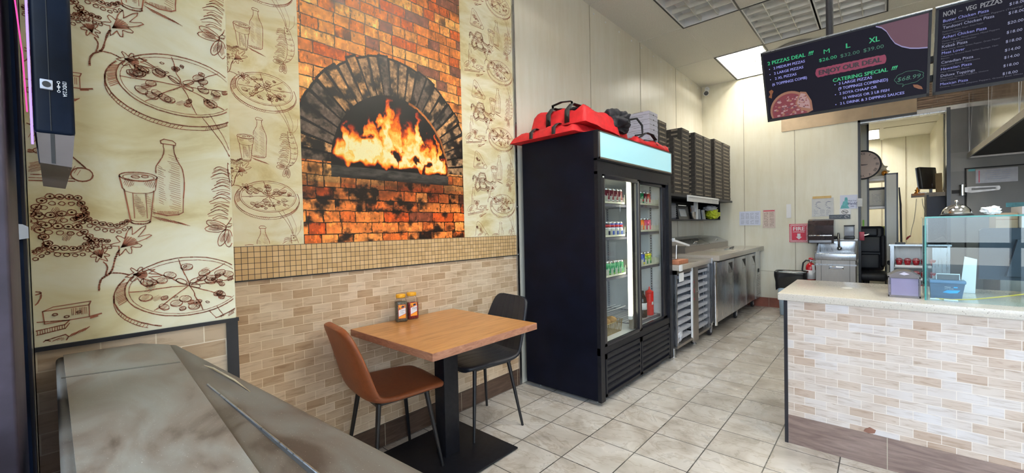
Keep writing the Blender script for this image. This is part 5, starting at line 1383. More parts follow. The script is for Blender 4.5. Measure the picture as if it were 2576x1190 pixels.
t = thing('prep_fridge','three-door stainless pizza prep fridge with a stone worktop, on casters','prep fridge',(-1.85,6.3,0))
PXF=-1.435; Y0,Y1=5.105,7.46
b=MB(); b.box((X0,Y0,0.165),(PXF-0.045,Y1,0.890),'steel'); b.build('cabinet',t)
b=MB(); b.box((X0,Y0-0.005,0.893),(-1.392,Y1+0.03,0.955),'quartz_prep',0.003); b.build('worktop',t)
ds=[(5.165,5.86),(5.875,6.535),(6.55,7.115)]
for y0,y1 in ds:
    b=MB(); b.box((PXF-0.045,y0,0.170),(PXF,y1,0.868),'steel',0.005); d=b.build('door',t)
    b=MB(); hy=y1-0.035; b.box((PXF-0.001,hy-0.20,0.70),(PXF+0.001,hy,0.835),'steel_dull'); 
    b.add([(PXF+0.0015,hy-0.185,0.828),(PXF+0.0015,hy-0.01,0.828),(PXF+0.0015,hy-0.01,0.712)],[(0,1,2)],'line_dark')
    b.add([(PXF+0.0013,hy-0.19,0.83),(PXF+0.0013,hy-0.01,0.708),(PXF+0.0013,hy-0.19,0.705)],[(0,1,2)],'steel'); b.build('recessed_handle',d)
    b=MB(); b.box((PXF-0.03,y1+0.001,0.170),(PXF+0.002,y1+0.012,0.868),'chrome'); b.build('edge_strip',d)
b=MB(); b.cyl((PXF-0.012,5.128,0.14),(PXF-0.012,5.128,0.882),0.021,'chrome',n=18); b.build('corner_post',t)
b=MB(); b.box((PXF-0.045,7.13,0.16),(PXF-0.001,7.455,0.888),'steel')
for k in range(12): b.box((PXF-0.002,7.20,0.22+k*0.026),(PXF+0.003,7.40,0.228+k*0.026),'steel_dull')
b.box((PXF-0.001,7.28,0.56),(PXF+0.008,7.33,0.615),'line_dark'); b.build('compressor_panel',t)
b=MB(); b.prism([(-2.268,0.9552),(-1.86,0.9552),(-1.86,1.035),(-2.02,1.105),(-2.268,1.125)],5.35,7.30,'steel_dull','y'); b.build('ingredient_well',t)
for y0,y1 in ((5.37,6.30),(6.33,7.27)):
    b=MB(); b.prism([(-1.855,1.038),(-1.852,1.048),(-2.018,1.118),(-2.266,1.138),(-2.266,1.128),(-2.02,1.107)],y0,y1,'steel','y'); l=b.build('lid',t)
    b=MB(); b.tube([(-1.90,(y0+y1)/2-0.05,1.062),(-1.885,(y0+y1)/2-0.05,1.085),(-1.885,(y0+y1)/2+0.05,1.085),(-1.90,(y0+y1)/2+0.05,1.062)],0.006,'chrome',n=8); b.build('lid_handle',l)
for x in (-2.15,-1.535):
    for y in (5.20,6.35,7.36):
        b=MB(); b.cyl((x-0.014,y,0.062),(x+0.014,y,0.062),0.060,'rubber',n=24); b.cyl((x-0.017,y,0.062),(x+0.017,y,0.062),0.032,'grey_rack',n=16)
        b.box((x-0.026,y-0.035,0.118),(x+0.026,y+0.035,0.166),'chrome'); b.prism([(y-0.03,0.14),(y+0.03,0.14),(y+0.012,0.055),(y-0.012,0.055)],x+0.017,x+0.023,'chrome','x'); b.build('caster',t)
b=MB(); b.box((-1.66,6.30,0.957),(-1.61,6.52,0.961),'steel'); b.tube([(-1.635,6.52,0.965),(-1.645,6.72,0.972)],[0.010,0.014],'black_plastic',n=8); b.build('dough_scraper',label='steel spatula with a black handle lying on the prep fridge worktop',cat='spatula')
# slicer / scale beside the fridge
t = thing('food_slicer','white food slicer with a round guard and tilted tray on the worktop by the fridge','slicer',(-1.75,4.35,0.927))
b=MB(); b.box((-1.95,4.13,0.927),(-1.62,4.50,0.955),'white_plastic',0.006); b.build('base',t)
b=MB(); b.cyl((-1.80,4.15,1.22),(-1.80,4.19,1.22),0.16,'white_plastic',n=32); b.build('round_guard',t)
b=MB(); b.cyl((-1.80,4.17,1.34),(-1.74,4.30,1.37),0.015,'white_plastic',n=10); b.sph((-1.735,4.31,1.372),0.022,'white_plastic'); b.build('knob_arm',t)
b=MB(); b.prism([(4.20,1.150),(4.62,1.085),(4.64,1.100),(4.20,1.172)],-1.88,-1.56,'white_plastic','x')
b.box((-1.88,4.18,1.15),(-1.56,4.205,1.185),'white_plastic'); b.build('tilted_tray',t)
b=MB(); b.cyl((-1.64,4.44,0.95),(-1.64,4.46,1.115),0.008,'chrome',n=8); b.cyl((-1.80,4.44,0.95),(-1.80,4.46,1.115),0.008,'chrome',n=8); b.cyl((-1.80,4.20,0.95),(-1.80,4.18,1.2),0.03,'black_plastic',n=14); b.build('support_post',t,kind='stuff')
b=MB(); b.box((-1.86,4.13,0.956),(-1.66,4.36,1.05),'black_plastic',0.01); b.build('motor_housing',t)
b=MB(); b.box((-1.60,4.10,0.927),(-1.485,4.36,0.968),'board_wood',0.004); b.build('wooden_block',label='reddish wooden block on the worktop edge by the fridge',cat='wood block')

# ============================================================ BACK WALL
def xpl(y): return lambda u,v,w: (u, y-w, v)
YP=YB-0.004
SX=YB/7.4
def wp(x,z): return x*SX, 1.32+(z-1.32)*SX
def paper(name,label,x0,x1,z0,z1,mat,cat,content=None,th=0.0015):
    t=thing(name,label,cat,((x0+x1)/2,YP,z0),None)
    b=MB(); b.box((x0,YP-th,z0),(x1,YP,z1),mat); b.build('sheet',t)
    if content:
        b=MB(); content(b,xpl(YP-th-0.0003)); b.build('print',t)
    return t
def lines_content(x0,x1,z0,z1,mat,cols,rows,seed,head=None):
    def f(b,P):
        rr=random.Random(seed)
        for c in range(cols):
            a=x0+(x1-x0)*(c+0.12)/cols; e=x0+(x1-x0)*(c+0.86)/cols
            for k in range(rows):
                z=z1-(z1-z0)*(k+0.7)/rows
                if rows>8 and k==rows//2+1 and cols==4: continue
                u=a; 
                while u<e-0.004:
                    w=rr.uniform(0.008,0.022); u2=min(u+w,e)
                    if rr.random()<0.86: b.add([P(u,z,0),P(u2,z,0),P(u2,z+0.0042,0),P(u,z+0.0042,0)],[(0,1,2,3)],mat)
                    u=u2+0.003
        if head:
            hz,hm=head; b.add([P(x0,hz,0),P(x1,hz,0),P(x1,hz+0.014,0),P(x0,hz+0.014,0)],[(0,1,2,3)],hm)
    return f
paper('notice_sheet','landscape bluish notice sheet with four columns of small print, left on the back wall',-1.735,-1.435,1.285,1.510,'paper_blue','notice',lines_content(-1.72,-1.45,1.305,1.485,'ink_grey',4,14,1))

paper('menu_sheet','portrait pinkish price list taped right of the bluish notice',-1.405,-1.235,1.238,1.525,'paper_pink','notice',lines_content(-1.395,-1.245,1.262,1.49,'ink_brown',2,17,2,(1.498,'sign_red')))
b=MB(); b.box((-1.090,YP-0.002,1.385),(-1.030,YP,1.595),'label_white'); b.build('wall_tape',label='blank strip of white tape on the back wall above the fire sign',cat='tape')
def fire(b,P):
    def q(pts,m='sign_white'): b.add([P(*p,0.0003) for p in pts],[tuple(range(len(pts)))],m)
    x0,x1,z0,z1=-1.055,-0.815,1.018,1.292
    n=12
    for k in range(n):
        for (zz) in (z0+0.006,z1-0.030):
            a=x0+0.008+(x1-x0-0.016)*k/n; w=(x1-x0)/n*0.45; q([(a,zz),(a+w,zz),(a+w+0.014,zz+0.024),(a+0.014,zz+0.024)])
        if 0<k<n-1:
            for xx in (x0+0.006,x1-0.030):
                a=z0+0.004+(z1-z0-0.02)*k/n; w=(z1-z0)/n*0.45; q([(xx,a),(xx+0.024,a+0.014),(xx+0.024,a+0.014+w),(xx,a+w)])
    fit_text(b,'FIRE',x0+0.048,x1-0.045,z1-0.100,0.056,'sign_white',0.0004,P,bold=0.02)
    fit_text(b,'EXTINGUISHER',x0+0.048,x1-0.048,z1-0.128,0.018,'sign_white',0.0004,P,bold=0.01)
    cx_=(x0+x1)/2
    q([(cx_-0.020,z1-0.145),(cx_+0.020,z1-0.145),(cx_+0.020,z0+0.080),(cx_+0.038,z0+0.080),(cx_,z0+0.040),(cx_-0.038,z0+0.080),(cx_-0.020,z0+0.080)])

paper('fire_sign','red and white striped fire extinguisher sign with a downward arrow',-1.055,-0.815,1.018,1.292,'sign_red','sign',fire,0.002)
t=paper('poster','curled clear-sleeved poster with grey drawings and yellow tape above the towel dispenser',-0.775,-0.520,1.392,1.665,'paper_grey','poster',lines_content(-0.76,-0.54,1.405,1.50,'ink_grey',3,6,5))
b=MB(); b.box((-0.765,YP-0.004,1.655),(-0.545,YP-0.001,1.690),'tape'); b.build('yellow_tape',t)
b=MB(); P_=xpl(YP-0.0025)
for cx_,cz_ in ((-0.70,1.60),(-0.585,1.60)):
    for k in range(9):
        a=k*0.7; b.add([P_(cx_+0.03*math.cos(a)-0.014,cz_-0.01*k+0.02*math.sin(a),0),P_(cx_+0.03*math.cos(a)+0.014,cz_-0.01*k+0.02*math.sin(a),0),P_(cx_+0.02*math.cos(a+1),cz_-0.01*k+0.012+0.02*math.sin(a),0)],[(0,1,2)],'ink_grey')
b.build('drawing',t,kind='stuff')
def wash(b,P):
    b.add([P(-0.315-0.12,1.505,0),P(-0.33,1.505,0),P(-0.35,1.60,0),P(-0.34,1.672,0),P(-0.435,1.672,0)],[(0,1,2,3,4)],'sign_teal')
    fit_text(b,'Wash Your',-0.325,-0.185+0.045,1.592,0.026,'ink_navy',0.0004,P); fit_text(b,'Hands!',-0.325,-0.155+0.02,1.545,0.040,'ink_navy',0.0004,P,bold=0.01)
    fit_text(b,'for your protection',-0.325,-0.165,1.645,0.010,'ink_navy',0.0004,P); b.box((-0.29,YP-0.0026,1.523),(-0.22,YP-0.002,1.530),'ink_navy')
def wash(b,P):
    x0=-0.445
    for (u,v,w,h) in ((0.0,0.0,0.10,0.05),(0.02,0.05,0.075,0.05),(0.045,0.10,0.04,0.055)): b.add([P(x0+u,1.497+v,0),P(x0+u+w,1.497+v,0),P(x0+u+w*0.8,1.497+v+h,0),P(x0+u+w*0.15,1.497+v+h,0)],[(0,1,2,3)],'sign_teal')
    fit_text(b,'Wash Your',x0+0.088,x0+0.178,1.592,0.022,'ink_navy',0.0004,P); fit_text(b,'Hands!',x0+0.088,x0+0.182,1.547,0.036,'ink_navy',0.0004,P,bold=0.01)
    b.add([P(x0+0.11,1.522,0.0003),P(x0+0.155,1.522,0.0003),P(x0+0.15,1.528,0.0003),P(x0+0.115,1.528,0.0003)],[(0,1,2,3)],'ink_navy')
paper('hand_wash_sign','teal and white wash your hands sign left of the opening',-0.447,-0.258,1.490,1.685,'paper_blue','sign',wash)
def nosmoke(b,P):
    cx_,cz_=-0.395,1.448
    for k in range(28):
        a0=2*PI*k/28;a1=2*PI*(k+1)/28; b.add([P(cx_+.037*math.cos(a0),cz_+.028*math.sin(a0),0),P(cx_+.037*math.cos(a1),cz_+.028*math.sin(a1),0),P(cx_+.031*math.cos(a1),cz_+.022*math.sin(a1),0),P(cx_+.031*math.cos(a0),cz_+.022*math.sin(a0),0)],[(0,1,2,3)],'line_dark')
    b.add([P(cx_-.027,cz_+.014,0),P(cx_-.022,cz_+.018,0),P(cx_+.027,cz_-.014,0),P(cx_+.022,cz_-.018,0)],[(0,1,2,3)],'line_dark'); b.add([P(cx_-.022,cz_-.004,0),P(cx_+.022,cz_-.004,0),P(cx_+.022,cz_+.003,0),P(cx_-.022,cz_+.003,0)],[(0,1,2,3)],'line_dark')
paper('no_smoking_sign','small white no smoking sign with a crossed circle above the black plaque',-0.455,-0.330,1.408,1.490,'label_white','sign',nosmoke)
def plaque(b,P):
    fit_text(b,'Employees must wash',-0.558,-0.425,1.388,0.010,'paper_grey',0.0004,P); fit_text(b,'hands before work',-0.558,-0.435,1.370,0.009,'paper_grey',0.0004,P)
    cx_,cz_=-0.375,1.380
    for k in range(18):
        a0=2*PI*k/24;a1=2*PI*(k+1)/24; b.add([P(cx_+.024*math.cos(a0),cz_+.020*math.sin(a0),0),P(cx_+.024*math.cos(a1),cz_+.020*math.sin(a1),0),P(cx_+.018*math.cos(a1),cz_+.014*math.sin(a1),0),P(cx_+.018*math.cos(a0),cz_+.014*math.sin(a0),0)],[(0,1,2,3)],'paper_grey')
pm('plaque_dark',(0.025,0.035,0.05),0.3)
paper('wall_plaque','dark rectangular plaque with small white text below the no smoking sign',-0.572,-0.335,1.350,1.412,'plaque_dark','sign',plaque,0.003)
# paper towel dispenser
t=thing('paper_towel_dispenser','dark smoked plastic paper towel dispenser next to the fire sign','dispenser',(-0.64,YP,1.0))
b=MB(); X0_,X1_=-0.800,-0.505; Z0_,Z1_=1.010,1.355
b.prism([(YP,Z0_),(YP-0.20,Z0_),(YP-0.235,Z0_+0.05),(YP-0.24,Z1_-0.09),(YP-0.20,Z1_-0.02),(YP-0.12,Z1_),(YP,Z1_)],X0_,X1_,'amber_black','x'); b.build('housing',t)
b=MB(); b.box((X0_+0.012,YP-0.232,Z0_+0.008),(X1_-0.025,YP-0.190,Z0_+0.05),'clear_grey',0.006); b.build('paper_slot',t)
b=MB(); b.box((X0_+0.01,YP-0.244,Z0_+0.105),(X1_-0.018,YP-0.238,Z0_+0.118),'chrome',0.002); b.build('front_bar',t)
b=MB(); b.cyl((X1_,YP-0.13,Z0_+0.08),(X1_+0.035,YP-0.13,Z0_+0.08),0.028,'black_plastic',0.014,n=14); b.cyl((X1_+0.035,YP-0.13,Z0_+0.08),(X1_+0.055,YP-0.13,Z0_+0.085),0.010,'black_plastic',n=8); b.build('turn_knob',t)
# soap dispenser
t=thing('soap_dispenser','clear and black wall soap dispenser above the hand sink','dispenser',(-0.358,YP,1.07))
b=MB(); b.box((-0.402,YP-0.09,1.062),(-0.288,YP,1.108),'black_plastic',0.006); b.build('push_base',t)
b=MB(); b.box((-0.400,YP-0.085,1.108),(-0.290,YP,1.250),'clear_grey',0.014); b.build('tank',t)
b=MB(); b.box((-0.404,YP-0.09,1.245),(-0.286,YP,1.262),'black_plastic',0.008); b.build('top_cap',t)
b=MB(); b.box((-0.615,YP-0.012,1.19),(-0.590,YP,1.29),'back_panel',0.004); b.build('wall_bracket',label='small cream wall bracket between towel and soap dispensers',cat='bracket')
# hand sink
t=thing('hand_sink','stainless steel wall hand sink with a front panel and gooseneck tap','sink',(-0.46,7.25,0.3))
A0,A1=-0.700,-0.255
b=MB(); b.box((A0+0.01,YB-0.03,0.84),(A1,YB-0.005,1.045),'steel',0.004); b.box((A0+0.005,YB-0.045,1.035),(A1+0.005,YB-0.004,1.072),'steel_dull',0.006); b.build('backsplash',t)
b=MB()
b.box((A0,7.04,0.795),(A1,7.06,0.885),'steel',0.006); b.box((A0,7.06,0.795),(A0+0.02,YB-0.005,0.885),'steel'); b.box((A1-0.02,7.06,0.795),(A1,YB-0.005,0.885),'steel'); b.box((A0,7.06,0.72),(A1,YB-0.005,0.74),'steel')
b.box((A0+0.02,7.36,0.74),(A1-0.02,YB-0.01,0.885),'steel'); b.build('basin',t)
for x0,x1 in ((A0,A0+0.02),(A1-0.02,A1)):
    b=MB(); b.prism([(7.04,0.885),(7.44,0.885),(7.47,1.04),(7.40,1.04)],x0,x1,'steel','x'); b.build('side_splash',t)
b=MB(); b.box((A0+0.01,7.07,0.16),(A1-0.012,7.085,0.795),'steel_dull'); b.box((A0+0.01,7.075,0.16),(A0+0.03,YB-0.02,0.795),'steel_dull'); b.box((A1-0.03,7.075,0.16),(A1-0.012,YB-0.02,0.795),'steel_dull')
b.box((A0+0.066,7.066,0.16),(A0+0.069,7.071,0.795),'line_dark'); b.box((A1-0.072,7.066,0.16),(A1-0.069,7.071,0.795),'line_dark'); b.build('skirt',t)
b=MB(); b.box((A0+0.155,7.060,0.665),(A0+0.310,7.0705,0.710),'chrome',0.003); b.box((A0+0.165,7.058,0.673),(A0+0.300,7.0605,0.700),'grey_rack'); b.build('paper_slot',t)
b=MB(); tx=(A0+A1)/2+0.02
b.tube([(tx,7.43,0.93),(tx,7.40,0.945),(tx,7.39,1.00),(tx,7.39,1.10),(tx,7.37,1.145),(tx,7.33,1.15),(tx,7.29,1.12),(tx,7.285,1.08)],0.013,'chrome',n=12); b.sph((tx+0.005,7.42,0.935),0.030,'chrome'); b.build('faucet',t)
b=MB(); b.box((A0+0.08,YB-0.048,1.047),(A0+0.13,YB-0.044,1.060),'label_white'); b.build('sticker',t)
# fire extinguisher
t=thing('fire_extinguisher','red fire extinguisher with a black hose beside the hand sink','fire extinguisher',(-0.755,7.05,0.33))
c=(-0.775,7.31,0.305)
b=MB(); b.lathe([(0.055,0),(0.060,0.01),(0.060,0.36),(0.055,0.385),(0.038,0.41),(0.018,0.425)],'red_paint',c,n=28); b.build('cylinder',t)
b=MB(); b.lathe([(0.0605,0.19),(0.0607,0.25),(0.0605,0.32)],'label_white',c,n=28); b.build('label',t)
b=MB(); b.lathe([(0.0612,0.165),(0.0615,0.18)],'black_plastic',c,n=28); b.build('strap',t)
b=MB(); b.lathe([(0.016,0.42),(0.020,0.45),(0.014,0.47)],'chrome',c,n=14); b.box((c[0]-0.02,c[1]-0.05,c[2]+0.475),(c[0]+0.055,c[1]-0.03,c[2]+0.485),'red_paint'); b.prism([(c[0]-0.01,c[2]+0.46),(c[0]+0.07,c[2]+0.44),(c[0]+0.075,c[2]+0.448),(c[0]-0.01,c[2]+0.475)],c[1]-0.04,c[1]-0.015,'steel','y'); b.box((c[0]-0.018,c[1]-0.03,c[2]+0.465),(c[0]+0.03,c[1]+0.01,c[2]+0.50),'red_paint',0.004); b.build('valve_head',t)
b=MB(); b.tube([(c[0]-0.005,c[1]-0.02,c[2]+0.455),(c[0]-0.05,c[1]-0.03,c[2]+0.46),(c[0]-0.085,c[1]-0.03,c[2]+0.42),(c[0]-0.095,c[1]-0.03,c[2]+0.33),(c[0]-0.085,c[1]-0.04,c[2]+0.20),(c[0]-0.062,c[1]-0.05,c[2]+0.14)],0.011,'black_plastic',n=10); b.build('hose',t)
b=MB(); b.prism([(c[0]+0.02,c[2]+0.40),(c[0]+0.055,c[2]+0.40),(c[0]+0.06,c[2]+0.30),(c[0]+0.03,c[2]+0.27)],c[1]-0.066,c[1]-0.064,'label_white','y'); b.build('tag',t)
b=MB(); b.box((c[0]-0.02,c[1]+0.065,0.31),(c[0]+0.02,YB-0.005,0.70),'steel_dull'); b.box((c[0]-0.03,c[1]-0.03,0.293),(c[0]+0.03,YB-0.005,0.3045),'steel_dull'); b.build('wall_bracket',t)
# trash bin
t=thing('trash_bin','pale blue plastic trash bin lined with a black bag by the back wall','trash bin',(-0.95,7.05,0))
def rloft(b,rings,mat,smooth=True,n=32,e=6,closed=True):
    vs=[]
    for cx_,cy_,w,d,z in rings:
        for k in range(n):
            a=2*PI*k/n; vs.append((cx_+w*abs(math.cos(a))**(2/e)*math.copysign(1,math.cos(a)),cy_+d*abs(math.sin(a))**(2/e)*math.copysign(1,math.sin(a)),z))
    fs=[(i*n+k,i*n+(k+1)%n,(i+1)*n+(k+1)%n,(i+1)*n+k) for i in range(len(rings)-1) for k in range(n)]
    fs.append(tuple(range(n-1,-1,-1)))
    if closed: fs.append(tuple(range((len(rings)-1)*n,len(rings)*n)))
    b.add(vs,fs,mat,smooth)
b=MB(); rloft(b,[(-0.975,7.05,0.130,0.12,0.0),(-0.975,7.05,0.165,0.150,0.60)],'bin_blue'); b.build('bin_body',t)
b=MB(); bm=bmesh.new(); n=64; rows_=[]
for j in range(13):
    z=0.375+0.245*j/12; w=0.163+0.012+0.022*j/12; d=0.155+0.02*j/12; r=[]
    for k in range(n):
        a=2*PI*k/n; x=-0.975+w*abs(math.cos(a))**(1/3)*math.copysign(1,math.cos(a)); y=7.05+d*abs(math.sin(a))**(1/3)*math.copysign(1,math.sin(a))
        q=noise.noise(Vector((x*16,y*16,z*9)))*0.012; zz=z+(0.02*math.sin(3*a)+0.015*noise.noise(Vector((a*2,3,1))) if j in (0,) else 0)
        r.append((x+math.cos(a)*q,y+math.sin(a)*q,zz))
    rows_.append(r)
r=[(-0.975+(p[0]+0.975)*0.86,7.05+(p[1]-7.05)*0.86,0.60) for p in rows_[-1]]; rows_.append(r)
r=[(-0.975+(p[0]+0.975)*0.75,7.05+(p[1]-7.05)*0.75,0.40) for p in rows_[-3]]; rows_.append(r)
vs=[p for r in rows_ for p in r]; fs=[(i*n+k,i*n+(k+1)%n,(i+1)*n+(k+1)%n,(i+1)*n+k) for i in range(len(rows_)-1) for k in range(n)]+[tuple(range((len(rows_)-1)*n,len(rows_)*n))]
b.add(vs,fs,'bag_black',True); b.build('bin_bag',t)
# security camera in the corner
t=thing('security_camera','small white bullet security camera in the upper wall corner','security camera',(-2.2,7.4,3.58))
b=MB(); b.cyl((-2.20,7.498,3.60),(-2.20,7.46,3.60),0.035,'white_plastic',n=16); b.tube([(-2.20,7.46,3.60),(-2.20,7.42,3.58),(-2.19,7.40,3.54)],0.012,'white_plastic',n=8); b.build('mount',t)
b=MB(); b.cyl((-2.21,7.43,3.52),(-2.15,7.26,3.47),0.040,'white_plastic',n=18); b.build('housing',t)
b=MB(); b.cyl((-2.151,7.262,3.471),(-2.149,7.256,3.469),0.034,'line_dark',n=18); b.build('lens',t)
pm('line_brown',(0.20,0.09,0.06),0.7)
pm('stick_clear',(0.62,0.60,0.56),0.3)
pm('smoke_solid',(0.12,0.10,0.10),0.25); pm('napkin',(0.50,0.46,0.54),0.7,var=0.04)
pm('glass_edge_soft',(0.20,0.26,0.24),0.2)
pm('case_blue',(0.06,0.11,0.20),0.3,var=0.15); pm('case_blue2',(0.12,0.22,0.38),0.3)
pm('notice_grey',(0.36,0.34,0.35),0.25)
pm('lime_pack',(0.30,0.40,0.05),0.4,var=0.3,scale=30)
pm('bag_pale',(0.62,0.62,0.56),0.35,var=0.12,scale=10,bump=0.5)
pm('gold_frame',(0.35,0.25,0.12),0.5)
pm('white_pipe',(0.36,0.35,0.31),0.5)
pm('label_red2',(0.35,0.02,0.05),0.4)
pm('sauce_lid',(0.42,0.16,0.18),0.12,coat=0.5)

# ============================================================ SERVING COUNTER
CY=2.92
t=thing('serving_counter','tiled serving counter with a speckled stone top and black corner edge','counter',(1.0,3.28,0))
b=MB(); b.box((-0.430,CY,0.170),(3.2,CY+0.70,0.857),'brick_tile_x'); b.build('tiled_body',t)
b=MB(); b.box((-0.470,CY-0.022,0.857),(3.2,3.665,0.898),'quartz',0.003); b.build('stone_top',t)
b=MB(); b.box((-0.430,CY-0.004,0.0),(3.2,CY+0.68,0.170),'dark_base_x')
b.build('kick_tile',t)
b=MB(); b.box((-0.442,CY-0.008,0.0),(-0.424,CY+0.02,0.857),'black_frame'); b.build('corner_edge',t)
for x in (0.013,0.63,1.25):
    b=MB(); b.box((x,CY-0.0055,0.0),(x+0.003,CY-0.0038,0.170),'seam'); b.build('tile_joint',t)
b=MB(); b.prism([(-0.075,0.190),(-0.055,0.205),(-0.030,0.196),(-0.035,0.178),(-0.06,0.171),(-0.08,0.176)],CY-0.003,CY-0.0002,'line_brown','y'); b.build('chipped_patch',t)
# round sticker on the stone top
b=MB(); b.lathe([(0.030,0),(0.030,0.0005)],'stick_clear',(-0.17,3.34,0.8982),n=30); b.build('round_sticker',label='faint round sticker on the stone counter top near its left end',cat='sticker')

# napkin dispenser
t=thing('napkin_dispenser','smoky translucent napkin dispenser with a peaked lid on the counter','napkin dispenser',(0.088,3.20,0.898))
NX0,NX1,NY0,NY1=0.022,0.150,3.075,3.215
b=MB(); b.box((NX0,NY0,0.8985),(NX1,NY1,0.905),'smoke_solid'); 
for a_,c_ in (((NX0,NY0,0.905),(NX0+0.004,NY1,1.010)),((NX1-0.004,NY0,0.905),(NX1,NY1,1.010)),((NX0,NY1-0.004,0.905),(NX1,NY1,1.010))): b.box(a_,c_,'smoke_plastic')
b.box((NX0,NY0,0.905),(NX1,NY0+0.003,1.010),'smoke_plastic'); b.build('case',t)
b=MB()
for x in (NX0,NX1-0.005): b.box((x,NY0-0.002,0.9),(x+0.005,NY0+0.002,1.012),'smoke_solid')
b.box((NX0,NY0-0.002,0.8985),(NX1,NY0+0.002,0.909),'smoke_solid'); b.box((NX0,NY0-0.002,1.004),(NX1,NY0+0.002,1.013),'smoke_solid')
b.build('front_rim',t)
b=MB(); b.prism([(NX0-0.003,1.012),(NX1+0.003,1.012),(NX1-0.035,1.038),((NX0+NX1)/2,1.043),(NX0+0.035,1.038)],NY0-0.003,NY1,'smoke_solid','y'); b.build('lid',t)
b=MB(); b.box((NX0+0.012,NY0+0.02,0.906),(NX1-0.008,NY1-0.012,1.000),'napkin'); b.build('napkin_pile',t,kind='stuff')
b=MB(); b.prism([((NX0+NX1)/2-0.020,1.026),((NX0+NX1)/2,1.020),((NX0+NX1)/2+0.022,1.026),((NX0+NX1)/2,1.037)],NY0-0.006,NY0-0.002,'napkin','y'); b.build('napkin_tip',t)

# glass sneeze guard / display case
GX0,GX1,GY0,GY1,GZ0,GZ1=0.170,2.3,3.035,3.315,0.8985,1.333
t=thing('glass_case','clear glass countertop display case with green tinted edges','display case',((GX0+GX1)/2,3.2,GZ0))
b=MB(); b.box((GX0,GY0,GZ0),(GX1,GY0+0.005,GZ1-0.008),'case_glass'); b.build('front_pane',t)
b=MB(); b.box((GX0,GY0+0.006,GZ0),(GX0+0.006,GY1,GZ1-0.008),'case_glass'); b.build('side_pane',t)
b=MB(); b.box((GX0-0.006,GY0-0.004,GZ1-0.008),(GX1,GY1+0.01,GZ1),'case_glass'); b.build('top_pane',t)
b=MB(); b.box((GX0-0.0065,GY0-0.0055,GZ1-0.008),(GX1,GY0-0.0042,GZ1),'glass_edge'); b.build('top_edge',t)
b=MB(); b.box((GX0-0.0075,GY0-0.0015,GZ0),(GX0-0.0008,GY0+0.006,GZ1-0.008),'glass_edge'); b.build('corner_edge',t)
b=MB(); b.box((GX0-0.001,GY1-0.002,GZ0),(GX0+0.007,GY1+0.001,GZ1-0.008),'glass_edge_soft'); b.build('rear_edge',t)
# service bell on the case
t=thing('service_bell','chrome service bell standing on the glass case','bell',(0.285,3.16,GZ1))
c=(0.288,3.16,GZ1+0.0005)
b=MB(); b.lathe([(0.062,0),(0.062,0.008),(0.052,0.014)],'black_plastic',c,n=36); b.build('base',t)
b=MB(); b.lathe([(0.057,0.012),(0.056,0.016),(0.050,0.034),(0.038,0.048),(0.020,0.057),(0.006,0.060)],'chrome',c,n=36); b.build('dome',t)
b=MB(); b.lathe([(0.003,0.058),(0.003,0.070),(0.007,0.072),(0.008,0.077),(0.005,0.082),(0.001,0.083)],'chrome',c,n=16); b.build('plunger',t)
# crumpled receipt / napkin on the case
t=MB(); bm=bmesh.new(); bmesh.ops.create_icosphere(bm,subdivisions=4,radius=1)
for v in bm.verts:
    d=v.co.normalized(); k_=1+0.6*noise.noise(d*2.6+Vector((27,2,3)))
    v.co=Vector((0.415+d.x*0.032*k_,3.22+d.y*0.030*k_,GZ1+0.024+d.z*0.020*k_))
t.addbm(bm,'label_white',True); t.build('crumpled_tissue',label='crumpled white tissue on top of the glass case right of the bell',cat='tissue')
# card dispenser with blue leaf inside the case
t=thing('card_reader_box','blue-grey plastic box with a blue leaf mark inside the glass case','box',(0.24,3.16,GZ0))
b=MB(); b.prism([(0.192,GZ0+0.001),(0.305,GZ0+0.001),(0.318,GZ0+0.088),(0.188,GZ0+0.095)],3.14,3.20,'case_blue','y'); b.box((0.186,3.13,GZ0+0.080),(0.320,3.21,GZ0+0.098),'case_blue2',0.004); b.build('box_body',t)
pl3=lambda u,v,w:(u,3.1395-w,v)
b=MB(); b.add([pl3(0.235,0.932,0),pl3(0.252,0.944,0),pl3(0.300,0.946,0),pl3(0.289,0.931,0),pl3(0.262,0.928,0)],[(0,1,2,3,4)],'card_blue'); b.build('leaf_mark',t)
b=MB(); fit_text(b,'Clean',0.243,0.265,0.958,0.006,'label_white',0.0003,pl3); fit_text(b,'your hands',0.243,0.275,0.950,0.004,'label_white',0.0003,pl3); b.add([pl3(0.276,0.957,0),pl3(0.290,0.957,0),pl3(0.290,0.963,0),pl3(0.276,0.963,0)],[(0,1,2,3)],'card_blue'); b.build('small_print',t)
b=MB(); b.tube([(0.215,3.17,GZ0+0.098),(0.215,3.17,GZ0+0.128),(0.30,3.17,GZ0+0.128),(0.30,3.17,GZ0+0.098)],0.003,'label_white',n=6); b.box((0.217,3.165,GZ0+0.10),(0.298,3.175,GZ0+0.126),'smoke_solid'); b.build('handle',t)
b=MB(); b.tube([(0.205,3.09,0.9035),(0.26,3.075,0.9035),(0.34,3.085,0.912),(0.42,3.09,0.93),(0.52,3.10,0.955),(0.60,3.12,0.97)],0.0032,'cable_yellow',n=8); b.build('yellow_cord',label='yellow cord lying along the floor of the glass case',cat='cord')
for k,(x,y,r_) in enumerate(((0.185,3.075,0.2),(0.235,3.07,-0.1))):
    b=MB(); b.prism([(x,y),(x+0.05,y+0.012*r_*5),(x+0.048,y+0.016+0.012*r_*5),(x+0.002,y+0.014)],GZ0+0.0006,GZ0+0.006,'label_white'); b.build('paper_slip',label=['folded white paper slip at the left corner inside the glass case','white paper slip next to the blue-grey box inside the glass case'][k],cat='paper slip')

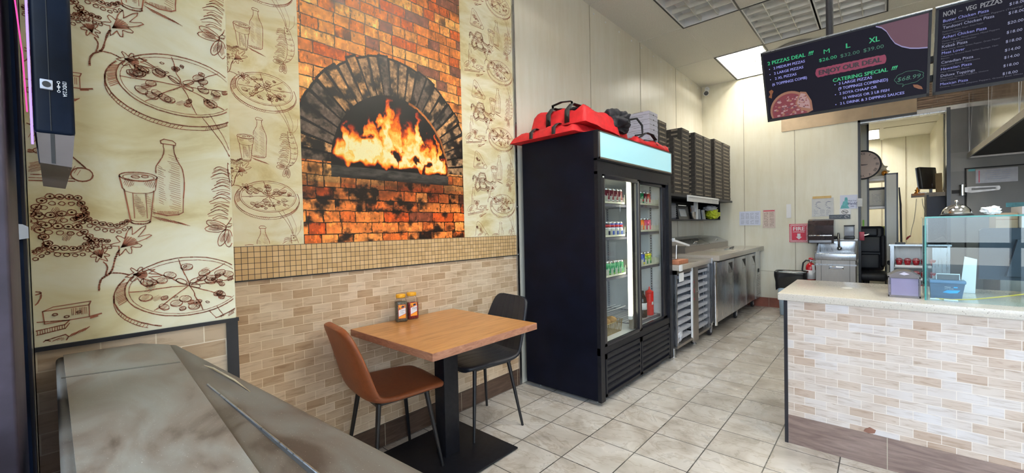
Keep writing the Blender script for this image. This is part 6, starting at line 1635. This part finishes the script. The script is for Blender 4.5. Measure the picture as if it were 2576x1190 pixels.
# point-of-sale monitor behind the case, seen from the back
t=thing('till_monitor','large black till monitor seen from behind through the glass case','monitor',(0.62,3.52,0.898))
b=MB(); b.prism([(0.405,0.975),(0.95,0.975),(0.95,1.262),(0.420,1.262),(0.408,1.25)],3.50,3.54,'navy_dark','y'); b.build('rear_shell',t)
b=MB(); b.prism([(0.50,1.00),(0.93,1.00),(0.90,1.20),(0.54,1.20)],3.455,3.50,'navy_dark','y'); b.build('rear_bulge',t)
b=MB(); b.box((0.66,3.45,0.8985),(0.80,3.56,1.02),'navy_dark',0.006); b.box((0.60,3.42,0.8985),(0.88,3.62,0.915),'navy_dark',0.004); b.build('stand',t)
b=MB()
for k in range(8): b.box((0.66,3.4535,1.04+k*0.016),(0.86,3.4555,1.046+k*0.016),'line_dark')
b.build('vent_slots',t)
b=MB(); b.prism([(0.325,0.8985),(0.385,0.8985),(0.392,1.09),(0.345,1.105)],3.44,3.446,'label_white','y'); b.build('paper_sheet',label='white paper sheet standing left of the till monitor behind the glass',cat='paper')
# back counter with boxes and white containers
t=thing('back_counter','stainless work counter behind the serving counter on the kitchen side','counter',(1.5,5.6,0))
b=MB(); b.box((0.72,5.20,0.0),(3.0,5.98,0.86),'steel_dull'); b.build('cabinet',t)
b=MB(); b.box((0.70,5.17,0.86),(3.02,6.0,0.90),'steel',0.004); b.build('worktop',t)
t=thing('white_carton','white cardboard carton stacked on the kitchen counter, at the right frame edge','carton',(1.03,5.5,0.90))
b=MB(); b.box((0.865,5.40,0.9005),(1.45,5.80,1.41),'label_white',0.003); b.build('carton_body',t)
b=MB(); b.box((0.865,5.3985,1.34),(1.45,5.4000,1.347),'grey_rack'); b.box((1.005,5.398,1.347),(1.012,5.3995,1.41),'sign_red'); b.build('lid_seam',t)
t=thing('tan_carton','flat grey-brown carton left of the white carton','carton',(0.78,5.7,0.9))
b=MB(); b.box((0.735,5.50,0.9005),(0.860,5.80,1.36),'tan_panel',0.003); b.build('carton_body',t)
b=MB(); b.box((0.735,5.4985,1.30),(0.860,5.5,1.306),'brown_card'); b.build('lid_seam',t)

# walk-in cooler door
t=thing('cooler_door','grey walk-in cooler door with a long strap hinge','cooler door',(1.3,YB-0.05,0.1))
b=MB(); b.box((0.762,YB-0.075,0.06),(1.70,YB-0.0345,1.915),'cooler_grey_light',0.004); b.build('door_leaf',t)
b=MB(); b.box((0.748,YB-0.045,0.06),(0.760,YB-0.0342,1.93),'line_dark'); b.box((0.748,YB-0.045,1.918),(1.71,YB-0.0342,1.93),'line_dark'); b.build('gasket',t)
b=MB(); b.cyl((0.725,YB-0.075,1.615),(0.725,YB-0.075,1.715),0.024,'chrome',n=16); b.cyl((0.725,YB-0.075,1.60),(0.725,YB-0.075,1.615),0.029,'chrome',n=16); b.cyl((0.725,YB-0.075,1.715),(0.725,YB-0.075,1.73),0.029,'chrome',n=16); b.build('hinge_barrel',t)
b=MB(); b.prism([(0.74,1.64),(0.80,1.625),(1.02,1.645),(1.03,1.670),(1.02,1.695),(0.80,1.70),(0.74,1.695)],YB-0.088,YB-0.076,'steel_dull','y'); b.prism([(0.80,1.655),(0.99,1.660),(0.99,1.680),(0.80,1.682)],YB-0.0895,YB-0.088,'cooler_grey_light','y'); b.build('hinge_strap',t)
b=MB(); b.box((0.595+0.045,YB-0.040,1.628),(0.705,YB-0.0342,1.672),'line_dark'); b.build('latch_plate',label='small black rectangular plate left of the cooler hinge',cat='plate')
b=MB(); b.box((0.66,YB-0.040,1.465),(0.735,YB-0.0342,1.492),'line_dark'); b.box((0.668,YB-0.041,1.471),(0.727,YB-0.040,1.486),'cooler_grey_light'); b.build('door_latch',label='small black framed latch slot below the cooler hinge',cat='latch')
t=thing('cooler_notice','clear-sleeved notice with faint print on the grey cooler door','notice',(1.0,YB-0.08,1.75))
b=MB(); b.box((0.835,YB-0.0775,1.735),(1.16,YB-0.0755,1.900),'notice_grey'); b.build('sheet',t)
b=MB(); lines_content(0.88,1.14,1.77,1.89,'ink_grey',1,5,8)(b,xpl(YB-0.0780)); b.box((0.858,YB-0.0785,1.745),(0.866,YB-0.0778,1.885),'sign_red'); b.build('print',t)
b=MB(); b.box((0.775,YB-0.0775,1.885),(0.83,YB-0.0755,1.91),'sign_teal'); b.build('blue_tape',label='small piece of blue tape at the top left of the cooler door',cat='tape')
b=MB(); b.box((1.07,YB-0.0775,1.44),(1.33,YB-0.0755,1.49),'sign_teal'); b.build('blue_tape',label='long strip of blue tape on the lower cooler door',cat='tape')

# kitchen exhaust hood
t=thing('exhaust_hood','large stainless steel exhaust hood hanging over the kitchen side','exhaust hood',(1.5,5.8,2.05))
b=MB(); b.prism([(0.770,2.075),(0.785,2.80),(3.2,2.80),(3.2,2.075)],4.25,7.38,'hood_steel','y'); b.build('hood_body',t)
b=MB()
b.box((0.762,4.24,2.04),(0.776,7.39,2.10),'steel_dull'); b.box((0.776,4.24,2.04),(3.2,4.254,2.10),'steel_dull'); b.box((0.776,7.376,2.04),(3.2,7.39,2.10),'steel_dull'); b.build('drip_edge',t)
b=MB(); b.box((0.79,4.26,2.06),(3.2,7.37,2.075),'line_dark'); b.build('underside',t)
for k in range(3):
    y=4.9+k*1.2; b=MB(); b.box((0.7675,y,2.10),(0.7705,y+0.004,2.80),'steel_dull'); b.build('panel_joint',t)

# ============================================================ MENU SCREENS
def tilt(o): o.rotation_euler=(math.asin(0.19/0.412),0,0)
def screen(label,x0,x1,group='menu screens on the ceiling pole'):
    t=thing('menu_screen',label,'screen',(0,0,0),group)
    h=0.410; W_=x1-x0
    b=MB(); b.box((0,0.004,0),(W_,0.052,h),'black_plastic',0.004)
    f=0.010
    b.box((0,-0.004,0),(W_,0.004,0.016),'black_plastic'); b.box((0,-0.004,h-f),(W_,0.004,h),'black_plastic'); b.box((0,-0.004,0),(f,0.004,h),'black_plastic'); b.box((W_-f,-0.004,0),(W_,0.004,h),'black_plastic'); b.build('bezel',t)
    b=MB(); b.box((f,-0.0005,0.016),(W_-f,0.0045,h-f),'scr_navy'); p=b
    b=MB(); b.box((-0.001,-0.006,h-0.001),(W_+0.001,0.010,h+0.003),'steel'); b.build('top_trim',t)
    t.location=(x0,2.99,1.944); tilt(t)
    return t,p
t,p=screen('left wall of pizza deals on a tilted black menu screen, prices in green',-0.527,0.178)
t['label']='left menu screen, tilted, showing pizza deals in green and blue lettering'
X=-0.527; P2=lambda u,v,w:(u-X,-0.0008-w,v)
def tx(parent,name,items):
    b=parent
    for s_,u0,u1,v,h,mt_,*r in items: fit_text(b,s_,u0,u1,v,h,mt_,0.0006,P2,bold=r[0] if r else 0.0,shear=r[1] if len(r)>1 else 0)
tx(p,'heading_lettering',[('2 PIZZAS DEAL',-0.498,-0.316,0.335,0.020,'scr_green',0.02),('!!!',-0.304,-0.278,0.336,0.020,'scr_green',0.03,0.3),('M',-0.235,-0.209,0.325,0.023,'scr_green',0.0),('L',-0.141,-0.122,0.327,0.024,'scr_green',0.015),('XL',-0.049,-0.007,0.324,0.026,'scr_green',0.015),
  ('CATERING SPECIAL',-0.202,0.024,0.164,0.019,'scr_green',0.02),('!!!',0.036,0.061,0.166,0.018,'scr_green',0.03,0.3)])
tx(p,'price_lettering',[('$26.00',-0.257,-0.180,0.288,0.017,'scr_green'),('$32.00',-0.165,-0.086,0.286,0.017,'scr_green_dim'),('$39.00',-0.071,0.008,0.286,0.018,'scr_green_dim'),('$68.99',0.059,0.146,0.101,0.021,'scr_green_dim',0,0.15)])
tx(p,'list_lettering',[('2 MEDIUM PIZZAS',-0.471,-0.320,0.305,0.014,'scr_blue',0.015),('2 LARGE PIZZAS',-0.471,-0.329,0.275,0.014,'scr_blue',0.015),('2 XL PIZZAS',-0.469,-0.363,0.245,0.014,'scr_blue',0.015),('(6 TOPPINGS COMB)',-0.485,-0.316,0.213,0.015,'scr_blue',0.015),
  ('3 LARGE PIZZAS',-0.177,-0.038,0.143,0.014,'scr_blue',0.015),('(9 TOPPINGS COMBINED)',-0.179,0.024,0.115,0.015,'scr_blue',0.015),('2 SOYA CHAAP OR',-0.176,-0.019,0.088,0.014,'scr_blue',0.015),('16 WINGS OR 2 LB FISH',-0.161,0.029,0.060,0.014,'scr_blue',0.015),('2 L DRINK & 3 DIPPING SAUCES',-0.175,0.087,0.032,0.014,'scr_blue',0.015)])
b=p
for (u,v) in ((-0.491,0.311),(-0.491,0.281),(-0.491,0.251),(-0.193,0.148),(-0.193,0.093),(-0.193,0.037)):
    b.add([P2(u+0.0028*math.cos(k*PI/4),v+0.0028*math.sin(k*PI/4),0.0006) for k in range(8)],[tuple(range(8))],'scr_blue')
pass
b=p; rr=random.Random(3); n=40; pts=[]
for k in range(n+1): pts.append((-0.268+0.282*k/n,0.256-0.004*k/n+rr.uniform(-0.0015,0.0015)))
for k in range(7): a=PI/2-PI*k/6; pts.append((0.010+0.008*math.cos(a)+rr.uniform(-.001,.001),0.229+0.022*math.sin(a)))
for k in range(n+1): pts.append((0.014-0.282*k/n,0.206+0.002*k/n+rr.uniform(-0.0015,0.0015)))
for k in range(7): a=-PI/2-PI*k/6; pts.append((-0.268+0.008*math.cos(a)+rr.uniform(-.001,.001),0.233+0.022*math.sin(a)))
b.add([P2(u,v,0.0003) for u,v in pts],[tuple(range(len(pts)))],'scr_red'); fit_text(b,'ENJOY OUR DEAL',-0.262,0.001,0.219,0.024,'scr_black',0.0009,P2,bold=0.035); pass
b=p; cv=[(-0.022,0.3985),(0.000,0.385),(0.018,0.362),(0.034,0.325),(0.050,0.295),(0.075,0.272),(0.105,0.255),(0.135,0.246),(0.167,0.240)]
b.add([P2(u,v,0.0003) for u,v in cv]+[P2(0.167,0.3985,0.0003)],[tuple(range(len(cv)+1))],'scr_maroon')
for a_,c_ in zip(cv,cv[1:]):
    b.add([P2(a_[0],a_[1]-0.003,0.0006),P2(c_[0],c_[1]-0.003,0.0006),P2(c_[0],c_[1]+0.003,0.0006),P2(a_[0],a_[1]+0.003,0.0006)],[(0,1,2,3)],'scr_arc')
pass
b=p; pts=[]
for k in range(48):
    a=2*PI*k/48; r=1+0.10*abs(math.sin(a*4.5)); pts.append((0.103+0.050*r*math.cos(a),0.112+0.030*r*math.sin(a)))
pts.insert(34,(0.078,0.070))
for a_,c_ in zip(pts,pts[1:]+pts[:1]):
    d=math.hypot(c_[0]-a_[0],c_[1]-a_[1]) or 1; nx,ny=-(c_[1]-a_[1])/d*0.0009,(c_[0]-a_[0])/d*0.0009
    b.add([P2(a_[0]+nx,a_[1]+ny,0.0005),P2(a_[0]-nx,a_[1]-ny,0.0005),P2(c_[0]-nx,c_[1]-ny,0.0005),P2(c_[0]+nx,c_[1]+ny,0.0005)],[(0,1,2,3)],'scr_green_dim')
pass
b=p; rr=random.Random(6)
cx_,cz_=-0.415,0.070
def disc(cx,cz,a,bb,mat,w,n=36,clip=True):
    pts=[]
    for k in range(n):
        t_=2*PI*k/n; u=cx+a*math.cos(t_); v=cz+bb*math.sin(t_)
        pts.append((min(max(u,-0.515),0.166),max(v,0.0175)))
    b.add([P2(u,v,w) for u,v in pts],[tuple(range(n))],mat)
disc(-0.410,0.055,0.098,0.108,'scr_crust',0.0003); disc(-0.410,0.052,0.088,0.097,'scr_sauce',0.0005)
for k in range(150):
    t_=rr.uniform(0,2*PI); q=math.sqrt(rr.random())*0.9; u=-0.41+0.086*q*math.cos(t_); v=0.052+0.094*q*math.sin(t_)
    if v<0.024: continue
    a=rr.uniform(0.003,0.009); disc(u,v,a,a*0.7,rr.choice(['scr_cheese','scr_cheese','scr_crust','scr_sauce','scr_maroon']),0.0007+0.000004*k,8)
b.add([P2(u,v,0.0014) for u,v in ((-0.352,0.148),(-0.325,0.140),(-0.302,0.085),(-0.298,0.028),(-0.318,0.020),(-0.36,0.050),(-0.38,0.085))],[tuple(range(7))],'scr_crust')
b.add([P2(u,v,0.0017) for u,v in ((-0.350,0.138),(-0.330,0.130),(-0.312,0.085),(-0.310,0.040),(-0.36,0.060),(-0.372,0.085))],[tuple(range(6))],'scr_cheese')
for k in range(26):
    u=rr.uniform(-0.362,-0.318); v=rr.uniform(0.055,0.125); disc(u,v,0.004,0.003,rr.choice(['scr_sauce','scr_maroon','scr_crust']),0.0020+0.000004*k,8)
pass
b=p
b.add([P2(u,v,0.0004) for u,v in ((-0.510,0.150),(-0.500,0.165),(-0.505,0.185),(-0.490,0.192),(-0.482,0.180),(-0.490,0.165),(-0.494,0.140))],[tuple(range(7))],'scr_orange')
b.add([P2(u,v,0.0004) for u,v in ((0.118,0.072),(0.135,0.068),(0.150,0.055),(0.155,0.040),(0.140,0.045),(0.122,0.058))],[tuple(range(6))],'scr_orange')
pass

p.build('display',t)
t,p=screen('right menu screen, tilted and cut by the frame, listing non veg pizzas',0.190,0.895)
X=0.190
rows_=[('Butter Chicken Pizza',0.358,0.338,[('Butter chicken, Onion, Green Peppers (Topping)',0.455,0.325)],'$18.00',0.342),('Tandoori Chicken Pizza',0.376,0.308,[('Mushrooms, Onion, Ginger, Green Pepper',0.345,0.293),('Tandoori Chicken',0.275,0.281)],'$18.00',0.305),
('Achari Chicken Pizza',0.356,0.264,[('Onion, Pepper, Mixed Cheese, Mixed Peppers',0.395,0.250),('Tomato & Achari Chicken',0.325,0.238)],'$20.00',0.264),('Kebab Pizza',0.299,0.222,[('Butter Sauce, Onion, Green Pepper, Green Pepper',0.400,0.209)],'$18.00',0.224),
('Meat Lover',0.292,0.192,[('Pepperoni, Ground Beef, Italian Sausage, Ham',0.395,0.180),('Bacon',0.242,0.169)],'$18.00',0.185),('Canadian Pizza',0.321,0.148,[('Pepperoni, Bacon, Mushrooms',0.342,0.136)],'$14.00',0.147),('Hawaiian Pizza',0.318,0.116,[('Ham, Pineapple, Bacon',0.310,0.104)],'$14.00',0.115),
('Deluxe Toppings',0.329,0.084,[('Pepperoni, Sausage, Peppers, Onions',0.372,0.073),('Green Peppers',0.272,0.063)],'$18.00',0.078),('Mexican Pizza',0.309,0.043,[('Onions, Tomatoes, Jalapeno Peppers, Ground Beef, Olives',0.478,0.031)],'$18.00',0.042)]
tx(p,'heading_lettering',[('NON',0.215,0.255,0.363,0.022,'scr_grey',0.02),('~',0.265,0.276,0.366,0.012,'scr_grey'),('VEG',0.286,0.320,0.363,0.020,'scr_grey',0.02),('PIZZAS',0.331,0.396,0.361,0.021,'scr_grey',0.02)])
tx(p,'name_lettering',[(n_,0.216,u1,v,0.0125,'scr_blue' if i%2==0 else 'scr_white') for i,(n_,u1,v,*_) in enumerate(rows_)])
tx(p,'price_lettering',[(pr,0.417,0.462,pv,0.012,'scr_white') for *_,pr,pv in rows_]+[('$20.00',0.478,0.523,0.064+0.01,0.012,'scr_white')])
tx(p,'description_lettering',[(s_,0.215,u1,v,0.0065,'scr_dimtext') for *_,ds,pr,pv in rows_ for s_,u1,v in ds])
p.build('display',t)
t=thing('screen_pole','black metal pole from the ceiling carrying the menu screens','pole',(-0.225,3.05,2.1))
b=MB(); b.cyl((-0.222,3.02,2.10),(-0.222,3.02,CZ),0.0175,'black_paint',n=18); b.cyl((-0.222,3.02,CZ-0.02),(-0.222,3.02,CZ),0.06,'black_paint',n=20); b.build('pole_tube',t)
b=MB(); b.box((-0.50,3.005,2.115),(0.86,3.035,2.145),'black_paint'); b.box((-0.50,3.005,2.02),(0.86,3.035,2.05),'black_paint'); b.build('cross_bar',t)
b=MB(); b.box((-0.27,2.96,2.08),(-0.17,3.01,2.18),'black_paint'); b.build('mount_bracket',t)

# ============================================================ BACK ROOM
t=thing('office_chair','black padded high-back office chair in the back room opening','office chair',(-0.20,7.95,0))
c0=(-0.19,7.86)
b=MB(); b.box((c0[0]-0.24,c0[1]-0.22,0.47),(c0[0]+0.24,c0[1]+0.25,0.585),'black_leather',0.045); b.build('seat',t)
b=MB(); b.M=Matrix.Translation((c0[0],c0[1]+0.27,0.58))@Matrix.Rotation(math.radians(-8),4,'X')
b.box((-0.21,-0.05,0.0),(0.21,0.05,0.66),'black_leather',0.048); b.box((-0.16,-0.075,0.02),(0.16,-0.03,0.24),'black_leather',0.03); b.box((-0.17,-0.07,0.26),(0.17,-0.03,0.50),'black_leather',0.02); b.box((-0.14,-0.08,0.50),(0.14,-0.03,0.63),'black_leather',0.03)
b.box((0.165,-0.10,0.05),(0.225,0.02,0.52),'black_leather',0.03); b.build('backrest',t)
for s_ in (-1,1):
    b=MB(); b.box((c0[0]+s_*0.27-0.035,c0[1]-0.17,0.70),(c0[0]+s_*0.27+0.035,c0[1]+0.12,0.745),'black_leather',0.02); b.box((c0[0]+s_*0.27-0.012,c0[1]-0.05,0.50),(c0[0]+s_*0.27+0.012,c0[1]+0.0,0.71),'black_plastic'); b.build('armrest',t)
b=MB(); b.cyl((c0[0],c0[1],0.10),(c0[0],c0[1],0.47),0.028,'black_plastic',n=14); b.build('gas_lift',t)
for k in range(5):
    a=2*PI*k/5+0.3; b=MB(); x,y=c0[0]+0.26*math.cos(a),c0[1]+0.26*math.sin(a); b.tube([(c0[0],c0[1],0.12),(x,y,0.075)],[0.026,0.016],'black_plastic',n=8); o=b.build('leg',t)
    b=MB(); b.cyl((x-0.012,y,0.030),(x+0.012,y,0.030),0.030,'rubber',n=14); b.tube([(x,y,0.03),(x,y,0.08)],0.01,'black_plastic',n=6); b.build('caster',o)
# clock
t=thing('wall_clock','round wall clock with roman numerals and dark rim, half hidden by the opening frame','clock',(-0.22,8.25,2.16))
cx_,cz_,R_=-0.223,2.163,0.210; yc=8.255
b=MB(); n=48; b.cyl((cx_,yc,cz_),(cx_,yc+0.022,cz_),R_,'clock_face',n=n); b.build('face',t)
b=MB(); b.tube([(cx_+R_*math.cos(2*PI*k/48),yc,cz_+R_*math.sin(2*PI*k/48)) for k in range(49)],0.011,'black_plastic',n=8,caps=False); b.build('rim',t)
b=MB(); pc=lambda u,v,w:(u,yc-0.001-w,v)
for k,s_ in enumerate(('XII','I','II','III','IIII','V','VI','VII','VIII','IX','X','XI')):
    a=PI/2-2*PI*k/12; me=text_mesh(s_,0.05,0.0,'CENTER'); ca,sa=math.cos(a-PI/2),math.sin(a-PI/2)
    ux,uz=cx_+R_*0.80*math.cos(a),cz_+R_*0.80*math.sin(a)
    b.add([pc(ux+v.co.x*ca-(v.co.y-0.017)*sa,uz+v.co.x*sa+(v.co.y-0.017)*ca,0.0005) for v in me.vertices],[tuple(q.vertices) for q in me.polygons],'line_dark')
b.build('numerals',t,kind='stuff')
for (a,L,w) in ((math.radians(172),0.11,0.006),(math.radians(2),0.06,0.006)):
    b=MB(); ca,sa=math.cos(a),math.sin(a); q=[(0,w),(L,w*0.4),(L,-w*0.4),(0,-w)]
    b.add([pc(cx_+x*ca-z*sa,cz_+x*sa+z*ca,0.003) for x,z in q],[(0,1,2,3)],'line_dark'); b.build('hand',t)
# metal shelving in the back room
t=thing('storage_rack','slotted grey metal shelving rack standing in the back room','rack',(-0.05,8.75,0))
RX0,RX1,RY0,RY1=-0.30,0.075,8.55,9.0
for x in (RX0,RX1-0.035):
    for y in (RY0,RY1):
        b=MB(); b.box((x,y,0),(x+0.035,y+0.006,1.96),'steel_dull')
        z=0.1
        while z<1.9: b.box((x+0.012,y-0.0008,z),(x+0.023,y,z+0.02),'line_dark'); z+=0.055
        b.build('post',t)
for z in (0.12,0.62,1.05,1.50,1.93):
    b=MB(); b.box((RX0,RY0,z),(RX1,RY1,z+0.035),'steel_dull'); b.build('shelf',t)
t=thing('storage_tub','clear plastic tub with a printed lid label on the rack','tub',(-0.07,8.7,1.54))
b=MB(); b.box((-0.22,8.60,1.537),(0.035,8.90,1.80),'paper_grey',0.02); b.build('tub_body',t)
b=MB(); lines_content(-0.14,0.0,1.60,1.74,'ink_grey',1,6,9)(b,xpl(8.598)); b.build('label',t)
b=MB(); b.box((-0.24,8.59,1.80),(0.055,8.92,1.83),'black_plastic',0.005); b.build('tub_lid',t)
for k,(x,l) in enumerate(((-0.165,'left'),(-0.03,'right'))):
    b=MB(); b.lathe([(0.055,0),(0.06,0.01),(0.06,0.13),(0.055,0.14)],'lime_pack',(x,8.64,1.086),n=20); b.build('green_canister',label='short lime green canister on the rack, %s one'%l,cat='canister',group='lime green canisters on the rack')
b=MB(); b.box((-0.24,8.58,0.66),(0.03,8.9,1.03),'white_plastic',0.01); b.build('white_crate',label='tall white plastic crate on the middle of the rack',cat='crate')
b=MB(); b.box((-0.22,8.58,0.156),(0.03,8.9,0.52),'white_plastic',0.01); b.build('white_crate',label='white plastic crate at the bottom of the rack',cat='crate')
b=MB(); bm=bmesh.new(); bmesh.ops.create_icosphere(bm,subdivisions=4,radius=1)
for v in bm.verts:
    d=v.co.normalized(); k_=1+0.4*noise.noise(d*3+Vector((37,2,3)))
    v.co=Vector((-0.10+d.x*0.16*k_,8.75+d.y*0.16*k_,2.10+d.z*0.12*k_))
b.addbm(bm,'bag_pale',True); b.build('plastic_bag',label='puffy clear plastic bag on top of the metal rack',cat='bag')
b=MB(); b.box((-0.20,8.57,1.967),(0.04,8.82,2.005),'label_white',0.004); b.build('white_tray',label='white tray lying on top of the metal rack',cat='tray')
b=MB(); b.sph((0.025,8.60,2.045),(0.035,0.03,0.04),'gold',12); b.build('orange_item',label='small orange object on the rack top beside the bag',cat='ornament')
# freestanding panel right of the rack
t=thing('room_divider','narrow cream panel with black edges next to the metal rack','panel',(0.10,8.4,0))
b=MB(); b.box((0.045,8.40,0.1),(0.155,8.43,2.0),'back_panel'); b.build('panel_face',t)
b=MB(); b.box((0.025,8.395,0.05),(0.045,8.435,2.02),'black_frame'); b.box((0.155,8.395,0.05),(0.175,8.435,2.02),'black_frame'); b.box((0.025,8.395,2.0),(0.175,8.435,2.02),'black_frame'); b.box((0.025,8.395,0.0),(0.175,8.435,0.1),'black_frame'); b.build('panel_edge',t)
b=MB(); b.tube([(0.22,8.42,0.0),(0.200,8.42,1.55),(0.185,8.40,1.80)],[0.012,0.012,0.008],'black_plastic',n=8); b.build('broom_handle',label='dark pole leaning beside the cream panel in the back room',cat='pole')
# wall desk with computer
t=thing('wall_desk','small dark wall-mounted desk shelf on a navy cabinet in the back room','desk',(0.55,8.0,1.4))
b=MB(); b.prism([(0.30,7.78),(0.62,7.66),(0.655,7.66),(0.655,8.35),(0.34,8.20)],1.640,1.668,'brown_card','z'); b.prism([(0.29,7.79),(0.62,7.65),(0.62,7.66),(0.30,7.80)],1.615,1.668,'steel_dull','z'); b.build('shelf_board',t)
b=MB(); b.box((0.435,7.72,0.8),(0.655,8.15,1.640),'navy_dark'); b.build('cabinet',t)
t=thing('computer_monitor','thin black computer monitor seen edge-on on the wall desk','monitor',(0.46,7.98,1.67))
b=MB(); b.M=Matrix.Translation((0.455,7.98,1.70))@Matrix.Rotation(math.radians(-32),4,'Z')@Matrix.Rotation(math.radians(-6),4,'Y')
b.box((-0.012,-0.16,0.03),(0.0,0.16,0.32),'clear_grey'); b.box((0.0,-0.16,0.025),(0.045,0.16,0.325),'black_plastic',0.012); b.build('display_panel',t)
b=MB(); b.box((0.44,7.93,1.669),(0.54,8.07,1.68),'black_plastic'); b.box((0.475,7.985,1.68),(0.505,8.015,1.80),'black_plastic'); b.build('stand',t)
b=MB(); b.box((0.36,7.82,1.669),(0.44,8.0,1.682),'label_white'); b.build('keyboard',label='white keyboard on the wall desk in front of the monitor',cat='keyboard')
b=MB(); b.lathe([(0.03,0),(0.035,0.01),(0.018,0.03),(0.03,0.05),(0.012,0.06),(0.014,0.075),(0.002,0.09)],'gold',(0.355,7.86,1.669),n=12); b.build('gold_figurine',label='small golden ornament at the left end of the wall desk',cat='figurine')
b=MB(); b.prism([(7.95,1.67),(7.97,1.67),(8.06,1.93),(8.04,1.94)],0.535,0.60,'gold_frame','x'); b.build('leaning_frame',label='tan picture frame leaning on the wall desk behind the monitor',cat='frame')
b=MB(); b.tube([(0.62,7.9,2.88),(0.62,7.9,2.62),(0.64,8.05,2.48),(0.64,8.05,1.68)],0.018,'white_pipe',n=10); b.build('wall_pipe',label='grey pipe running down the right wall of the back room',cat='pipe')
b=MB(); b.tube([(0.60,7.72,2.66),(0.635,7.74,2.5),(0.63,7.76,2.2),(0.645,7.75,2.0),(0.62,7.82,1.85),(0.60,7.9,1.70)],0.009,'white_pipe',n=8); b.build('loose_cable',label='loose grey cable bundle hanging right of the wall pipe',cat='cable')
b=MB(); b.tube([(0.345,7.86,1.60),(0.335,7.86,1.45),(0.32,7.86,1.30),(0.295,7.86,1.18),(0.285,7.86,1.08)],0.0035,'white_pipe',n=6); b.tube([(0.285,7.86,1.10),(0.26,7.86,1.075),(0.245,7.86,1.045)],[0.006,0.012,0.006],'sauce_red',n=8); b.build('thin_cable',label='thin cord with a red end hanging below the wall desk',cat='cord')
b=MB(); b.tube([(0.40,7.86,1.60),(0.405,7.86,1.52),(0.42,7.86,1.45),(0.43,7.86,1.35)],0.0035,'white_pipe',n=6); b.build('short_cord',label='thin grey cord hanging right below the wall desk',cat='cord')
b=MB(); b.box((-0.262,YB-0.034,1.515),(-0.205,YB-0.023,1.628),'paper_grey'); b.build('frame_plate',label='small white metal plate on the opening frame right of the hand wash sign',cat='plate')
b=MB(); b.box((-0.240,YB-0.05,1.048),(-0.185,YB-0.023,1.165),'label_red2',0.004); b.tube([(-0.185,YB-0.045,1.115),(-0.15,YB-0.05,1.125),(-0.135,YB-0.05,1.135)],0.009,'chrome',n=8); b.build('alarm_box',label='small red box with a chrome lever on the opening frame',cat='alarm box')
b=MB(); b.box((-0.215,7.82,1.24),(-0.195,7.83,1.33),'green_tape'); b.build('green_tag',label='green tag just inside the opening above the office chair',cat='tag')
# stand with packs of sauce cups
t=thing('cup_stand','low stainless stand behind the counter holding trays of red sauce cups','stand',(0.24,6.1,0))
SX0,SX1,SY0,SY1=0.060,0.50,5.95,6.35
b=MB(); b.box((SX0,SY0,0.0),(SX0+0.03,SY1,1.045),'steel'); b.box((SX1-0.02,SY0,0.0),(SX1,SY1,1.045),'steel'); b.box((SX0,SY0+0.26,0.0),(SX1,SY1,1.045),'steel_dull'); b.box((SX0-0.01,SY0-0.01,1.045),(SX1+0.01,SY1,1.062),'steel'); b.box((0.375,SY0+0.01,0.05),(SX1-0.02,SY0+0.02,1.03),'steel'); b.build('stand_frame',t)
for z in (0.60,0.735,0.865):
    b=MB(); b.box((SX0+0.03,SY0,z-0.05),(0.375,SY0+0.24,z-0.043),'steel_dull'); b.build('stand_shelf',t)
b=MB(); b.box((0.10,6.0,1.063),(0.18,6.1,1.08),'black_plastic',0.004); b.build('black_wallet',label='flat black object on top of the cup stand',cat='tool')
b=MB(); b.tube([(0.33,6.02,1.075),(0.40,6.0,1.085),(0.46,6.03,1.10)],[0.012,0.025,0.045],'black_cloth',n=10); b.build('black_cable_pile',label='heap of black cables on the cup stand beside the glass case',cat='cables')
gi=0
for r_,z in enumerate((0.558,0.693,0.823)):
    tt=thing('cup_tray','grey tray under the %s row of red sauce cups'%(['lowest','middle','top'][r_]),'tray',(0.22,6.05,z),'trays of sauce cups')
    b=MB(); b.box((SX0+0.035,SY0-0.01,z),(0.37,SY0+0.22,z+0.022),'label_white',0.003); b.build('tray_body',tt)
    for k in range(5):
        x=SX0+0.07+k*0.064; c=(x,SY0+0.035,z+0.0225)
        s_=thing('sauce_cup','red sauce cup with a clear dome lid, %s from the left in the %s row'%(ordn[k],['lowest','middle','top'][r_]),'sauce cup',c,'sauce cups on the stand')
        b=MB(); b.lathe([(0.020,0),(0.029,0.048)],'sauce_red',c,n=16); b.build('cup',s_)
        b=MB(); b.lathe([(0.031,0.048),(0.030,0.056),(0.018,0.070),(0.002,0.074)],'sauce_lid',c,n=16); b.build('lid',s_)
